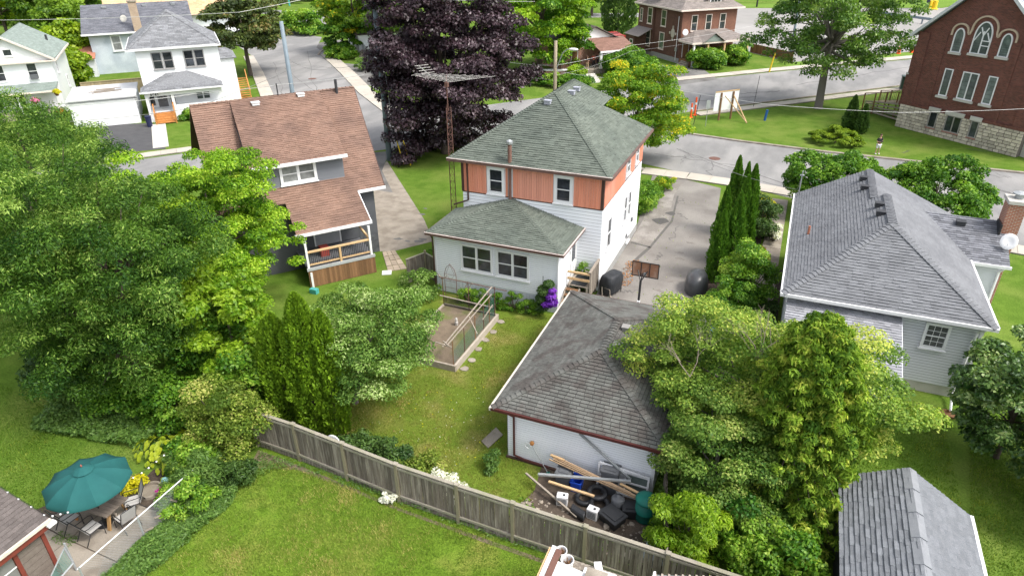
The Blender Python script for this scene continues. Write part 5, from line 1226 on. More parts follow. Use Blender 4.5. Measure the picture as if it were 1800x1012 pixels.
def spire(name, label, base, h, r, n, lm, seed, group=None, L=.16, cat='cedar', lean=(0,0), fat=.35, twin=None):
    """columnar cedar: flat upright sprays in folds round a slim column"""
    t = thing(name, label, cat, (*base, 0), 0, group, world=False)
    rs = np.random.RandomState(seed)
    cols = [(0, 0, h, r)]+(twin or [])
    P = []; D = []
    for (cx, cy, hh, rr_) in cols:
        k = int(n*hh*rr_/sum(c[2]*c[3] for c in cols))
        z = rs.rand(k)**.85; a = rs.rand(k)*6.283
        prof = np.where(z < fat, .72+.28*(z/fat), np.maximum(0, 1-((z-fat)/(1-fat)))**(.72 if fat < .5 else .55))
        fold = 1+.13*np.sin(a*5+z*9+seed)+.09*np.sin(a*9-z*17)+.07*np.sin(z*40+a*3)
        rad = rr_*prof*fold*(.55+.45*rs.rand(k)**.5)
        P.append(np.stack([cx+np.cos(a)*rad+lean[0]*z, cy+np.sin(a)*rad+lean[1]*z, .08+z*hh], 1)); D.append(np.stack([np.cos(a), np.sin(a), np.zeros(k)], 1))
    pos = np.concatenate(P); d = np.concatenate(D); n = len(pos)
    ax = nrm(np.array([0, 0, 1.0])+d*.45+rs.normal(size=(n, 3))*.28); tg = np.cross(ax, d)
    nr = nrm(d*.6+tg*rs.normal(size=(n, 1))*.9+rs.normal(size=(n, 3))*.25); nr = nrm(nr-ax*(nr*ax).sum(1)[:, None]); sd = np.cross(nr, ax)
    l = L*(.7+.6*rs.rand(n))[:, None]; k = l*.55
    V = np.stack([pos-ax*l*.5, pos+sd*k*.5, pos+ax*l*.5, pos-sd*k*.5], 1).reshape(-1, 3)
    fold = np.sin(np.arctan2(d[:, 1], d[:, 0])*5+pos[:, 2]/h*9+seed)
    me = fastmesh('foliage', V, 4, np.clip(.45+.12*fold+rs.normal(size=n)*.2, 0, 1), lm)
    o = bpy.data.objects.new('foliage', me); COL.objects.link(o); o.parent = t
    b = MB()
    for (cx, cy, hh, rr_) in cols:
        b.tube([(cx,cy,-.1),(cx+lean[0]*.5,cy+lean[1]*.5,hh*.5),(cx+lean[0]*.9,cy+lean[1]*.9,hh*.9)], [.09,.06,.015], 6)
    b.build('trunk', MATS['bark'], t)
    return t
LM = {
 'ash': leafmat('leaf_ash', (.020,.066,.009), (.112,.225,.027), .34, .5, .2, third=(.30,.43,.09)),
 'maple': leafmat('leaf_maple', (.060,.165,.009), (.28,.47,.024), .38, .5, .25, third=(.44,.58,.06)),
 'plum': leafmat('leaf_plum', (.018,.009,.013), (.066,.038,.050), .16, .4, .4, third=(.17,.125,.145)),
 'apple': leafmat('leaf_apple', (.050,.120,.018), (.21,.345,.065), .32, .55, .2, third=(.44,.54,.22)),
 'arb': leafmat('leaf_cedar', (.068,.150,.011), (.225,.365,.020), .25, .6, .2),
 'arb2': leafmat('leaf_cedar_deep', (.037,.119,.014), (.145,.297,.024), .25, .6, .2),
 'gold': leafmat('leaf_gold', (.075,.190,.014), (.276,.425,.029), .4, .5, .2, third=(.759,.598,.034)),
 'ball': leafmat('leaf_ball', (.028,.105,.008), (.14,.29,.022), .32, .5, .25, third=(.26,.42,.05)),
 'mid': leafmat('leaf_mid_maple', (.045,.115,.016), (.19,.30,.050), .34, .5, .2, third=(.36,.42,.11)),
 'big': leafmat('leaf_big', (.045,.125,.016), (.17,.30,.045), .38, .45, .4, third=(.30,.42,.10)),
 'juniper': leafmat('leaf_juniper', (.085,.165,.012), (.24,.34,.022), .3, .6, .2),
 'mag': leafmat('leaf_magnolia', (.034,.096,.019), (.156,.264,.060), .28, .4, .5, third=(.336,.432,.144)),
 'fg': leafmat('leaf_foreground_maple', (.068,.155,.020), (.29,.415,.065), .38, .55, .2, third=(.52,.56,.12)),
 'cyp': leafmat('leaf_cypress', (.060,.140,.014), (.27,.41,.040), .32, .6, .15, third=(.46,.52,.08)),
 'bright': leafmat('leaf_bright', (.050,.155,.012), (.21,.38,.032), .38, .45, .3, third=(.36,.50,.07)),
 'lime': leafmat('leaf_lime', (.140,.280,.014), (.378,.532,.042), .45, .45),
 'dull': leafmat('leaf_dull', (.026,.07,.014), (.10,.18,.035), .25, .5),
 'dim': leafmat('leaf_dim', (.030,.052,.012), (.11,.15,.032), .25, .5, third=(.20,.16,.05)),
 'spruce': leafmat('leaf_spruce', (.025,.05,.04), (.08,.12,.10), .1, .6),
 'forest': leafmat('leaf_forest', (.056,.136,.013), (.208,.336,.024), .35, .5),
 'forest2': leafmat('leaf_forest_light', (.105,.210,.009), (.360,.480,.022), .4, .5),
 'yshrub': leafmat('leaf_yellow_shrub', (.075,.135,.016), (.26,.345,.05), .35, .55, .2, third=(.44,.44,.13)),
 'hosta': leafmat('leaf_hosta', (.26,.36,.02), (.46,.52,.03), .35, .4),
 'yellow': leafmat('leaf_yellow', (.45,.45,.01), (.70,.62,.02), .35, .5),
 'purple': leafmat('petal_purple', (.13,.02,.36), (.30,.07,.62), .3, .5),
 'white': leafmat('petal_white', (.70,.70,.62), (.85,.85,.80), .3, .6),
 'pink': leafmat('petal_pink', (.60,.16,.35), (.75,.35,.50), .3, .6),
 'orange': leafmat('petal_orange', (.65,.18,.02), (.80,.35,.03), .3, .6),
 'cover': leafmat('leaf_ground_cover', (.053,.128,.022), (.180,.300,.060), .3, .5),
}
# ---- big trees, left
tree('ash_tree', 'large dark green ash tree overhanging the yard at the left edge', 'tree', (-24.6,16.0), 11.0, 4.5, 4.3, .55, .43, 280, .66, 125000, .145, .048, LM['ash'], 2, r=.32, inner=.3, nl=26, droop=.55, up=.4, low=-.95, shell=.3, mind=.95, flat=.85)
tree('ash_tree', 'second ash tree with paler sunlit leaves, at the far left edge behind the first', 'tree', (-33.5,19.5), 10.2, 4.8, 4.6, .56, .44, 210, .75, 70000, .15, .05, LM['ash'], 3, r=.28, inner=.35, nl=14, droop=.55, up=.4, low=-.9, shell=.3, mind=.95, flat=.85)
tree('ash_tree', 'third dark green ash tree at the left edge, below the sage roofed house', 'tree', (-41.5,25.0), 9.8, 4.4, 4.4, .56, .44, 170, .8, 45000, .17, .06, LM['ash'], 4, r=.28, inner=.35, nl=14, droop=.55, up=.4, low=-.9, shell=.3, mind=.95, flat=.85)
tree('maple_tree', 'bright yellow green maple tree in front of the brown roofed bungalow', 'tree', (-25.9,23.2), 8.6, 4.0, 3.8, .56, .44, 180, .62, 75000, .14, .085, LM['maple'], 5, r=.2, inner=.35, nl=16, up=.6, low=-.9, shell=.3, mind=1.0)
tree('apple_tree', 'silvery green apple tree with a leaning trunk on the back lawn', 'tree', (-15.5,19.2), 5.7, 2.7, 2.6, .60, .38, 120, .55, 52000, .105, .06, LM['apple'], 6, r=.13, tm='bark_grey', inner=.4, nl=14, lean=(1.25,.35), low=-.8, shell=.35)
G1 = 'columnar cedars by the wooden fence'
spire('cedar', 'left hand broad columnar cedar with two tips behind the wooden fence', (-17.15,17.0), 5.3, .78, 19000, LM['arb'], 7, G1, fat=.5, twin=[(-.7,.3,4.7,.60)])
spire('cedar', 'taller columnar cedar with two tips beside the apple tree', (-15.9,17.1), 6.4, .90, 25000, LM['arb'], 8, G1, fat=.5, twin=[(.8,.25,5.7,.72)])
# ---- plum
tree('plum_tree', 'huge dark purple leaved maple tree behind the white and orange house', 'tree', (-28.5,52.9), 15.2, 6.1, 6.0, .50, .52, 260, 1.1, 105000, .25, .18, LM['plum'], 9, r=.4, inner=.35, nl=20, low=-.95, shell=.3, up=.5, mind=.95, flat=.75)
tree('yellowing_tree', 'small tree with yellow autumn leaves in front of the white and orange house', 'tree', (-12.2,57.0), 8.6, 3.8, 3.5, .52, .47, 150, .75, 40000, .21, .12, LM['gold'], 10, r=.16, inner=.4, nl=16, droop=.5, low=-.9)
G2 = 'clipped round maples on the street'
tree('ball_tree', 'clipped round maple on the street left of the grey roof ridge', 'tree', (3.5,49.4), 4.3, 2.7, 2.5, .60, .36, 170, .42, 26000, .17, .12, LM['ball'], 12, G2, r=.14, inner=.86, low=-.8, up=.45, mind=.7, flat=.95)
tree('ball_tree', 'bigger clipped round maple on the street right of the grey roof ridge', 'tree', (9.2,47.4), 4.9, 3.2, 2.9, .60, .37, 230, .44, 32000, .17, .12, LM['ball'], 13, G2, r=.15, inner=.86, low=-.8, up=.45, mind=.7, flat=.95)
tree('maple_tree', 'tall airy green maple on the lawn beside the church', 'tree', (2.4,81.9), 17.5, 7.6, 6.6, .55, .46, 190, 1.05, 34000, .30, .19, LM['big'], 14, r=.42, tm='bark_grey', inner=.35, nl=44, low=-.9, shell=.3, droop=.4, mind=1.0, flat=.9)
tree('magnolia', 'dark leaved small tree at the right edge beside the grey sided house', 'tree', (9.6,25.6), 4.6, 2.5, 2.3, .58, .44, 80, .55, 24000, .17, .095, LM['mag'], 15, r=.1, inner=.4, low=-.95, shell=.3)
tree('magnolia', 'second dark leaved small tree cut by the right edge below the first', 'tree', (11.4,23.2), 4.0, 2.0, 1.9, .56, .46, 50, .55, 15000, .17, .095, LM['mag'], 16, r=.09, inner=.4, low=-.95, shell=.3)
# ---- right foreground trees
tree('maple_tree', 'yellow green maple with dead twigs spreading over the garage roof', 'tree', (.45,22.0), 6.4, 4.6, 2.9, .60, .36, 190, .66, 90000, .095, .075, LM['fg'], 17, r=.18, tm='bark_grey', inner=.45, nl=34, low=-.85, shell=.3, up=.75, mind=1.0, flat=.5)
tree('maple_tree', 'lower green part shaded maple beside the garage corner, left of the cypress', 'tree', (-.35,18.4), 4.7, 2.0, 1.7, .52, .46, 75, .55, 40000, .095, .075, LM['mid'], 22, r=.1, tm='bark_grey', inner=.4, nl=16, low=-.95, shell=.3, up=.7, mind=.95, flat=.5)
def conifer(name, label, base, h, rad, nb, n, lm, seed, L=.2, Wd=.06):
    t = thing(name, label, 'tree', (*base, 0), 0, None, world=False); rr = random.Random(seed); cl = []; b = MB()
    b.tube([(0,0,-.1),(0,0,h*.5),(0,0,h*.98)], [.2,.13,.02], 8)
    for i in range(nb):
        z = h*(.06+.92*(i/nb)**.9); a = i*2.399+rr.uniform(-.3,.3); R_ = rad*(1-(z/h))**.58*rr.uniform(.75,1.12)+.12
        tip = Vector((R_*math.cos(a), R_*math.sin(a), z-.22*R_+rr.uniform(-.1,.1))); s0 = Vector((0,0,z))
        b.tube([s0, s0.lerp(tip,.5)+Vector((0,0,.12*R_)), tip], [.035,.022,.006], 4)
        for k in (.35,.55,.75,.95):
            p = s0.lerp(tip,k)+Vector((rr.uniform(-.12,.12),rr.uniform(-.12,.12),.12*R_*4*k*(1-k))); cl.append((p.x,p.y,max(.2,p.z),rr.uniform(.2,.36)*(1.1-.25*k)))
    cl.append((0,0,h,.16)); b.build('trunk', MATS['bark'], t, True)
    leaves('crown', cl, n, L, Wd, lm, t, seed, .5, .3, .15, hang=.35, ctint=.27, rand=.5)
    return t
conifer('cypress_tree', 'golden green pointed cypress with drooping sprays in the right foreground', (2.05,19.7), 7.9, 3.0, 190, 100000, LM['cyp'], 18)
tree('tree_of_heaven', 'thin bright lime sapling growing against the wooden fence at the bottom', 'tree', (-.75,15.9), 3.2, 1.05, .9, .55, .45, 34, .38, 11000, .15, .05, LM['lime'], 19, r=.05, inner=.3, low=-.95, hang=.35)
shrub('shrub', 'glossy bright green shrub at the bottom edge beside the grey shed', (2.05,16.4), 1.35, 1.2, 2.0, 40, .45, 11000, .13, .085, LM['bright'], 20)
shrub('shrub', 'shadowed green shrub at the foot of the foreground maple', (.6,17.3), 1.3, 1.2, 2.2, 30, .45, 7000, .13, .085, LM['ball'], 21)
# ---- driveway cedars
G3 = 'columnar cedars along the driveway'
for i, (x, y, h, r, lab) in enumerate(((-2.62,43.9,5.2,.62,'farthest columnar cedar in the driveway row, next to the sidewalk'),(-2.0,43.4,5.0,.5,'middle one of the three far cedar tips in the driveway row'),(-1.55,43.5,4.9,.6,'rightmost of the three far cedar tips in the driveway row'),
        (-2.75,39.4,4.7,.6,'cedar on the driveway edge, leftmost of the middle of its row'),(-1.75,40.2,5.2,.6,'cedar with a yellowed tip in the middle of the driveway row'),(-2.55,36.6,4.3,.62,'low cedar at the near driveway edge, beside the black tarp'),
        (-1.85,37.2,5.2,.72,'nearest and tallest cedar of the driveway row'),(-1.3,38.6,4.6,.55,'cedar on the garden side of the driveway row'))):
    spire('cedar', lab, (x, y), h, r, 6500, LM['arb2'], 30+i, G3, L=.17)
# ---- bushes by the driveway and side path
shrub('shrub', 'bright green leafy shrub beside the near end of the driveway cedars', (-.75,34.4), 1.35, 1.3, 3.2, 50, .5, 15000, .13, .085, LM['bright'], 40)
shrub('shrub', 'lower green shrub beside the driveway, below the bright leafy one', (-1.3,32.0), 1.1, 1.0, 2.2, 30, .42, 8000, .12, .08, LM['ball'], 41)
shrub('shrub', 'dark hedge bush with a yellow topped edge beside the side path', (-.75,44.0), .95, 1.6, 2.3, 36, .45, 9000, .13, .08, LM['dull'], 42)
shrub('shrub', 'yellow leaved low shrub on top of the dark hedge bush', (-.6,46.1), .7, .5, 1.9, 14, .35, 2500, .12, .07, LM['yellow'], 43)
shrub('flower_bush', 'white hydrangea flowers along the side path of the grey roofed house', (.2,43.5), .3, 1.2, 1.1, 16, .22, 1300, .13, .11, LM['white'], 44, cat='flowers')
shrub('shrub', 'small dark shrub in the bed beside the wall of the grey roofed house', (.55,33.3), .5, .7, .8, 14, .28, 2200, .1, .06, LM['dull'], 45)
shrub('flower_bush', 'orange and yellow flowering plant beside the side path', (-.4,40.2), .5, .6, .7, 12, .24, 1200, .1, .07, LM['orange'], 46, cat='flowers')
shrub('shrub', 'green shrub growing against the driveway wall of the white and orange house', (-8.8,46.3), .75, 2.2, 1.9, 40, .42, 9000, .13, .08, LM['bright'], 47)
shrub('shrub', 'rust tinged low shrub at the sidewalk end of the driveway', (-8.4,50.8), .8, 1.3, .9, 22, .32, 3500, .12, .07, LM['gold'], 48)
# ---- back yard plants
G4 = 'low plants along the back of the sunroom'
for i, (x, y, w, h) in enumerate(((-14.6,28.9,.5,1.0),(-13.9,28.9,.4,1.1),(-12.9,29.0,.35,1.0),(-12.1,29.1,.55,1.0),(-11.4,29.1,.5,.9),(-10.75,29.2,.25,.6))):
    shrub('garden_plant', ('leafy perennial by the arch trellis, leftmost below the sunroom windows','tall leafy perennial behind the left end of the raised bed','leafy perennial below the gap between the sunroom windows','broad leafy perennial just right of the raised bed corner posts','leafy perennial between the raised bed and the clematis','smallest leafy perennial, next to the purple clematis')[i], (x, y), w, .3, h, 12, .2, 1400, .13, .035, LM['bright'], 50+i, G4, cat='plant', up=.2)
cl_ = thing('clematis', 'purple flowering clematis climbing by the corner of the sunroom', 'climbing plant', (-10.15,29.1,0), 0, None, world=False)
leaves('foliage', [(-.35,.1,.5,.4),(-.3,.1,1.0,.42),(-.2,.1,1.5,.42),(.0,.1,1.9,.32)], 3500, .1, .06, LM['dull'], cl_, 60)
leaves('flowers', [(.05,-.12,.85,.34),(.3,-.15,1.0,.3),(.2,-.1,1.35,.28),(.3,-.1,1.7,.2)], 1500, .12, .10, LM['purple'], cl_, 61, rand=.9)
MB().tube([(-.35,.2,0),(-.35,.2,2.3)], .018, 5).build('stake', MATS['black_metal'], cl_)
for i, (p, w, h, k, lab) in enumerate((((-13.4,16.4),.75,.9,'dull','dark leafy bush just behind the wooden fence, left of the pair'),((-12.0,16.5),1.0,1.0,'dull','wider dark leafy bush behind the wooden fence, right of the pair'),((-10.4,16.2),.95,.7,'yshrub','yellow green spreading bush behind the wooden fence by the white flowers'))):
    shrub('shrub', lab, p, w, w*.7, h, 24, .32, 5000, .11, .07, LM[k], 62+i)
shrub('flower_bush', 'white rose bush in bloom behind the wooden fence', (-9.3,15.9), .75, .4, .8, 18, .2, 1100, .09, .08, LM['white'], 66, cat='flowers')
shrub('flower_bush', 'few white roses hanging low in front of the wooden fence', (-11.1,14.75), .35, .14, .45, 8, .14, 350, .09, .08, LM['white'], 67, cat='flowers')
shrub('garden_plant', 'rambling rose growth with orange tips beside the narrow fence left of the sunroom', (-17.4,28.6), .9, .8, 1.7, 22, .36, 3500, .11, .07, LM['apple'], 68, cat='plant')
shrub('garden_plant', 'small leafy plants on the grass in front of the grey concrete drive', (-18.6,33.2), .8, .6, .5, 12, .26, 1300, .12, .06, LM['bright'], 69, cat='plant')
shrub('garden_plant', 'white flowered plant against the rear left corner of the garage', (-8.35,17.6), .28, .4, .7, 8, .2, 900, .12, .05, LM['cover'], 70, cat='plant')
for i, (x, y, h) in enumerate(((-1.55,16.6,.9),(-1.3,17.3,1.0),(-1.9,17.6,.7))):
    shrub('fern', ('fern in front of the green barrel, nearest the fence','fern beside the leaning old fence, right of the green barrel','smaller fern squeezed behind the green barrel')[i], (x, y), .45, .4, h, 12, .25, 1100, .22, .05, LM['bright'], 71+i, 'ferns in the dirt corner', cat='fern', hang=.2)
# ---- lower left garden
shrub('shrub', 'rounded yellowish shrub at the left end of the wooden fence', (-18.1,14.7), 1.25, 1.2, 3.2, 60, .45, 16000, .10, .075, LM['yshrub'], 80)
shrub('shrub', 'glossy green shrub between the yellowish shrub and the patio', (-18.7,13.3), .75, .7, 1.35, 30, .38, 9000, .12, .08, LM['bright'], 81)
shrub('shrub', 'feathery green perennials in front of the yellowish shrub', (-18.0,12.7), 1.1, .9, 1.25, 32, .34, 9000, .17, .035, LM['cover'], 82, up=.1)
shrub('shrub', 'leafy plants at the tip of the flower bed beside the open lawn', (-16.9,13.5), .7, .6, .8, 16, .26, 3200, .16, .04, LM['dull'], 83, up=.1)
shrub('shrub', 'bright green plants beside the end of the wire fence', (-17.6,11.9), .9, .8, 1.0, 24, .3, 6500, .13, .06, LM['bright'], 84)
tree('sapling', 'pale green young maple between the big ash and the cedars', 'tree', (-20.9,18.3), 5.6, 2.1, 2.0, .55, .45, 60, .55, 16000, .19, .12, LM['lime'], 85, r=.09, inner=.35, low=-.95)
shrub('shrub', 'dense mid green bush behind the left cedar', (-19.1,16.7), 1.6, 1.3, 3.0, 40, .55, 11000, .15, .10, LM['bright'], 86)
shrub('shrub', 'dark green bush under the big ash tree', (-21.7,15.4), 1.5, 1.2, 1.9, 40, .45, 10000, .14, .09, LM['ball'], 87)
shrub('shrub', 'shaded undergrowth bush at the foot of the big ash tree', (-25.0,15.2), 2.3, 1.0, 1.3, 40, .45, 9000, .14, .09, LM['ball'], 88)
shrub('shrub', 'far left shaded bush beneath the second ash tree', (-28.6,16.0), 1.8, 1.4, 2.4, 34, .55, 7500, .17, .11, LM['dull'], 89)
shrub('shrub', 'green thicket in the gap between the big ash and the bright maple', at2(385,665), 2.2, 1.8, 3.4, 60, .6, 15000, .15, .10, LM['ball'], 95)
# hostas: each large leaf its own piece
def hosta(label, base, r, n, seed, L=.26):
    t = thing('hosta', label, 'plant', (*base, 0), 0, 'chartreuse hostas beside the patio', world=False); rr = random.Random(seed)
    mesh = []
    for v in range(4):
        b = MB(); pts = [(-.5,0,0),(-.3,.3,.05),(.05,.36,.03),(.35,.2,-.04),(.5,0,-.12),(.35,-.2,-.04),(.05,-.36,.03),(-.3,-.3,.05),(0,0,-.03)]
        b.add(pts, [(8,i,(i+1)%8) for i in range(7)]+[(8,7,0)], .2+.2*v); mesh.append(b.mesh('leaf', LM['hosta']))
    for i in range(n):
        a = rr.uniform(0, 6.283); q = r*rr.random()**.6; h = .5*(1-(q/r)**2)*.8+.16+rr.uniform(-.05,.05)
        o = bpy.data.objects.new('leaf', mesh[i%4]); COL.objects.link(o); o.parent = t
        s = L*rr.uniform(.75,1.2)
        o.matrix_basis = Matrix.Translation((q*math.cos(a),q*math.sin(a),h)) @ Matrix.Rotation(a+rr.uniform(-.4,.4),4,'Z') @ Matrix.Rotation(R(18+30*q/r+rr.uniform(-12,12)),4,'Y') @ Matrix.Rotation(R(rr.uniform(-15,15)),4,'X') @ Matrix.Diagonal((s,s,s,1))
    b = MB()
    for k in range(10): a = k*.63; b.tube([(0,0,0),(r*.5*math.cos(a),r*.5*math.sin(a),.3)], .012, 4)
    b.build('stems', LM['hosta'], t)
hosta('largest chartreuse hosta clump under the yellowish shrub', (-20.9,13.85), 1.15, 130, 1)
hosta('middle chartreuse hosta clump, left of the glossy green shrub', (-19.75,13.4), .8, 75, 2, .22)
hosta('small hosta clump right behind the round garden pond tub', (-19.3,12.8), .5, 34, 3, .24)
shrub('garden_plant', 'vivid yellow creeping plant at the patio corner', (-20.2,11.75), .42, .35, .5, 14, .2, 1900, .10, .055, LM['yellow'], 90, cat='plant')
b = MB(); b.lathe([(.40,0),(.44,.02),(.44,.14),(.36,.14),(.34,.05),(.001,.04)], (-19.55,11.9,0), 18); solo('pond_tub', b, MATS['concrete'], 'round stone ringed planting tub of dark soil at the patio corner', 'planter')
flat('flower_bed', [(-20.2,11.3),(-18.4,11.2),(-17.6,12.2),(-17.6,13.2),(-19,13.6),(-20.4,12.8)], .02, MATS['mulch'])
b = MB(); b.lathe([(.03,0),(.03,.35),(.07,.38),(.13,.46),(.13,.54),(.10,.6),(.04,.63),(.001,.64)], (-19.0,12.2,0), 14)
solo('garden_globe', b, mat('teal_glaze', (.16,.34,.36), (.22,.40,.40), rough=.2, spec=.6), 'pale teal mushroom shaped garden ornament beside the tub', 'ornament')
shrub('flower_bush', 'magenta flowers in the bed below the teal ornament', (-18.95,11.95), .16, .14, .3, 5, .12, 160, .08, .07, leafmat('petal_magenta', (.35,.01,.22), (.55,.03,.35), .3), 91, cat='flowers')
b = MB(); b.lathe([(.26,0),(.3,.04),(.3,.10),(.24,.14),(.001,.15)], (-18.75,11.7,0), 14); solo('stepping_stone', b, MATS['concrete_pale'], 'pale round stone in the flower bed behind the wire fence rail', 'stone')
# ground cover strip along the wire fence
def strip(name, poly, n, L, Wd, lm, h, seed, label=None):
    rs = np.random.RandomState(seed); P = np.array(poly); lo = P.min(0); hi = P.max(0); pts = []
    X = rs.rand(n*3, 2)*(hi-lo)+lo
    ins = np.zeros(len(X), bool); k = len(P)
    for i in range(k):
        a, b = P[i], P[(i+1)%k]
        c = ((a[1] > X[:,1]) != (b[1] > X[:,1])) & (X[:,0] < (b[0]-a[0])*(X[:,1]-a[1])/((b[1]-a[1])+1e-12)+a[0]); ins ^= c
    X = X[ins][:n]; n = len(X)
    hz = h*(.55+.45*np.sin(X[:,0]*3.1+seed)*np.sin(X[:,1]*2.7))
    pos = np.column_stack([X, np.abs(hz)*rs.rand(n)**.5+.04])
    ax = nrm(rs.normal(size=(n,3))*np.array([1,1,.3])+np.array([0,0,.35])); nr = nrm(np.array([0,0,1.0])+rs.normal(size=(n,3))*.6); nr = nrm(nr-ax*(nr*ax).sum(1)[:,None]); sd = np.cross(nr, ax)
    l = L*(.6+.8*rs.rand(n))[:,None]; w = Wd*(.6+.8*rs.rand(n))[:,None]
    V = np.stack([pos-ax*l*.5,pos+sd*w*.5,pos+ax*l*.5,pos-sd*w*.5],1).reshape(-1,3)
    me = fastmesh(name, V, 4, np.clip(.45+rs.normal(size=n)*.22,0,1), lm); o = bpy.data.objects.new(name, me); COL.objects.link(o); o['kind'] = 'stuff'
    if label: o['label'] = label
    return o
strip('ground_cover', [(-17.8,7.6),(-17.0,7.6),(-16.6,9.2),(-16.4,10.8),(-16.3,12.6),(-16.6,13.3),(-17.8,12.8)], 17000, .14, .05, LM['cover'], .55, 5, 'leafy border planting along the wire fence')
strip('ground_cover', [(-27,12.6),(-20.6,13.6),(-20.8,15.5),(-28.5,15.2)], 12000, .16, .09, LM['cover'], .5, 6, 'shaded ground cover under the ash trees')
strip('weeds', [(-16.6,13.7),(-15.5,14.9),(-.8,14.5),(-.8,14.75),(-15.6,15.2),(-17.2,15.1)], 2600, .14, .03, LM['cover'], .22, 7, 'weeds and grass along the foot of the wooden fence')
strip('weeds', [(-6.9,15.2),(-1.0,15.3),(-1.2,16.2),(-5,16.0),(-6.7,16.8)], 500, .12, .05, LM['bright'], .15, 8, 'weeds sprouting in the dirt corner')
# ---- grass blades on the near lawns
def vnoise(X, cell, seed):
    rs = np.random.RandomState(seed*7+3); G_ = rs.normal(size=(128, 128)); q = X/cell; i = np.floor(q).astype(int); f = q-i; f = f*f*(3-2*f); i %= 127
    g = lambda a, b: G_[(i[:,0]+a)%128, (i[:,1]+b)%128]
    return (g(0,0)*(1-f[:,0])+g(1,0)*f[:,0])*(1-f[:,1])+(g(0,1)*(1-f[:,0])+g(1,1)*f[:,0])*f[:,1]
def grass(polys, dens, L, lm, seed, avoid=None):
    rs = np.random.RandomState(seed); Vs = []; Ts = []
    for poly, dn in polys:
        P = np.array(poly); lo = P.min(0); hi = P.max(0); n = int((hi-lo).prod()*dens*dn)
        X = rs.rand(n, 2)*(hi-lo)+lo; ins = np.zeros(n, bool); k = len(P)
        for i in range(k):
            a, b = P[i], P[(i+1)%k]; ins ^= ((a[1] > X[:,1]) != (b[1] > X[:,1])) & (X[:,0] < (b[0]-a[0])*(X[:,1]-a[1])/((b[1]-a[1])+1e-12)+a[0])
        X = X[ins]; n = len(X)
        cl = (vnoise(X, 2.6, seed)*1.1+vnoise(X, .9, seed+1)*.9+vnoise(X, .28, seed+2)*.8)
        l = L*(.55+.75*rs.rand(n))*np.clip(1+.22*cl, .4, 1.7); a = rs.rand(n)*6.283; sw = rs.rand(n)*.75+.15
        b0 = np.column_stack([X, np.full(n, .0)]); w = .010+.008*rs.rand(n)
        d = np.column_stack([-np.sin(a)*w, np.cos(a)*w, np.zeros(n)]); tip = b0+np.column_stack([np.cos(a)*sw*l, np.sin(a)*sw*l, l])
        Vs.append(np.stack([b0-d, b0+d, tip], 1).reshape(-1, 3)); Ts.append(np.clip(.45+.15*cl+rs.normal(size=n)*.2, 0, 1))
    me = fastmesh('grass', np.concatenate(Vs), 3, np.concatenate(Ts), lm); o = bpy.data.objects.new('grass', me); COL.objects.link(o); o['kind'] = 'stuff'
LM['grass'] = leafmat('grass_blade', (.086,.165,.018), (.209,.295,.040), .35, .6, .2, third=(.432,.388,.130))
LM['grassw'] = leafmat('grass_blade_worn', (.109,.156,.021), (.244,.264,.047), .35, .6, .2, third=(.461,.380,.150))
LM['grassl'] = leafmat('grass_blade_lush', (.060,.138,.012), (.132,.228,.022), .35, .6, .2, third=(.264,.312,.048))
front = [(-17.3,7),(-17.2,10.5),(-17.0,12.6),(-16.9,14),(-16.2,14.9),(-6,14.7),(-3.4,14.6),(-4.8,14.4),(-5.4,12),(-4.5,8)]
grass([(front, 1.0)], 1300, .062, LM['grass'], 1)
back = [(-17,15.6),(-7,15.0),(-6.3,16.8),(-6.6,18.3),(-8.2,18.6),(-8.1,27.6),(-9.9,29.3),(-12.3,28.2),(-12.3,22.9),(-17,22.5)]
grass([(back, 1.0)], 750, .055, LM['grassw'], 2)
grass([([(7.3,13),(13,13),(14,29),(9.2,29),(8.2,22),(7.3,19.6)], .8), ([(-34,7),(-22.4,8.6),(-21.4,12.2),(-21.4,13.2),(-34,14.6)], .9), ([(2,20),(8,20),(8,28),(5,26),(2,24)], .6)], 600, .06, LM['grassl'], 3)
# clover and dandelion flecks, fallen leaves
def flecks(name, poly, n, s, m, z, seed, label):
    o = strip(name, poly, n, s, s*.7, m, .02, seed, label)
flecks('clover_flowers', [(-14.8,15.6),(-8.6,15.2),(-8.6,19),(-10.5,22),(-13.5,20.5),(-14.6,18)], 150, .042, LM['white'], .05, 9, 'white clover flowers dotted over the back lawn')
flecks('fallen_leaves', [(-14.8,15.6),(-8.6,15.2),(-8.6,21),(-10.5,24),(-13.5,20.5)], 80, .075, LM['yellow'], .05, 10, 'yellow fallen leaves on the back lawn')
flecks('fallen_leaves', [(-7.6,33.6),(-6.9,34.2),(-7.2,37.6),(-7.9,37.2)], 260, .10, leafmat('leaf_dead', (.25,.10,.03), (.50,.22,.06), .2), .05, 11, 'orange fallen leaves in a drift on the driveway')
flecks('fallen_leaves', [(-8.2,31),(-3.2,31),(-4,50),(-9,52)], 130, .08, LM['yshrub'], .05, 12, 'scattered leaf litter on the driveway')
flecks('fallen_leaves', [(-8.4,18.5),(-1.9,18.5),(-1.9,18.7),(-8.4,18.7)], 2, .05, LM['yshrub'], .05, 13, 'leaf litter at the garage foot')

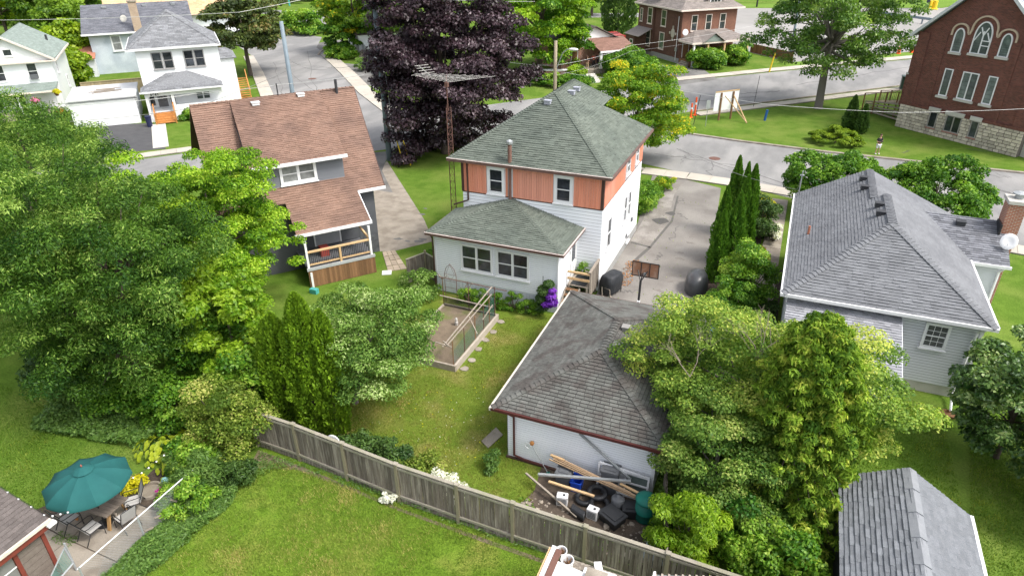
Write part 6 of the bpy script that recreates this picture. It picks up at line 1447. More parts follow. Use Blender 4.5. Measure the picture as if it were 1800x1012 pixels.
# ---- church lawn
def flatbush(name, label, base, rx, ry, h, lm, seed, n=9000):
    t = thing(name, label, 'shrub', (*base, 0), 0, None, world=False); rr = random.Random(seed); cl = []
    for k in range(46):
        a = rr.uniform(0,6.283); q = rr.random()**.6; cl.append((rx*q*math.cos(a), ry*q*math.sin(a), h*(1-q*q*.75)*rr.uniform(.5,1), .38))
    leaves('foliage', cl, n, .28, .12, lm, t, seed, .9, -.1, .3, flat=.4, ctint=.3)
    MB().tube([(0,0,-.05),(.3,.2,h*.5),(.9,.3,h*.6)], .07, 5).build('stems', MATS['bark'], t)
flatbush('juniper', 'spreading golden juniper on the church lawn', (4.0,68.6), 2.3, 2.0, 1.5, LM['juniper'], 92)
spire('cedar', 'taller small dark cedar between the juniper and the church ramp', (5.3,74.0), 3.2, .75, 3500, LM['dull'], 93, 'small dark cedars on the church lawn', L=.26, fat=.25)
spire('cedar', 'shorter small dark cedar right beside the church ramp', (6.3,72.9), 2.7, .6, 2600, LM['dull'], 94, 'small dark cedars on the church lawn', L=.26, fat=.25)
# ---- hedges and trees at the top
G5 = 'clipped hedges in front of the brick house porch'
shrub('hedge', 'left one of the clipped hedges under the brick house porch', at2(1243,120), 2.3, 1.6, 2.3, 40, .75, 6500, .30, .2, LM['bright'], 100, G5, cat='hedge')
shrub('hedge', 'right one of the clipped hedges under the brick house porch', at2(1291,113), 2.3, 1.6, 2.3, 40, .75, 6500, .30, .2, LM['bright'], 101, G5, cat='hedge')
shrub('shrub', 'large dark shrub hiding the white porch posts of the small brick house', at2(1092,134), 2.2, 1.6, 2.9, 46, .85, 8000, .30, .2, LM['ball'], 102)
shrub('shrub', 'dark shrub at the driveway corner of the small brick house', at2(1114,128), 2.0, 1.8, 2.5, 36, .8, 6000, .30, .2, LM['ball'], 103)
shrub('shrub', 'lime green bush beside the steps with people', at2(1012,139), .9, .8, 1.5, 22, .6, 3500, .28, .18, LM['lime'], 104)
shrub('shrub', 'green bush left of the concrete front steps', at2(1014,157), 1.5, 1.1, 1.3, 24, .65, 3800, .28, .18, LM['ball'], 105)
shrub('shrub', 'low hedge running along the grass below the street lamp', at2(965,152), 3.2, .9, 1.4, 30, .6, 4500, .28, .18, LM['bright'], 106)
tree('maple_tree', 'broad bright green maple behind the purple leaved tree, right of it', 'tree', at2(948,126), 15.5, 7.6, 7.2, .54, .47, 210, 1.3, 50000, .36, .26, LM['maple'], 107, r=.4, inner=.5, low=-.85, ctint=.3)
tree('dark_tree', 'round dark reddish green tree by the side street', 'tree', at2(441,133), 9.6, 5.4, 5.0, .62, .40, 90, 1.2, 20000, .36, .25, LM['dim'], 108, r=.3, inner=.5, low=-.8)
tree('side_tree', 'olive green tree with orange tufts beside the blue utility pole', 'tree', at2(628,92), 11, 6.0, 5.0, .58, .42, 70, 1.3, 14000, .45, .26, LM['gold'], 109, r=.3, inner=.4, low=-.8)
tree('side_tree', 'dark green tree directly behind the blue utility pole', 'tree', at2(690,100), 12, 5.0, 5.0, .58, .42, 70, 1.3, 14000, .45, .3, LM['forest'], 110, r=.3, inner=.4, low=-.9)
tree('side_tree', 'small green tree over the white stoop', 'tree', at2(605,98), 6.0, 3.0, 3.0, .52, .46, 40, .9, 8000, .36, .24, LM['ball'], 111, r=.18, inner=.4, low=-.95)
shrub('shrub', 'wide green bush at the end of the side street', at2(535,60), 4.0, 3.0, 3.6, 46, 1.1, 8000, .42, .3, LM['bright'], 112)
shrub('shrub', 'green bush at the foot of the white stoop', at2(600,103), 2.6, 1.4, 1.6, 24, .7, 3800, .3, .2, LM['bright'], 113)
shrub('shrub', 'pale tufted grass clump on the verge beside the stoop driveway', at2(636,125), .9, .8, 1.5, 14, .4, 1800, .5, .06, LM['apple'], 114, up=.1)
tree('spruce', 'blue grey spruce behind the pale blue house', 'tree', at2(352,62), 11, 3.8, 3.6, .5, .5, 60, 1.1, 9000, .42, .16, LM['spruce'], 115, r=.25, inner=.3, low=-.95, hang=.2)
shrub('shrub', 'white blossoming bush beyond the grass strip at the top', at2(498,6), 4.5, 3, 3.0, 36, 1.0, 5000, .4, .3, leafmat('leaf_blossom', (.10,.17,.05), (.55,.55,.42), .3), 116)
shrub('shrub', 'dark green bush beside the white blossoming bush at the top', at2(548,2), 4.0, 2.5, 2.8, 30, 1.0, 4000, .42, .3, LM['forest'], 117)
spire('cedar', 'tall dark conifer beside the brown brick house', at2(1085,62), 15, 3.2, 9000, LM['dull'], 118, L=.5, fat=.3)
G6 = 'trees filling the top left corner'
BT = ['yellow green tree directly above the sage roof chimney at the left edge','deep green tree behind the left half of the sage roof','deep green tree filling the gap between the sage and blue roofs','small deep green tree beside the end of the sage roof','deep green tree at the top, above the sage roof ridge','tall yellow green tree at the top, left of the blue house roof','deep green tree touching the left end of the slate roof','tall yellow green tree in the very top left corner','deep green tree at the top edge, above the slate roof corner','low yellow green bushy tree above the rust red outbuilding roof','deep green tree at the top edge, in the middle of the left group','deep green tree at the top edge, left of the tan roof','deep green tree at the top edge behind the tan roof','deep green tree at the top edge beside the blue grey spruce','low yellow green tree in the gap between the sage house and the pale blue house']
kinds = (('forest','deep green tree in the top left corner behind the sage roofed house'),('forest2','yellow green tree in the top left corner behind the sage roofed house'))
for i, (px, py, h, r, k) in enumerate(((18,60,12,5.5,1),(55,52,11,5,0),(96,66,12,5,0),(128,92,9,4,0),(60,30,12,6,0),(105,28,13,5.5,1),(140,50,11,4.5,0),(20,10,13,6.5,1),(160,20,13,5,0),(135,110,6,3,1),(90,3,13,6,0),(190,-6,13,6,0),(260,-12,13,6,0),(395,0,13,6,0),(134,140,4,1.6,1))):
    tree('background_tree', BT[i], 'tree', at2(px, py+14), h, r, r*.9, .56, .44, 46, 1.5, 9000, .50, .34, LM[kinds[k][0]], 130+i, G6, r=.3, inner=.45, low=-.95, nl=6)
for i, (px, py, h, r, k) in enumerate(((830,30,13,6,0),(1040,28,13,5,0),(760,10,13,6,0),(1130,-6,12,6,0))):
    tree('background_tree', ('deep green tree behind the broad bright maple','tree partly hidden by the brown brick house','green tree seen above the purple leaved tree','tree crown behind the roof of the brick house')[i], 'tree', at2(px, py), h, r, r, .56, .44, 46, 1.6, 8000, .5, .36, LM['forest' if i != 2 else 'forest2'], 160+i, r=.3, inner=.45, low=-.95, nl=6)
# flowers of the sage house
for i, (dx, dz_, k, lab) in enumerate(((-10.9,1.9,'pink','pink hanging flower basket on the porch of the sage roofed house'),(-8.7,2.6,'yellow','yellow hanging flower basket at the corner of the sage roofed house'),(-8.9,.5,'orange','orange flower pot beside the flat white garage'))):
    p = Matrix.Translation((-62.6,51.34,0)) @ Matrix.Rotation(R(47),4,'Z') @ Vector((dx,6.9,dz_))
    t = thing('flower_basket', lab, 'flower basket', p, 0, None, world=False)
    leaves('flowers', [(0,0,.1,.35),(.3,0,0,.3),(-.3,.1,0,.3)], 500, .16, .13, LM[k], t, 170+i); MB().lathe([(.12,-.35),(.26,-.1),(.28,0)], (0,0,0), 10).build('basket', MATS['wood_brown'], t)
for i, (px, py) in enumerate(((20,178),(60,190),(88,188))):
    shrub('shrub', ('leftmost bright bush below the porch of the sage roofed house','middle bright bush below the porch of the sage roofed house','bright bush below the porch corner post of the sage roofed house')[i], at2(px, py), 1.8, 1.4, 2.2, 20, .7, 3500, .3, .2, LM['lime' if i%2 else 'bright'], 175+i, 'bushes before the sage roofed house')
shrub('shrub', 'small shrubs along the porch wall of the white house', tuple((Matrix.Translation((-62.6,51.34,0)) @ Matrix.Rotation(R(47),4,'Z') @ Vector((4.6,-.8,0)))[:2]), 1.7, .6, 1.1, 18, .45, 2600, .24, .16, LM['bright'], 180, rot=R(47))
# dead branches on the foreground maple
def dead(label, base, tips, seed):
    rr = random.Random(seed); b = MB()
    def grow(p, d, L, r, k):
        q = p+d*L; mid = p.lerp(q,.5)+Vector((rr.uniform(-.1,.1),rr.uniform(-.1,.1),rr.uniform(0,.12)))*L; b.tube([p,mid,q], [r,r*.8,r*.6], 4)
        if k > 0:
            for _ in range(3): grow(p.lerp(q, rr.uniform(.5,1)), (d+Vector((rr.uniform(-.8,.8),rr.uniform(-.8,.8),rr.uniform(-.3,.55)))).normalized(), L*rr.uniform(.5,.75), r*.55, k-1)
    for d in tips: grow(Vector((0,0,0)), Vector(d).normalized(), 1.0, .02, 3)
    b.v = [tuple(Vector(v)+Vector(base)) for v in b.v]; solo('dead_branch', b, MATS['twig_dead'], label, 'branch')
dead('bare grey dead branches fanning out of the foreground maple', (.3,20.6,5.4), ((-.7,.4,.7),(.1,.5,.8),(.5,.2,.7),(-.4,-.1,.9)), 3)
dead('smaller bare twigs at the left side of the foreground maple', (-1.7,19.8,4.7), ((-.6,.3,.6),(.1,.4,.7)), 4)
# ================================================================== wooden fence along the back
T = thing('fence', 'long weathered grey board fence crossing the yard from left to right', 'fence', (-9.2,15.0,0))
FP = [(-17.55,15.42),(-15.45,15.36),(-13.1,15.16),(-10.72,14.95),(-8.3,14.87),(-6.24,14.83),(-3.74,14.78),(-1.15,14.72),(1.2,14.66)]
rr = random.Random(9); BM_ = {}
for i, (a, b) in enumerate(zip(FP[:-1], FP[1:])):
    a = Vector((*a,0)); b = Vector((*b,0)); L = (b-a).length; d = (b-a)/L; n = Vector((-d.y,d.x,0)); nb = round(L/.142); w = L/nb; ang = math.atan2(d.y,d.x)
    for k in range(nb):
        key = (round(w,2), rr.randrange(4))
        if key not in BM_:
            q = MB().box(-w/2+.004+.002*key[1],-.011,.1,w/2-.004,.011,1.72+.012*key[1]); BM_[key] = q.mesh('board', MATS['wood_grey'])
        p = a+d*(w*(k+.5))+n*rr.uniform(-.008,.008)
        o = bpy.data.objects.new('board', BM_[key]); COL.objects.link(o); o.parent = T
        o.matrix_basis = Matrix.Translation(p-T.location) @ Matrix.Rotation(ang+R(rr.uniform(-1.2,1.2)),4,'Z') @ Matrix.Rotation(R(rr.uniform(-.5,.5)),4,'Y')
    MB().beam(a+Vector((0,0,1.78)),b+Vector((0,0,1.78)),.13,.04).beam(a-n*.05+Vector((0,0,1.66)),b-n*.05+Vector((0,0,1.66)),.04,.09).build('top_rail', MATS['wood_grey_rail'], T)
    MB().beam(a-n*.055+Vector((0,0,.34)),b-n*.055+Vector((0,0,.34)),.06,.09).build('bottom_rail', MATS['wood_grey_rail'], T)
    MB().beam(a+Vector((0,0,.05)),b+Vector((0,0,.05)),.04,.14).build('kick_board', MATS['wood_grey'], T)
for p in FP[:-1]:
    b = MB().obox((p[0],p[1]-.03,.9),.115,.115,1.84); b.build('post', MATS['wood_post'], T); MB().obox((p[0],p[1]-.03,1.85),.15,.15,.045).build('post_cap', MATS['wood_grey_rail'], T)
# short fence between the garage and the neighbour
T = thing('fence', 'old leaning board fence running from the garage corner towards the back fence', 'fence', (-1.5,16.7,0))
for k in range(24): MB().obox((-1.95+.032*k+.008*(k%3),18.5-.16*k,.85),.02,.15,1.6+.03*(k%4),R(-10)).build('board', MATS['wood_grey'], T)
MB().beam((-1.9,18.5,1.3),(-1.15,14.9,1.3),.05,.09).build('rail', MATS['wood_weathered'], T)
# narrow fence left of the sunroom
T = thing('fence', 'low grey board fence corner between the sunroom and the stone path', 'fence', (-18.1,30,0))
for a, b in (((-16.98,30.2),(-18.35,30.9)),((-18.4,30.9),(-18.95,29.7))):
    a = Vector((*a,0)); b = Vector((*b,0)); nb = round((b-a).length/.15); ang = math.atan2(b.y-a.y,b.x-a.x)
    for k in range(nb): p = a.lerp(b,(k+.5)/nb); MB().obox((p.x,p.y,.78),.14,.022,1.5+.02*(k%3),ang).build('board', MATS['wood_grey'], T)
    MB().beam(a+Vector((0,0,1.55)),b+Vector((0,0,1.55)),.1,.035).build('top_rail', MATS['wood_grey_rail'], T)
MB().obox((-18.38,30.9,.85),.11,.11,1.7).build('post', MATS['wood_post'], T)
# stop-gap: white board leaning behind the fence
b = MB(); p = at(587,775,1.6); b.lathe([(.001,-.02),(.26,-.02),(.27,0),(.26,.02),(.001,.02)], (0,0,0), 18); b.v = [(p.x+v[0],15.32+v[2]*.9,1.62+v[1]) for v in b.v]
solo('white_disc', b, MATS['white_paint'], 'round white disc showing above the wooden fence beside the cedar', 'disc')

# ================================================================== patio set
pr = bpy.data.objects.new('patio', None); COL.objects.link(pr); pr['kind'] = 'structure'; pr.location = (-19.8,9.6,0); INV[pr.name] = Matrix.Translation((19.8,-9.6,0))
MB().slab([(-23.0,7.0),(-17.75,7.0),(-17.75,11.2),(-20.1,12.2),(-21.4,12.3),(-22.9,9.2)], 0, .03).build('joint_fill', MATS['soil'], pr)
for i, (poly) in enumerate(([(-22.6,7.0),(-20.35,7.0),(-20.35,9.15),(-21.9,9.25),(-22.7,9.0)],[(-20.31,7.0),(-17.77,7.0),(-17.77,9.1),(-20.31,9.15)],[(-21.9,9.29),(-20.35,9.19),(-20.35,12.15),(-21.3,12.2)],[(-20.31,9.19),(-17.77,9.14),(-17.77,11.1),(-18.6,11.25),(-20.31,11.2)],[(-20.31,11.24),(-19.4,11.25),(-20.31,12.1)])):
    MB().slab(poly, .01, .055+.006*(i%3)).build('concrete_slab', MATS['concrete'], pr)
strip('weeds', [(-20.9,8.9),(-20.0,8.9),(-20.0,9.35),(-20.9,9.35)], 240, .12, .02, LM['cover'], .12, 20, 'grass growing in the patio joint')
UC = Vector((-19.78,10.15,0))
T = thing('patio_umbrella', 'open dark teal patio umbrella over the wooden table', 'umbrella', UC, R(8), None, world=False); T.scale = (.94,.94,.98)
n = 10; prof = [(.12,2.62),(.5,2.52),(.95,2.37),(1.42,2.13)]
um = mat('teal_canvas', (.015,.086,.086), (.018,.101,.099), scale=3, rough=.8, spec=.2)
for k in range(n):
    a0, a1 = 2*math.pi*k/n, 2*math.pi*(k+1)/n; b = MB(); cols_ = 5; vs = []; fs = []
    for (r, z) in prof:
        for c in range(cols_):
            t = c/(cols_-1); a = a0+(a1-a0)*t; sag = 1-.06*math.sin(math.pi*t)*(r/1.42); vs.append((r*sag*math.cos(a), r*sag*math.sin(a), z-.05*math.sin(math.pi*t)*(r/1.42)))
    for i in range(len(prof)-1):
        for c in range(cols_-1): fs.append((i*cols_+c,(i+1)*cols_+c,(i+1)*cols_+c+1,i*cols_+c+1))
    m_ = len(vs)
    for c in range(cols_):
        x, y, z = vs[(len(prof)-1)*cols_+c]; vs.append((x*1.01,y*1.01,z-.14))
    for c in range(cols_-1): fs.append(((len(prof)-1)*cols_+c, m_+c, m_+c+1, (len(prof)-1)*cols_+c+1))
    b.add(vs, fs).build('canopy_panel', um, T, True)
    MB().beam((.06*math.cos(a0),.06*math.sin(a0),2.55),(1.4*math.cos(a0),1.4*math.sin(a0),2.10),.018).build('rib', MATS['black_metal'], T)
b = MB().lathe([(.36,2.60),(.26,2.66),(.1,2.72),(.03,2.74)], (0,0,0), 10); b.build('vent_cap', um, T)
MB().tube([(0,0,.0),(0,0,2.75)], .022, 8).build('pole', MATS['black_metal'], T)
MB().lathe([(.02,2.74),(.035,2.78),(.02,2.83),(.001,2.85)], (0,0,0), 8).build('finial', mat('finial_red', (.25,.08,.06), rough=.5), T)
MB().lathe([(.28,0.03),(.28,.08),(.05,.12),(.04,.35)], (0,0,0), 14).build('base', MATS['black_metal'], T)
TA = math.atan2(-.95,.65)     # long axis of the table, towards the lower right of the picture
ta = math.atan2(9.62-10.6, -18.85+20.5)
T = thing('patio_table', 'grey weathered plank table with splayed pale legs on the patio', 'table', (-20.15,10.35,0.05), R(4), None, world=False)
for k in range(7): MB().box(-.95,-.47+k*.136,.71,.95,-.47+k*.136+.128,.75).build('plank', mat('table_plank', (.20,.165,.135), (.14,.115,.095), scale=6, rough=.85, stretch=(.6,4,4), fine=.2, objrand=.25), T)
for x in (-.72,.78):
    for s in (-1,1): MB().beam((x,s*.24,.70),(x,s*.42,.03),.13,.05).build('leg', MATS['wood_orange'] if x < 0 else mat('wood_pine', (.46,.28,.12), (.36,.21,.09), rough=.7, scale=5), T)
    MB().box(x-.04,-.44,.63,x+.04,.44,.705).build('cross_bar', MATS['wood_weathered'], T)
MB().box(-.7,-.03,.3,.75,.03,.38).build('stretcher', MATS['wood_weathered'], T)
sling = mat('sling_fabric', (.50,.49,.47), (.42,.41,.40), scale=30, rough=.8)
def chair(label, loc, rot):
    t = thing('patio_chair', label, 'chair', (*loc, .055), rot, 'sling chairs round the patio table', world=False)
    MB().sheet([(-.24,-.24,.42),(.24,-.24,.42),(.24,.22,.38),(-.24,.22,.38)],.02).build('seat', sling, t)
    MB().sheet([(-.24,.22,.39),(.24,.22,.39),(.25,.46,1.0),(-.25,.46,1.0)],.02).build('backrest', sling, t)
    for s in (-1,1):
        x = s*.27
        MB().tube([(x,-.26,0),(x,-.27,.42),(x,-.25,.60),(x,-.15,.66),(x,.2,.64),(x,.33,.66)], .015, 6).build('front_leg', MATS['black_metal'], t)
        MB().tube([(x,.42,0),(x,.18,.40),(x,-.26,.43)], .015, 6).build('rear_leg', MATS['black_metal'], t)
        MB().tube([(x,.2,.40),(x*.97,.48,1.02)], .015, 6).build('back_frame', MATS['black_metal'], t)
    MB().tube([(-.262,.48,1.02),(.262,.48,1.02)], .015, 6).build('top_bar', MATS['black_metal'], t)
    return t
chair('sling chair at the far right side of the patio table', (-19.35,11.05), R(-35))
chair('sling chair at the near right end of the patio table', (-18.95,10.4), R(-100))
chair('sling chair at the near left side of the patio table, closest to the gazebo', (-19.65,9.62), R(175))
chair('sling chair at the left corner of the patio table, nearest the lawn', (-20.75,9.65), R(170))

# wire fence and gate
T = thing('wire_fence', 'chain link fence with a white top rail beside the patio', 'fence', (-17.77,10,0))
MB().tube([(-17.74,12.6,1.22),(-17.78,7.9,1.2)], .021, 8).build('top_rail', MATS['white_metal'], T)
for y in (12.55,10.1,7.95): MB().tube([(-17.76,y,0),(-17.76,y,1.24)], .03, 8).build('post', MATS['galvanised'], T)
b = MB(); k = 0; y = 7.95; S_ = .075
while y < 12.5:
    for s in (1,-1):
        z = 0.05 if s > 0 else 1.17; yy = y; pts = [(-17.76,yy,z)]
        yb = yy+1.12
        if yb < 12.55: b.beam((-17.76-.004*s,yy,z),(-17.76-.004*s,yb,1.22-z),.005)
    y += S_
b.build('wire_mesh', MATS['galvanised'], T)
T = thing('wire_gate', 'leaning green wire gate at the bottom left by the patio', 'gate', (-18.5,7.5,0))
gp = [(-18.95,8.35,1.15),(-18.05,8.0,1.25),(-17.95,7.2,1.15),(-18.75,7.2,.4)]
b = MB()
for p, q in zip(gp, gp[1:]+gp[:1]): b.tube([p,q], .028, 6)
b.build('frame', MATS['galvanised'], T)
b = MB(); gv = [Vector(p) for p in gp]
for k in range(1,14): t = k/14; b.beam(gv[0].lerp(gv[1],t), gv[3].lerp(gv[2],t), .008); b.beam(gv[0].lerp(gv[3],t), gv[1].lerp(gv[2],t), .008)
b.build('wire_mesh', mat('green_wire', (.10,.22,.19), rough=.6), T)
MB().tube([(-18.95,8.4,0),(-18.95,8.4,1.3)], .035, 8).build('post', MATS['galvanised'], T)
# zigzag ornament on the fence
b = MB(); zp = [(-17.72,12.0,.55),(-17.72,11.72,1.0),(-17.72,11.62,.45),(-17.72,11.35,.85)]
for p, q in zip(zp[:-1], zp[1:]): b.beam(p,q,.03,.06)
b.beam((-17.72,11.0,.5),(-17.72,10.6,.7),.03,.06); b.beam((-17.72,10.45,.4),(-17.72,10.15,.55),.03,.06)
solo('zigzag_trellis', b, MATS['wood_weathered'], 'pale folding trellis pieces hanging on the chain link fence', 'trellis')
# string lights
T = thing('string_lights', 'string of white bulbs from the gazebo roof past the umbrella to the shrubs', 'string lights', (-20,9,0))
sp = [(-21.8,8.3,3.42),(-20.4,8.3,3.0),(-18.95,8.3,2.6),(-19.15,9.0,2.05),(-19.2,9.8,1.85),(-18.95,10.6,1.8),(-18.7,11.4,1.8),(-18.6,12.3,1.9)]
MB().tube(sp, .008, 4).build('cable', MATS['black_metal'], T)
for p, q in zip(sp[:-1], sp[1:]):
    for t in (.2,.55,.9): c = Vector(p).lerp(Vector(q),t); MB().ico((c.x,c.y,c.z-.05),.035,1).build('bulb', MATS['white_paint'], T)

# ================================================================== gazebo, bottom left
T = thing('gazebo', 'corner of a red trimmed gazebo with a taupe shingle roof at the bottom left', 'gazebo', (-20.5,6.8,0))
gr = [(-18.95,3,2.5),(-18.95,8.28,2.5),(-21.9,8.28,3.35),(-21.9,3,3.35)]
MB().sheet(gr,.05).build('roof', MATS['taupe_shingle'], T)
cover(T, gr, MATS['taupe_shingle'], 'shingle', .16, .33, .02, seed=150, tintvar=.35, wvar=.1, separate=120)
MB().box(-18.95,3,2.40,-18.87,8.32,2.50).build('gutter', MATS['gutter_weathered'], T)
MB().box(-18.99,3,2.16,-18.951,8.3,2.42).build('fascia', mat('red_trim', (.182,.042,.028), (.147,.035,.025), rough=.6), T)
MB().beam((-18.9,8.3,2.42),(-21.9,8.3,3.27),.03,.12).build('rake_board', MATS['taupe_shingle'], T)
for y in (3.9,5.6,7.2): MB().box(-19.3,y-.06,0,-19.18,y+.06,2.3).build('post', MATS['red_trim'], T)
MB().box(-19.28,3.95,.9,-19.22,7.15,.98).box(-19.27,5.66,1.5,-19.23,7.14,1.54).build('rail', MATS['white_paint'], T)
for y0, y1 in ((3.97,5.53),(5.67,7.13)): MB().box(-19.25,y0,.0,-19.245,y1,2.2).build('screen', mat('screen_grey', (.15,.15,.145), (.19,.19,.18), rough=.9, scale=2), T)
for k in range(9): MB().box(-19.32-.008*(k%2),7.27,.02+k*.24,-19.2,8.0,.02+k*.24+.22).build('shingle_board', mat('cedar_grey', (.13,.105,.09), (.18,.15,.13), scale=8, rough=.9, fine=.2), T)
MB().box(-19.3,8.0,0,-19.15,8.12,2.3).build('post', MATS['red_trim'], T)
MB().box(-18.98,8.14,2.28,-18.8,8.4,2.36).build('eave_block', MATS['white_paint'], T)

# ================================================================== raised bed with frames
T = thing('raised_bed', 'raised vegetable bed of grey boards with netting and pole frames', 'raised bed', (-13.9,25.3,0))
MB().box(-15.6,22.95,.02,-12.62,27.85,.24).build('soil', MATS['soil_light'], T)
for n_, (xa, ya, xb, yb) in enumerate(((-15.65,22.85,-12.45,22.95),(-15.65,27.85,-12.45,27.95),(-15.68,22.951,-15.58,27.849),(-12.55,22.951,-12.44,27.849))): MB().box(xa,ya,0,xb,yb,.34).build('side_board', MATS['wood_weathered'] if n_ < 3 else mat('board_pale', (.44,.39,.33), (.36,.31,.26), scale=4, rough=.9, fine=.15), T)
pp = [(-12.6,y) for y in (23.0,24.2,25.4,26.4,27.1,27.8)]+[(-15.6,27.8),(-14.1,27.8)]
for i, (x, y) in enumerate(pp): MB().tube([(x,y,.2),(x,y,1.6 if y < 27 else 2.0)], .022, 6).build('stake', MATS['rust_metal'] if i%2 else MATS['wood_brown'], T)
MB().tube([(-15.8,27.8,1.98),(-11.9,27.8,1.9)], .022, 6).build('top_bar', MATS['rust_metal'], T)
MB().tube([(-15.7,27.6,.98),(-12.6,27.5,.95)], .03, 6).build('low_bar', MATS['wood_weathered'], T)
MB().beam((-13.25,23.2,1.0),(-12.65,27.6,2.1),.05).beam((-13.1,23.3,1.02),(-12.5,27.2,1.9),.04).build('pole', MATS['wood_weathered'], T)
for a, b in (((-12.9,25.4,1.5),(-12.3,25.0,.9)),((-13.4,23.6,1.05),(-12.9,23.2,1.15)),((-13.6,23.2,1.2),(-12.8,23.4,.95)),((-12.6,26.3,.9),(-12.3,26.9,1.5)),((-14.3,27.8,1.6),(-14.1,27.8,1.98)),((-13.85,27.8,1.98),(-14.1,27.8,1.6)),((-15.85,27.8,2.15),(-15.6,27.8,1.85)),((-15.3,27.8,2.15),(-15.6,27.8,1.85))): MB().beam(a,b,.04).build('brace', MATS['wood_weathered'], T)
nm = netmat('green_net', (.05,.14,.13), .32)
MB().add([(-12.62,23.0,.3),(-12.62,27.8,.3),(-12.62,27.8,1.5),(-12.62,23.0,1.0)],[(0,1,2,3)]).build('netting', nm, T)
MB().add([(-15.6,27.78,.3),(-12.6,27.78,.3),(-12.6,27.78,.85),(-15.6,27.78,.85)],[(0,1,2,3)]).build('netting', netmat('dark_net', (.02,.025,.025), .65), T)
b = MB().lathe([(.001,0),(.09,0),(.10,.18),(.07,.24),(.08,.34),(.04,.42),(.001,.43)], (-14.1,26.3,.24), 12); solo('garden_gnome', b, mat('statue_white', (.38,.36,.34), rough=.6), 'small pale garden statue standing in the raised bed', 'statue')
T = thing('arch_trellis', 'rusty wire arch trellis beside the left end of the raised bed', 'trellis', (-15.6,28.7,0))
ar = [(-15.95,28.7,0),(-15.95,28.7,1.7),(-15.85,28.7,2.05),(-15.6,28.7,2.35),(-15.35,28.7,2.05),(-15.25,28.7,1.7),(-15.25,28.7,0)]
MB().tube(ar, .016, 6).build('arch', MATS['rust_metal'], T)
for z in (.5,.9,1.3,1.7): MB().tube([(-15.95,28.7,z),(-15.25,28.7,z)], .009, 5).build('rung', MATS['rust_metal'], T)
MB().tube([(-15.6,28.7,2.3),(-15.85,28.7,1.75),(-15.6,28.7,1.3),(-15.35,28.7,1.75),(-15.6,28.7,2.3)], .009, 5).build('scroll', MATS['rust_metal'], T)
for i, (px, py) in enumerate(((880,566),(867,584),(853,598),(841,614),(830,634),(816,649))):
    c = at(px,py); rr = random.Random(i); b = MB().slab([(c.x+math.cos(t*.9)*rr.uniform(.16,.25),c.y+math.sin(t*.9)*rr.uniform(.15,.23)) for t in range(7)],0,.05)
    solo('stepping_stone', b, MATS['concrete'], ('stepping stone nearest the far corner of the raised bed','second stepping stone from the sunroom side of the raised bed','third stepping stone from the sunroom side of the raised bed','stepping stone beside the middle of the raised bed','second nearest stepping stone to the near corner of the raised bed','stepping stone right at the near corner of the raised bed')[i], 'stone', 'stepping stones beside the raised bed')
b = MB().slab([at2(846,776),at2(872,752),at2(884,765),at2(858,788)],0,.05); solo('stepping_stone', b, MATS['concrete'], 'large square flagstone in the grass by the garage corner', 'stone')
# ================================================================== antenna tower
T = thing('antenna_tower', 'rusty lattice antenna tower with a wide rooftop aerial', 'antenna tower', (-17.75,33.5,0))
cx, cy = -17.75, 33.5
L3 = [(cx+.22*math.cos(a), cy+.22*math.sin(a)) for a in (0.5,2.6,4.7)]
for x, y in L3: MB().tube([(x,y,0),(cx+(x-cx)*.75,cy+(y-cy)*.75,9.4)], .022, 6).build('leg', MATS['rust_metal'], T)
b = MB()
for k in range(23):
    z = .3+k*.4; s = 1-.25*z/9.4; s2 = 1-.25*(z+.4)/9.4
    for i in range(3):
        p, q = L3[i], L3[(i+1)%3]; f0 = lambda w, s_: (cx+(w[0]-cx)*s_, cy+(w[1]-cy)*s_)
        b.beam((*f0(p,s),z),(*f0(q,s),z),.014); b.beam((*f0(p,s),z),(*f0(q,s2),z+.4),.012)
b.build('lattice', MATS['rust_metal'], T)
MB().tube([(cx,cy,9.2),(cx,cy,11.1)], .03, 6).build('mast', MATS['rust_metal'], T)
MB().box(cx-.09,cy-.09,10.5,cx+.09,cy+.09,10.75).build('rotor', MATS['rust_metal'], T)
al = mat('aluminium', (.36,.35,.34), rough=.5, metal=.2)
bd = Vector((1.0,.03,-.02)).normalized(); pd = Vector((.60,.80,.0))
c0 = Vector((cx,cy,11.05))
MB().beam(c0-bd*1.9, c0+bd*1.5, .03).build('boom', al, T)
for k in range(10):
    t = -1.55+k*.34; ln = .55+.10*k; p = c0+bd*t
    MB().tube([p-pd*ln, p+pd*ln], .0085, 5).build('element', al, T)
MB().beam(c0-bd*1.0+Vector((0,0,.0)), c0-bd*1.45+Vector((0,0,.5))-pd*.2, .035).build('upper_boom', al, T)
for k in range(4): p = c0-bd*(1.1+.12*k)+Vector((0,0,.12+.12*k)); MB().tube([p-pd*.4, p+pd*.4], .012, 5).build('element', al, T)

# ================================================================== basketball stand, grill, tarp
T = thing('basketball_stand', 'portable basketball stand with a worn brown backboard on the driveway', 'basketball hoop', (-5.75,30.9,0))
MB().tube([(-5.72,30.6,.1),(-5.75,30.9,2.2)], .06, 8).build('pole', MATS['black_metal'], T)
MB().box(-5.80,30.62,.85,-5.66,30.78,1.1).build('sticker', MATS['white_paint'], T)
b = MB(); b.tube([(-5.75,30.9,2.1),(-6.0,31.2,2.6)], .03, 6); b.tube([(-5.75,30.9,2.1),(-5.5,31.2,2.6)], .03, 6); b.tube([(-5.75,30.85,1.9),(-5.75,31.2,2.45)], .03, 6); b.build('bracket', MATS['black_metal'], T)
bx, by = -5.62, 31.25
MB().box(bx-.66,by,2.25,bx+.66,by+.03,3.05).build('backboard', mat('backboard_brown', (.34,.17,.10), (.24,.115,.07), scale=4, rough=.6, patch=(.42,.27,.2), pscale=2), T)
b = MB()
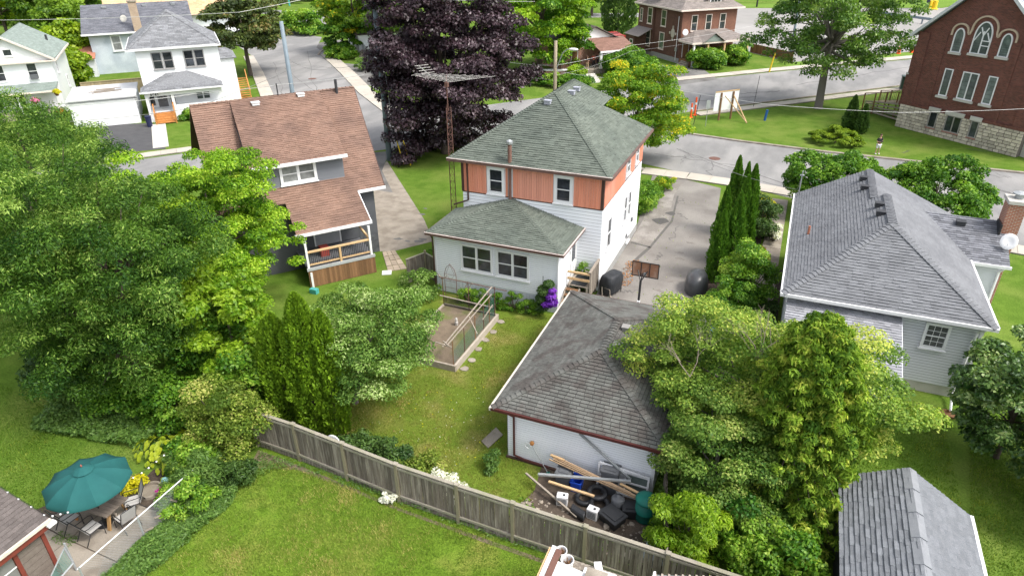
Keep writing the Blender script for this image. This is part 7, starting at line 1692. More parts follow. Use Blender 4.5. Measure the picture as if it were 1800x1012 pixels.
for xa, za, xb, zb in ((-.68,2.23,.68,2.27),(-.68,3.03,.68,3.07),(-.70,2.25,-.66,3.05),(.66,2.25,.70,3.05),(-.24,2.27,-.2,3.03),(.2,2.27,.24,3.03)): b.box(bx+xa,by-.03,za,bx+xb,by+.0-.002,zb)
b.build('frame', MATS['black_metal'], T)
MB().box(bx-.24,by+.031,2.45,bx+.24,by+.04,2.48).box(bx-.24,by+.031,2.78,bx+.24,by+.04,2.81).build('target_square', MATS['black_metal'], T)
MB().box(bx-.07,by-.05,2.32,bx+.07,by-.004,2.5).build('hinge', MATS['galvanised'], T)
rg = MB(); pts = [(bx+.23*math.cos(a*.3927),by+.32+.23*math.sin(a*.3927),2.42) for a in range(17)]; rg.tube(pts,.012,5); rg.build('rim', MATS['wood_orange'], T)
MB().box(-6.15,30.0,0,-5.3,30.95,.18).build('base', MATS['black_plastic'], T, bevel=.04)
T = thing('grill', 'grill under a black fabric cover beside the driveway wall', 'grill', (-7.75,32.9,0), R(-20), None, world=False)
gm_ = mat('black_cover', (.018,.02,.024), (.035,.038,.043), scale=3, rough=.55, bump=.8, bscale=4)
b = MB(); rings = [(.40,.60,.22),(.44,.64,.5),(.46,.66,.80),(.45,.65,.95),(.36,.60,1.18),(.30,.56,1.24)]
vs = []; fs = []; nn = 20; rr = random.Random(2)
for (a, b2, z) in rings:
    for j in range(nn):
        t = 2*math.pi*j/nn; c_, s_ = math.cos(t), math.sin(t); e = 7; q = (abs(c_)**e+abs(s_)**e)**(-1/e); w = 1+.03*math.sin(j*2.5)+rr.uniform(-.015,.015)
        vs.append((c_*q*a*w, s_*q*b2*w, z+rr.uniform(-.015,.015)))
for i in range(len(rings)-1):
    for j in range(nn): fs.append((i*nn+j,i*nn+(j+1)%nn,(i+1)*nn+(j+1)%nn,(i+1)*nn+j))
fs.append(tuple((len(rings)-1)*nn+j for j in range(nn)))
b.add(vs, fs).build('cover', gm_, T, True)
for x in (-.35,.35):
    for y in (-.5,.5): MB().tube([(x,y,0),(x,y,.4)], .025, 6).build('leg', MATS['black_metal'], T)
T = thing('hose_reel', 'pale plastic hose reel cart standing in front of the covered grill', 'hose reel', (-7.55,31.3,0), R(25), None, world=False)
mat('beige_plastic', (.42,.36,.29), (.36,.31,.25), rough=.6)
for s in (-.2,.2):
    k = MB().lathe([(.3,-.02),(.3,.02)], (0,0,0), 18); k.v = [(s+v[2], v[0], .38+v[1]) for v in k.v]; k.build('wheel', MATS['beige_plastic'], T)
    k = MB().lathe([(.2,-.03),(.2,.03)], (0,0,0), 10); k.v = [(s*1.15+v[2], v[0], .38+v[1]) for v in k.v]; k.build('hub', MATS['rust_metal'], T)
k = MB().lathe([(.22,-.18),(.24,-.1),(.24,.1),(.22,.18)], (0,0,0), 14); k.v = [(v[2], v[0], .38+v[1]) for v in k.v]; k.build('hose', mat('hose_green', (.10,.14,.10), rough=.6), T)
MB().tube([(-.22,.1,.3),(-.22,.45,1.0),(.22,.45,.8),(.22,.1,.3)], .015, 6).build('handle', MATS['beige_plastic'], T)
MB().box(-.3,-.35,0,.3,.3,.06).build('base', MATS['beige_plastic'], T)
# dark tarp covered hump on the driveway
bx, by = at2(1222,512)
b = MB(); vs = []; fs = []; rr = random.Random(5); nn = 20
for i, (q, z) in enumerate(((1.0,0),(1.02,.25),(.98,.6),(.86,.9),(.62,1.08),(.3,1.15),(.02,1.16))):
    for j in range(nn):
        t = 2*math.pi*j/nn; vs.append((bx+.62*q*math.cos(t)*(1+.04*math.sin(j*3.1+i)), by+.2+.95*q*math.sin(t)*(1+.03*math.sin(j*2.3)), z+rr.uniform(-.012,.012)))
for i in range(6):
    for j in range(nn): fs.append((i*nn+j,i*nn+(j+1)%nn,(i+1)*nn+(j+1)%nn,(i+1)*nn+j))
b.add(vs, fs); solo('tarp_cover', b, mat('grey_tarp', (.045,.047,.052), (.07,.072,.078), scale=2, rough=.35, spec=.5), 'dark grey shiny tarp covering a rounded hump on the driveway', 'tarp', smooth=True)
b = MB().box(-2.3,29.6,0,-1.75,30.3,.75).box(-2.35,29.55,.75,-1.7,30.35,.8); solo('blue_bin', b, mat('blue_plastic', (.02,.09,.30), rough=.5), 'blue plastic bin beside the shrub at the driveway end', 'bin')
b = MB().lathe([(.12,0),(.17,.28),(.19,.3),(.19,.33),(.001,.32)], (-1.95,31.6,0), 12); solo('flower_pot', b, mat('terracotta', (.42,.17,.09), rough=.8), 'terracotta pot at the edge of the driveway below the cedars', 'flower pot')
shrub('garden_plant', 'potted green plant on the back steps landing', (-9.25,32.5), .3, .25, 1.75, 8, .22, 700, .1, .07, LM['bright'], 190, cat='plant')
# ================================================================== junk behind the garage
rr = random.Random(21)
T = thing('lumber_stack', 'stack of long pale lumber boards lying across the bins behind the garage', 'lumber', (-4.8,18.0,0))
for k in range(8):
    o_ = Vector((0.02*k, .055*(k%4), .045*(k//4)+.01*(k%2))); a = Vector((-6.15+.12*(k%3),18.15,.86))+o_; b = Vector((-2.55-.18*(k%4),17.55,.72))+o_
    MB().beam(a, b, .05, .04).build('board', mat('lumber', (.390,.277,.176), (.300,.206,.128), scale=5, rough=.8, fine=.15, objrand=.2), T)
MB().beam((-6.15,18.3,.95),(-5.6,18.22,.95),.09,.05).beam((-3.4,17.95,.83),(-2.4,17.72,.78),.09,.05).build('offcut', MATS['wood_new'], T)
def bar(name, label, p, q, w, h, m, cat): b = MB().beam(p,q,w,h); return solo(name, b, MATS[m], label, cat)
bar('gutter_pipe','long pale aluminium gutter lying across the lumber stack',(-6.35,17.5,.62),(-3.05,18.05,.98),.10,.07,'galvanised','pipe')
bar('fence_rail','weathered rail lying from the grass edge to the dirt',(-6.85,17.55,.45),(-4.55,16.55,.12),.07,.06,'wood_weathered','board')
bar('post_timber','yellowish timber lying under the aluminium gutter',(-5.9,17.4,.52),(-4.15,17.3,.55),.09,.06,'wood_new','board')
bar('ladder_rail','grey metal bar leaning diagonally on the garage wall',(-5.15,18.55,2.1),(-3.1,18.3,.82),.09,.05,'galvanised','bar')
def bin_(name, label, x, y, w, d, h, m, lid=None, rot=0., cat='bin'):
    T = thing(name, label, cat, (x,y,0), rot, None, world=False)
    b = MB(); s = .86; vs = [(-w/2*s,-d/2*s,.0),(w/2*s,-d/2*s,0),(w/2*s,d/2*s,0),(-w/2*s,d/2*s,0),(-w/2,-d/2,h),(w/2,-d/2,h),(w/2,d/2,h),(-w/2,d/2,h)]
    b.add(vs, [(0,3,2,1),(0,1,5,4),(1,2,6,5),(2,3,7,6),(3,0,4,7)])
    t = .03; b.add([(-w/2+t,-d/2+t,h),(w/2-t,-d/2+t,h),(w/2-t,d/2-t,h),(-w/2+t,d/2-t,h),(-w/2*s+t,-d/2*s+t,.05),(w/2*s-t,-d/2*s+t,.05),(w/2*s-t,d/2*s-t,.05),(-w/2*s+t,d/2*s-t,.05)], [(4,5,6,7),(0,4,7,3),(1,5,4,0),(2,6,5,1),(3,7,6,2)])
    b.build('body', m, T)
    MB().box(-w/2-.02,-d/2-.02,h-.04,w/2+.02,-d/2,h+.01).box(-w/2-.02,d/2,h-.04,w/2+.02,d/2+.02,h+.01).box(-w/2-.02,-d/2,h-.04,-w/2,d/2,h+.01).box(w/2,-d/2,h-.04,w/2+.02,d/2,h+.01).build('rim', m, T)
    if lid: MB().box(-w/2-.03,-d/2-.03,h+.012,w/2+.03,d/2+.03,h+.06).box(-w/2+.08,-d/2+.08,h+.06,w/2-.08,d/2-.08,h+.09).build('lid', lid, T, bevel=.012)
    return T
bin_('storage_bin','grey storage tote standing left of the blue bin behind the garage',-5.5,18.0,.55,.5,.62,MATS['grey_plastic'],MATS['grey_plastic'])
bin_('recycling_bin','bright blue open recycling bin behind the garage',-4.98,17.95,.38,.5,.5,mat('blue_box', (.012,.06,.42), rough=.45))
bin_('wheel_bin','tall dark grey bin leaning against the garage wall beside the white frame',-3.85,18.3,.6,.5,1.05,MATS['grey_plastic'],MATS['grey_plastic'])
bin_('black_crate','black plastic crate on the dirt next to the green barrel',-2.85,17.45,.55,.5,.38,MATS['black_plastic'],MATS['black_plastic'],R(15),'crate')
bin_('black_tote','wide flat lidded black tote on the dirt in front of the white box',-3.35,16.9,.75,.62,.34,MATS['black_plastic'],MATS['black_plastic'],R(-28),'crate')
def fanbox(label, x, y, rot):
    T = thing('white_appliance', label, 'appliance', (x,y,0), rot, None, world=False)
    b = MB().box(-.2,-.14,.0,.2,.14,.44); b.build('case', MATS['white_metal'], T, bevel=.02)
    g = MB()
    for k in range(5): g.box(-.15,-.148,.08+k*.06,.15,-.141,.11+k*.06)
    g.build('grille', MATS['grey_plastic'], T)
    MB().box(.02,-.05,.441,.1,.05,.446).build('knob_plate', MATS['black_plastic'], T)
fanbox('white box appliance lying near the left rail in the dirt', -5.25, 17.05, R(10))
fanbox('white box appliance with a grille beside the wide black tote', -4.05, 16.85, R(-8))
b = MB(); k = MB().lathe([(.16,-.3),(.17,-.28),(.17,.28),(.16,.3)], (0,0,0), 14); k.v = [(-4.55+v[2]*.9+.0, 16.72-v[2]*.35+v[0], .17+v[1]) for v in k.v]; solo('black_tube', k, MATS['black_plastic'], 'short black drum lying on its side near the fence rail', 'drum', smooth=False)
for i, (x, y, r, z, lab) in enumerate(((-4.55,17.5,.28,.12,'black tyre lying flat under the timber'),(-3.95,17.35,.30,.2,'black tyre in the middle of the junk pile'),(-4.15,17.75,.3,.3,'black tyre deeper under the lumber stack'))):
    q = MB(); pts = [(x+r*math.cos(a*.3927), y+r*math.sin(a*.3927), z) for a in range(17)]; q.tube(pts,.09,8,cap=False); solo('tyre', q, MATS['black_plastic'], lab, 'tyre', smooth=True)
q = MB().lathe([(.2,0),(.24,.05),(.24,.5),(.2,.56),(.08,.58),(.07,.66),(.001,.67)], (-3.35,17.55,0), 14); solo('grey_drum', q, MATS['grey_plastic'], 'round grey canister with a pale cap among the junk', 'canister', smooth=True)
T = thing('compost_barrel', 'dark green plastic compost barrel with a lid in the dirt corner', 'barrel', (-2.35,17.5,0), 0, None, world=False)
gp_ = mat('green_plastic', (.008,.13,.10), (.012,.17,.13), scale=2, rough=.45)
MB().lathe([(.33,0),(.36,.1),(.37,.4),(.39,.42),(.37,.44),(.34,.85)], (0,0,0), 18).build('body', gp_, T, True)
MB().lathe([(.37,.85),(.39,.88),(.39,.93),(.3,.99),(.1,1.02),(.001,1.03)], (0,0,0), 18).build('lid', gp_, T, True)
T = thing('storm_door', 'white metal storm door lying on its side against the garage', 'door', (-3.2,18.3,0))
b = MB()
z0, z1 = .05, .98
b.beam((-4.3,18.40,z1+.15),(-2.45,18.40,z1),.07,.10).beam((-4.3,18.25,z0),(-2.45,18.25,z0),.07,.1).beam((-2.48,18.25,z0),(-2.48,18.40,z1),.07,.1).beam((-4.3,18.3,z0),(-4.3,18.42,z1+.15),.07,.1).beam((-3.3,18.27,z0),(-3.3,18.39,z1),.05,.06).beam((-4.3,18.33,.62),(-2.48,18.33,.60),.05,.06)
b.build('frame', MATS['white_metal'], T)
MB().add([(-3.28,18.28,z0+.05),(-2.52,18.28,z0+.05),(-2.52,18.38,z1-.05),(-3.28,18.38,z1-.05)],[(0,1,2,3)]).build('pane', MATS['glass_green'], T)
T = thing('string_trimmer', 'string trimmer with an orange motor leaning on the garage wall', 'trimmer', (-6.9,18.3,0))
MB().tube([(-7.0,18.5,1.0),(-6.2,18.2,.1)], .018, 6).build('shaft', MATS['galvanised'], T)
MB().ico((-6.97,18.5,1.08),.10,1).build('motor', MATS['wood_orange'], T)
rg = [(-7.12+.12*math.cos(a*.5236),18.45,.95+.12*math.sin(a*.5236)) for a in range(13)]; MB().tube(rg,.016,5).build('handle', MATS['white_metal'], T)
MB().ico((-6.2,18.2,.12),.09,1,sz=.5).build('head', gp_, T)
q1 = MB(); q2 = MB()
for i in range(150):
    x, y = rr.uniform(-6.6,-4.9), rr.uniform(15.6,17.0)
    if i > 80: x, y = rr.uniform(-3.5,-1.9), rr.uniform(15.5,17.1)
    s = rr.uniform(.02,.06)*(2.4 if i%9 == 0 else 1); (q1 if i <= 80 else q2).ico((x,y,s*.3),s,1,sz=.6,jit=.25,rnd=rr,tint=rr.random())
rbm = mat('rubble', (.33,.28,.23), (.22,.19,.155), scale=6, rough=.95, tint=.35)
solo('rubble', q1, rbm, 'rubble stones strewn between the leaning rail and the fence', 'rubble', kind='stuff'); solo('rubble', q2, rbm, 'rubble stones strewn below the green barrel', 'rubble', kind='stuff')
q = MB().box(-1.95,15.3,.5,-1.25,16.1,.56).box(-1.98,15.28,.56,-1.92,16.12,.66).box(-1.28,15.28,.56,-1.22,16.12,.66).box(-1.92,15.28,.56,-1.28,15.33,.66).box(-1.92,16.07,.56,-1.28,16.12,.66).box(-1.8,15.5,0,-1.4,15.9,.5)
solo('wheelbarrow_tray', q, mat('pale_blue_plastic', (.40,.46,.52), rough=.5), 'pale grey blue plastic tray behind the right end of the fence', 'tray')
q = MB()
for k in range(5): q.ico((-2.5+.05*k,15.6+.1*k,.1+.02*(k%2)),.13,1,sz=.7,jit=.2,rnd=rr)
solo('pale_rubble', q, MATS['ashlar'], 'lump of pale broken concrete close to the fence', 'rubble')

# ================================================================== lean-to clutter at the bottom edge
T = thing('clutter_shelf', 'white panelled shelter roof with a lattice side cut by the bottom edge', 'shelter', (-3.6,11.78,0))
MB().sheet([(-4.25,11.58,1.9),(-2.0,11.58,1.75),(-2.3,12.93,1.9),(-4.25,13.08,2.0)],.05).build('white_panel', MATS['white_metal'], T)
MB().box(-4.4,11.38,1.5,-4.28,13.48,2.08).build('edge_board', MATS['white_paint'], T)
MB().box(-4.26,12.38,1.99,-4.08,13.43,2.05).build('red_board', mat('red_board', (.13,.065,.05), rough=.7), T)
for k in range(5): MB().beam((-4.45,11.58+.4*k,.9),(-4.42,11.58+.4*k,2.0),.04,.06).build('slat', MATS['wood_new'], T)
MB().beam((-4.45,11.48,.95),(-4.45,13.38,.95),.05,.06).beam((-4.45,11.48,2.0),(-4.45,13.43,2.0),.05,.06).build('rail', MATS['wood_new'], T)
for x, y in ((-4.3,13.28),(-2.2,12.98),(-2.2,11.68),(-4.3,11.68)): MB().box(x-.05,y-.05,0,x+.05,y+.05,1.72).build('post', MATS['wood_brown'], T)
MB().box(-4.25,12.98,1.5,-2.0,13.63,1.56).build('shelf_board', MATS['wood_grey'], T)
def bucket(label, x, y, z, r, h):
    t = thing('bucket', label, 'bucket', (x,y,z), 0, 'white buckets at the bottom edge', world=False)
    MB().lathe([(r*.82,0),(r*.97,h*.9),(r*1.05,h*.91),(r*1.05,h),(r*.92,h),(r*.78,.03),(.001,.03)], (0,0,0), 18).build('body', MATS['white_metal'], t, False)
    b = MB()
    for i in range(7): b.beam((rr.uniform(-.1,.1),rr.uniform(-.1,.1),.1),(rr.uniform(-.12,.12),rr.uniform(-.12,.12),h-.02),.03,.03)
    b.build('wood_scraps', MATS['wood_brown'], t)
bucket('white bucket filled with wood scraps, the nearer of two', -3.85, 13.23, 1.56, .19, .42)
bucket('white bucket partly hidden behind the full one, at the lattice side', -4.12, 13.48, 1.56, .17, .42)
q = MB().box(-3.35,13.03,1.57,-2.95,13.38,1.72).box(-3.0,13.13,1.73,-2.4,13.38,1.82); q.obox((-2.95,13.43,1.8),.22,.4,.06,R(25)); solo('foam_pieces', q, MATS['white_paint'], 'white foam packing pieces beside the buckets', 'foam')
q = MB().box(-3.2,12.73,1.95,-2.6,13.13,2.1); solo('grey_carton', q, MATS['concrete'], 'grey carton lying on the white shelter panel', 'carton')
# corrugated roof edge at the very bottom
T = thing('shed', 'low shed roof with a grey ribbed edge along the bottom of the picture', 'shed', (1,13,0))
rp = [(-1.3,10.5,2.45),(2.9,10.5,2.45),(2.95,14.75,2.5),(-1.3,13.25,2.5)]
MB().sheet(rp,.06).build('roof', MATS['grey_far_shingle'], T)
b = MB()
for k in range(24): t = k/24; p = Vector(rp[3]).lerp(Vector(rp[2]),t); q = Vector(rp[0]).lerp(Vector(rp[1]),t); b.beam(p+Vector((0,0,.025)),q+Vector((0,0,.025)),.06,.05)
b.build('ribs', MATS['wood_weathered'], T); MB().box(-1.0,10.5,0,2.7,12.8,2.38).build('wall', MATS['wood_grey'], T)
MB().beam((-1.33,10.5,2.5),(-1.33,13.28,2.54),.06,.1).build('rake_board', MATS['white_paint'], T)

# ================================================================== poles and wires
def pole(name, label, x, y, h, r, m, group=None):
    t = thing(name, label, 'utility pole', (x,y,0), 0, group, world=False)
    MB().tube([(0,0,-.1),(0,0,h)], [r*1.25, r*.85], 12).build('shaft', m, t, True); return t
mat('pole_blue', (.20,.25,.29), (.16,.205,.24), scale=1.5, rough=.6, fine=.08)
p = at(494,38,12.0); P1 = Vector((p.x,p.y,12.0)); pole('utility_pole','blue grey utility pole behind the brown roof, at the side street',p.x,p.y,12.0,.17,MATS['pole_blue'])
p2 = at(685,282); P2 = Vector((p2.x,p2.y,14.3)); t = pole('utility_pole','tall blue grey utility pole in front of the purple leaved tree',p2.x,p2.y,14.6,.20,MATS['pole_blue'])
MB().tube([(.1,-.1,14.2),(1.6,-1.6,4.5)], .012, 5).build('guy_wire', MATS['galvanised'], t)
MB().box(-.12,-1.2,14.0,.12,1.2,14.12).build('cross_arm', MATS['wood_weathered'], t)
p3 = at(977,72,9.0); P3 = Vector((p3.x,p3.y,9.0)); t = pole('utility_pole','weathered wooden utility pole with a street lamp behind the green roof',p3.x,p3.y,9.0,.17,mat('pole_wood', (.33,.28,.20), (.26,.22,.16), scale=4, rough=.9, stretch=(3,3,.4)))
MB().tube([(.1,0,6.6),(.7,-.1,8.0),(1.15,-.15,8.35),(1.5,-.2,8.4)], .05, 7).build('lamp_arm', MATS['galvanised'], t)
MB().ico((1.75,-.25,8.4),.36,2,sx=1.25,sy=.55,sz=.35).build('lamp_head', MATS['white_metal'], t)
for i, (px, py) in enumerate(((718,291),(706,289))):
    c = at(px+4,py); b = MB().tube([(c.x,c.y,0),(c.x-.75,c.y+.35,2.0)], .055, 8); solo('guy_guard', b, mat('yellow_plastic', (.62,.44,.02), rough=.5), ('yellow guy wire guard on the grass, right one' if i == 0 else 'yellow guy wire guard on the grass, left one'), 'guy guard')
def wire(label, pts, r=.014, sag=.4, m='wire_white'):
    b = MB(); q = []
    for a, c in zip(pts[:-1], pts[1:]):
        a = Vector(a); c = Vector(c)
        for k in range(14): t = k/14; v = a.lerp(c,t); v.z -= sag*4*t*(1-t); q.append(v)
    q.append(Vector(pts[-1])); b.tube(q, r, 5); solo('overhead_wire', b, MATS[m], label, 'wire')
mat('wire_white', (.55,.55,.54), rough=.5); mat('wire_grey', (.22,.22,.22), rough=.5)
wire('pale overhead wire across the top left corner to the tall blue pole', [at(-30,36,12.5), at(420,22,13.4), P2], .013, .1)
wire('pale wire along the very top, leaving the tall blue pole to the right', [P2, at(760,-1,13.5), at(940,3,11)], .013, .05)
wire('pale wire crossing before the white house at porch height', [at(-20,192,7.0), at(217,179,7.0), at(342,165,7.0), at(500,148,8.0), at(640,132,9.0)], .018, .06)
wire('dark wire crossing lower before the white house', [at(120,214,6.0), at(340,190,6.3), P1+Vector((0,0,-3.5))], .016, .1, 'wire_grey')
wire('wire from the wooden pole to the brown brick house, upper one', [P3+Vector((0,0,-2.1)), at(1110,80,6.0), at(1350,40,6.0)], .013, .25)
wire('wire from the wooden pole to the brown brick house, lower one', [P3+Vector((0,0,-3.0)), at(1110,90,5.6), at(1350,50,5.6)], .013, .25, 'wire_grey')
wire('wire from the purple leaved tree to the wooden pole', [at(890,109,6.5), P3+Vector((0,0,-2.1))], .013, .1)
wire('lower wire from the purple leaved tree to the wooden pole', [at(890,128,6.0), P3+Vector((0,0,-3.4))], .018, .1, 'wire_grey')
wire('long pale wire sagging across the church lawn in front of the church', [P3+Vector((0,0,-2.6)), at(1064,137,6.2), at(1350,184,6.2), at(1585,198,6.0), at(1830,190,6.2)], .013, .05)
wire('thin dark wire low over the street and driveway end', [at(1195,262,5), at(1400,333,4.2), (1.1,41.2,5.5)], .012, .3, 'wire_grey')
wire('pair of dark wires over the side street', [P1+Vector((0,0,-2.6)), at(585,118,8), P2+Vector((0,0,-5))], .014, .5, 'wire_grey')

# ================================================================== street furniture
T = thing('sign_board', 'blank white sign board on brown posts with a pale timber brace, seen from behind', 'sign', (*at2(1272,210),0), R(45), None, world=False)
MB().box(-1.5,-.03,1.0,1.5,.03,2.95).build('panel', MATS['white_paint'], T)
MB().box(-1.5,-.06,2.86,1.5,-.031,2.98).build('top_rail', MATS['wood_new'], T)
for x in (-.75,.75): MB().box(x-.08,-.16,0,x+.08,-.04,2.8).build('post', MATS['wood_brown'], T)
MB().beam((.75,-.2,2.4),(1.15,-2.2,.02),.1).beam((-.4,-.2,2.5),(1.15,-2.2,.05),.08).build('brace', MATS['wood_new'], T)
for i, (px, py, h) in enumerate(((1214,207,1.5),(1221,203,1.9))):
    c = at(px,py); t = thing('delineator_post', ('shorter orange traffic delineator by the yellowing tree','taller orange and white traffic delineator by the yellowing tree')[i], 'traffic post', c, 0, None, world=False)
    MB().lathe([(.22,0),(.22,.06),(.1,.1),(.09,h)], (0,0,0), 10).build('body', mat('traffic_orange', (.75,.10,.02), rough=.5), t)
    MB().lathe([(.095,h*.6),(.095,h*.72)], (0,0,0), 10).build('band', MATS['white_paint'], t)
def post_sign(label, px, py, h, sw, sh, m, lean=0.0, r=.03, pm='galvanised', facing=40):
    c = at(px,py); t = thing('sign_post', label, 'sign', c, R(facing), None, world=False)
    MB().tube([(0,0,-.05),(lean,0,h)], r, 6).build('post', MATS[pm], t)
    if sw: MB().box(lean-sw/2,-.05,h-sh,lean+sw/2,-.03,h).build('panel', m, t)
post_sign('narrow pale street sign seen from behind on the church lawn', 1240,222,2.6,.45,.85,MATS['galvanised'])
post_sign('thin dark leaning post beside the orange delineators', 1219,219,2.9,0,0,None,.4,.03,'black_metal')
post_sign('thin dark pole by the far road edge right of the sign board', 1324,189,3.4,0,0,None,.2,.025,'black_metal')
post_sign('thin dark pole at the road edge above the yellowing tree', 1190,177,1.9,0,0,None,0,.025,'black_metal')
c = at(1344,212); q = MB().tube([(c.x,c.y,0),(c.x+.1,c.y,1.1)], .13, 10); solo('bollard', q, mat('bollard_blue', (.02,.09,.28), rough=.5), 'blue marker bollard on the church lawn', 'bollard')
for i, (px, py, h) in enumerate(((1352,127,1.3),(1505,98,1.2))):
    c = at(px,py); q = MB().tube([(c.x,c.y,0),(c.x+.35,c.y+.3,h+1.2)], .10, 8); solo('guy_guard', q, MATS['yellow_plastic'], ('yellow guy wire guard beside the brick house lawn','yellow guy wire guard behind the tall airy maple')[i], 'guy guard')
for i, (px, py) in enumerate(((1579,95),(1602,93))):
    c = at(px,py); q = MB().lathe([(.34,0),(.34,.08),(.24,.12),(.22,1.0),(.001,1.02)], (c.x,c.y,0), 12); solo('traffic_drum', q, MATS['traffic_orange'], ('left orange traffic drum on the verge beside the church','right orange traffic drum on the verge beside the church')[i], 'traffic drum')
T = thing('barrier', 'long blue guard rail on posts across the concrete lot', 'barrier', (*at2(1600,33),0))
a = at(1545,22,1.0); b = at(1665,38,1.0); MB().beam(a,b,.25,.45).build('rail', MATS['pole_blue'], T)
for k in range(7): v = a.lerp(b,k/6); MB().box(v.x-.12,v.y-.12,0,v.x+.12,v.y+.12,.9).build('post', MATS['pole_blue'], T)
for i, (px, py) in enumerate(((1632,17),(1641,17))):
    c = at(px,py); q = MB().lathe([(.9,0),(.9,.2),(.55,.3),(.55,1.8),(.001,1.9)], (c.x,c.y,0), 12); solo('lot_bollard', q, MATS['yellow_plastic'], ('left of two fat yellow bollards far out on the concrete lot','right of two fat yellow bollards far out on the concrete lot')[i], 'bollard')
c = at(1634,18); q = MB().box(c.x-.9,c.y,0,c.x-.3,c.y+.8,4.2).box(c.x-2.6,c.y-.5,4.2,c.x+.9,c.y+1.3,4.8); solo('fuel_pump', q, mat('dark_navy', (.03,.035,.06), rough=.5), 'dark kiosk with a pale cap on the concrete lot', 'kiosk')
for i, (px, py, h, k, lab) in enumerate(((590,54,7.0,'teal_pole','teal lamp post by the grass at the top of the side street'),(509,11,7.0,'teal_pole','teal lamp post beside the white blossoming bush'),(1389,95,10.5,'pole_blue','pale blue lamp pole behind the tall airy maple'),(1330,13,6.0,'black_metal','dark slim lamp post at the far edge of the concrete lot'))):
    if k == 'teal_pole': mat('teal_pole', (.06,.30,.28), rough=.5)
    c = at(px,py); t = thing('lamp_post', lab, 'lamp post', c, 0, None, world=False); MB().tube([(0,0,0),(0,0,h)], [.2,.13], 8).build('shaft', MATS[k], t); MB().tube([(0,0,h),(.6,0,h+.3),(1.4,0,h+.35)], .07, 6).build('arm', MATS[k], t)
c = at(1592,158); q = MB().box(c.x-.7,c.y-.5,0,c.x+.7,c.y+.5,1.5).box(c.x-.75,c.y-.55,1.5,c.x+.75,c.y+.55,1.62); solo('electrical_cabinet', q, mat('dark_green_paint', (.03,.05,.045), rough=.5), 'dark green cabinet beside the church ramp', 'cabinet')
# parked car behind the brown porch and one behind the plum tree
def car(label, px, py, rot, col, z=0):
    T = thing('parked_car', label, 'car', at(px,py,z), rot, None, world=False)
    pm = mat('car_paint_'+label.split()[0], col, rough=.25, spec=.6)
    prof = [(-2.15,.35),(-2.2,.75),(-2.0,.95),(-1.5,1.0),(-.9,1.42),(.6,1.45),(1.25,1.0),(2.0,.88),(2.2,.65),(2.15,.35)]
    n = len(prof); vs = []; 
    for s in (-1,1):
        for x, z_ in prof: vs.append((x, s*(.86 if z_ < 1.1 else .68), z_))
    fs = [tuple(range(n))[::-1], tuple(range(n,2*n))]+[(i,(i+1)%n,n+(i+1)%n,n+i) for i in range(n)]
    MB().add(vs,fs).build('body', pm, T, bevel=.05)
    for s in (-1,1):
        MB().add([(-1.35,s*.82,1.02),(-.82,s*.715,1.38),(.55,s*.715,1.40),(1.1,s*.82,1.02)],[(0,1,2,3) if s > 0 else (3,2,1,0)]).build('side_window', MATS['glass'], T)
    MB().add([(1.27,-.7,1.02),(1.27,.7,1.02),(.68,.6,1.42),(.68,-.6,1.42)],[(0,1,2,3)]).build('windscreen', MATS['glass'], T)
    MB().add([(-1.52,-.7,1.03),(-.96,-.6,1.42),(-.96,.6,1.42),(-1.52,.7,1.03)],[(0,1,2,3)]).build('rear_window', MATS['glass'], T)
    for s in (-1,1):
        MB().box(-2.215,s*.55-.16,.68,-2.17,s*.55+.16,.84).build('tail_light', mat('tail_red', (.45,.01,.01), rough=.3), T)
        for x in (-1.35,1.35):
            w = MB().lathe([(.2,-.1),(.32,-.09),(.32,.09),(.2,.1)], (0,0,0), 16); w.v = [(x+v[0], s*.8+v[2], .32+v[1]) for v in w.v]; w.build('wheel', MATS['black_plastic'], T)
car('white parked car with a red tail light beside the blue pole', 668, 128, R(135), (.78,.78,.78))
car('red parked car behind the brown porch roof of the small brick house', 1078, 72, R(40), (.30,.03,.03))
# brick house yard bits
c = at(1221,118); q = MB().box(c.x-.5,c.y-.3,0,c.x+.5,c.y+.3,.8).box(c.x-.55,c.y-.35,.8,c.x+.55,c.y+.35,.9); solo('blue_box', q, MATS['teal_pole'], 'teal storage box at the corner of the clipped hedge', 'box')
c = at(282,224); q = MB().lathe([(.25,0),(.3,1.0),(.33,1.02),(.33,1.1),(.001,1.12)], (c.x-1.2,c.y-.2,0), 10); solo('wheel_bin', q, mat('navy_plastic', (.015,.02,.06), rough=.5), 'navy bin beside the orange steps of the white house', 'bin')
for i, (px, py) in enumerate(((350,212),(338,214))):
    c = at(px, py); q = MB().lathe([(.14,0),(.2,.3),(.001,.3)], (c.x,c.y,0), 10); solo('flower_pot', q, MATS['terracotta'], ('flower pot on the path edge by the white house porch','second flower pot by the white house porch')[i], 'flower pot')
c = at(552,515); q = MB().box(c.x-.2,c.y-.12,0,c.x+.25,c.y+.15,.28); solo('splash_block', q, MATS['teal_pole'], 'teal splash block under the deck downspout of the bungalow', 'splash block')
c = at(1668,730); q = MB().lathe([(.001,.02),(.3,.02),(.36,.12),(.38,.12),(.32,0),(.001,0)][::-1], (c.x,c.y,0), 14, sy=.7); solo('splash_tray', q, MATS['wood_brown'], 'brown splash tray under the white downspout of the grey sided house', 'splash tray')
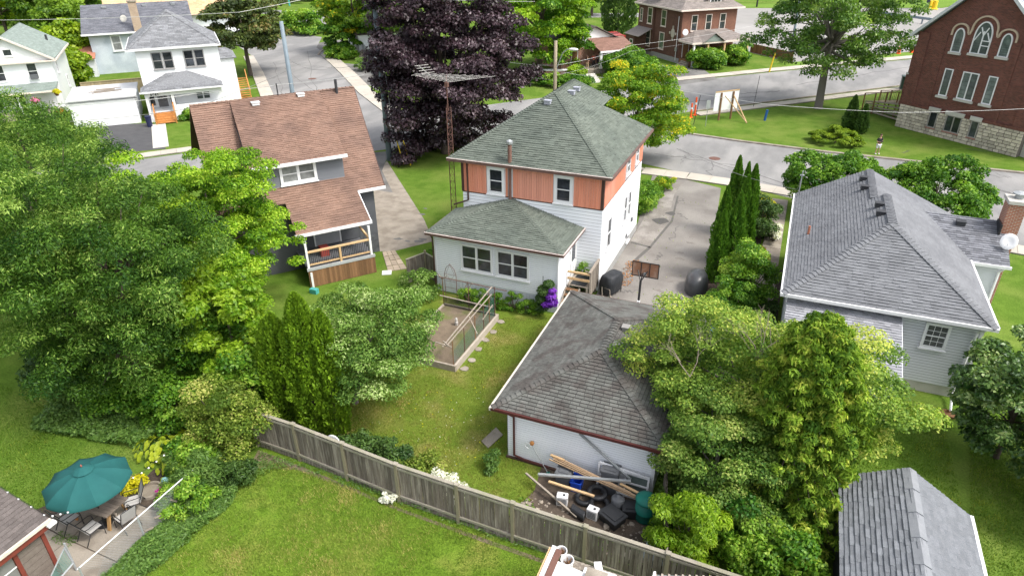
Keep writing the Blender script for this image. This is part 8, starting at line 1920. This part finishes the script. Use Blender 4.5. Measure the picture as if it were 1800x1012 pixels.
# ================================================================== people
def skin(name, joints, edges, m, parent, sub=2):
    bm = bmesh.new(); lay = bm.verts.layers.skin.verify(); vs = []
    for i, (co, r) in enumerate(joints):
        v = bm.verts.new(co); v[lay].radius = r if isinstance(r, tuple) else (r, r); v[lay].use_root = (i == 0); vs.append(v)
    for a, b in edges: bm.edges.new((vs[a], vs[b]))
    me = bpy.data.meshes.new(name); bm.to_mesh(me); bm.free()
    o = bpy.data.objects.new(name, me); COL.objects.link(o)
    o.modifiers.new('skin', 'SKIN').use_smooth_shade = True; s = o.modifiers.new('sub', 'SUBSURF'); s.levels = sub; s.render_levels = sub
    dg = bpy.context.evaluated_depsgraph_get(); me2 = bpy.data.meshes.new_from_object(o.evaluated_get(dg)); o.modifiers.clear(); o.data = me2
    me2.materials.clear(); me2.materials.append(m); o.parent = parent
    return o
mat('skin', (.45,.27,.19), (.40,.23,.16), rough=.6); mat('hair_brown', (.06,.035,.022), rough=.8)
def person(label, base, rot, shirt, shorts, legs_bare=True, phone=True):
    T = thing('person', label, 'person', base, rot, None, world=False)
    J = [((0,0,.93),(.135,.10)),((0,.01,1.12),(.125,.095)),((0,.02,1.34),(.15,.10)),((0,.02,1.47),.055),((0,.0,1.55),.06),((0,-.02,1.66),(.085,.10)),((0,-.02,1.74),(.07,.085)),
         ((.17,.02,1.40),.055),((.24,.03,1.14),.042),((.12,-.20,1.12),.034),((.04,-.28,1.16),.032),
         ((-.17,.02,1.40),.055),((-.24,.03,1.14),.042),((-.12,-.20,1.12),.034),((-.04,-.28,1.16),.032),
         ((.10,0,.86),.088),((.13,-.01,.48),.058),((.14,.02,.10),.040),((.15,-.10,.05),.038),
         ((-.10,0,.86),.088),((-.13,-.01,.48),.058),((-.14,.02,.10),.040),((-.15,-.10,.05),.038)]
    E_ = [(0,1),(1,2),(2,3),(3,4),(4,5),(5,6),(2,7),(7,8),(8,9),(9,10),(2,11),(11,12),(12,13),(13,14),(0,15),(15,16),(16,17),(17,18),(0,19),(19,20),(20,21),(21,22)]
    skin('body', J, E_, MATS['skin'], T)
    skin('shirt', [((0,0,.90),(.165,.125)),((0,.01,1.12),(.15,.115)),((0,.02,1.34),(.175,.12)),((0,.02,1.43),(.09,.075)),((.19,.02,1.40),.075),((.235,.03,1.2),.066),((-.19,.02,1.40),.075),((-.235,.03,1.2),.066)], [(0,1),(1,2),(2,3),(2,4),(4,5),(2,6),(6,7)], shirt, T)
    skin('shorts', [((0,0,.93),(.165,.12)),((.10,0,.84),.115),((.125,0,.52 if legs_bare else .12),.095 if legs_bare else .07),((-.10,0,.84),.115),((-.125,0,.52 if legs_bare else .12),.095 if legs_bare else .07)], [(0,1),(1,2),(0,3),(3,4)], shorts, T)
    for s in (-1,1):
        MB().ico((s*.15,-.05,.05),.10,2,sx=.55,sy=1.35,sz=.55).build('shoe', MATS['white_paint'], T, True)
        for k in range(4): MB().tube([(s*.035+.012*(k-1.5),-.285,1.17),(s*.035+.012*(k-1.5),-.34,1.185),(s*.025+.012*(k-1.5),-.37,1.205)], .008, 5).build('finger', MATS['skin'], T)
        MB().tube([(s*.06,-.27,1.18),(s*.04,-.31,1.215)], .009, 5).build('thumb', MATS['skin'], T)
        MB().ico((s*.032,-.118,1.68),.011,1).build('eye', MATS['black_metal'], T)
    MB().ico((0,-.125,1.65),.016,1,sz=1.5).build('nose', MATS['skin'], T)
    MB().box(-.025,-.118,1.605,.025,-.105,1.613).build('mouth', mat('lip', (.30,.10,.09), rough=.6), T)
    h = MB().ico((0,.01,1.725),.105,2,sx=.9,sy=1.05,sz=.85); h.v = [(v[0],v[1],max(v[2],1.66) if v[1] < -.03 else v[2]) for v in h.v]; h.build('hair', MATS['hair_brown'], T, True)
    if phone: q = MB().obox((0,-.36,1.22),.16,.03,.09,0); q.v = [tuple(T.matrix_basis @ Vector(v)) for v in q.v]; solo('remote_control', q, MATS['black_plastic'], 'dark remote control held by the person on the church lawn', 'remote control')
    return T
c = at(1541,271); person('person in black t-shirt and pale shorts holding a controller on the church lawn', (c.x,c.y,0), R(25), mat('cloth_black', (.018,.018,.02), rough=.9), mat('cloth_pale', (.60,.62,.64), rough=.9))
MBv = MB().box(0,0,0,.1,.002,.1)
W_ = Matrix.Translation((-27.0,91.0,0)) @ Matrix.Rotation(R(46),4,'Z')
for i, (px, py, s_, k, lab) in enumerate(((1032,123,'cloth_dark',1,'person in black top and tan trousers by the porch steps of the small brick house'),(1043,118,'cloth_coral',0,'person in a coral red shirt under the porch of the small brick house'),(1051,116,'cloth_black',0,'person in dark clothes beside the coral shirt under the porch'))):
    c = at(px, py, .6); mat('cloth_dark', (.03,.025,.03), rough=.9); mat('cloth_coral', (.45,.09,.06), rough=.9)
    person(lab, (c.x,c.y,.6), R(200*i), MATS[s_], mat('cloth_tan', (.40,.28,.18), rough=.9) if k else MATS['cloth_dark'], False, False)
bpy.data.meshes.remove(MATS.get('x')) if MATS.get('x') else None
bpy.context.view_layer.update()
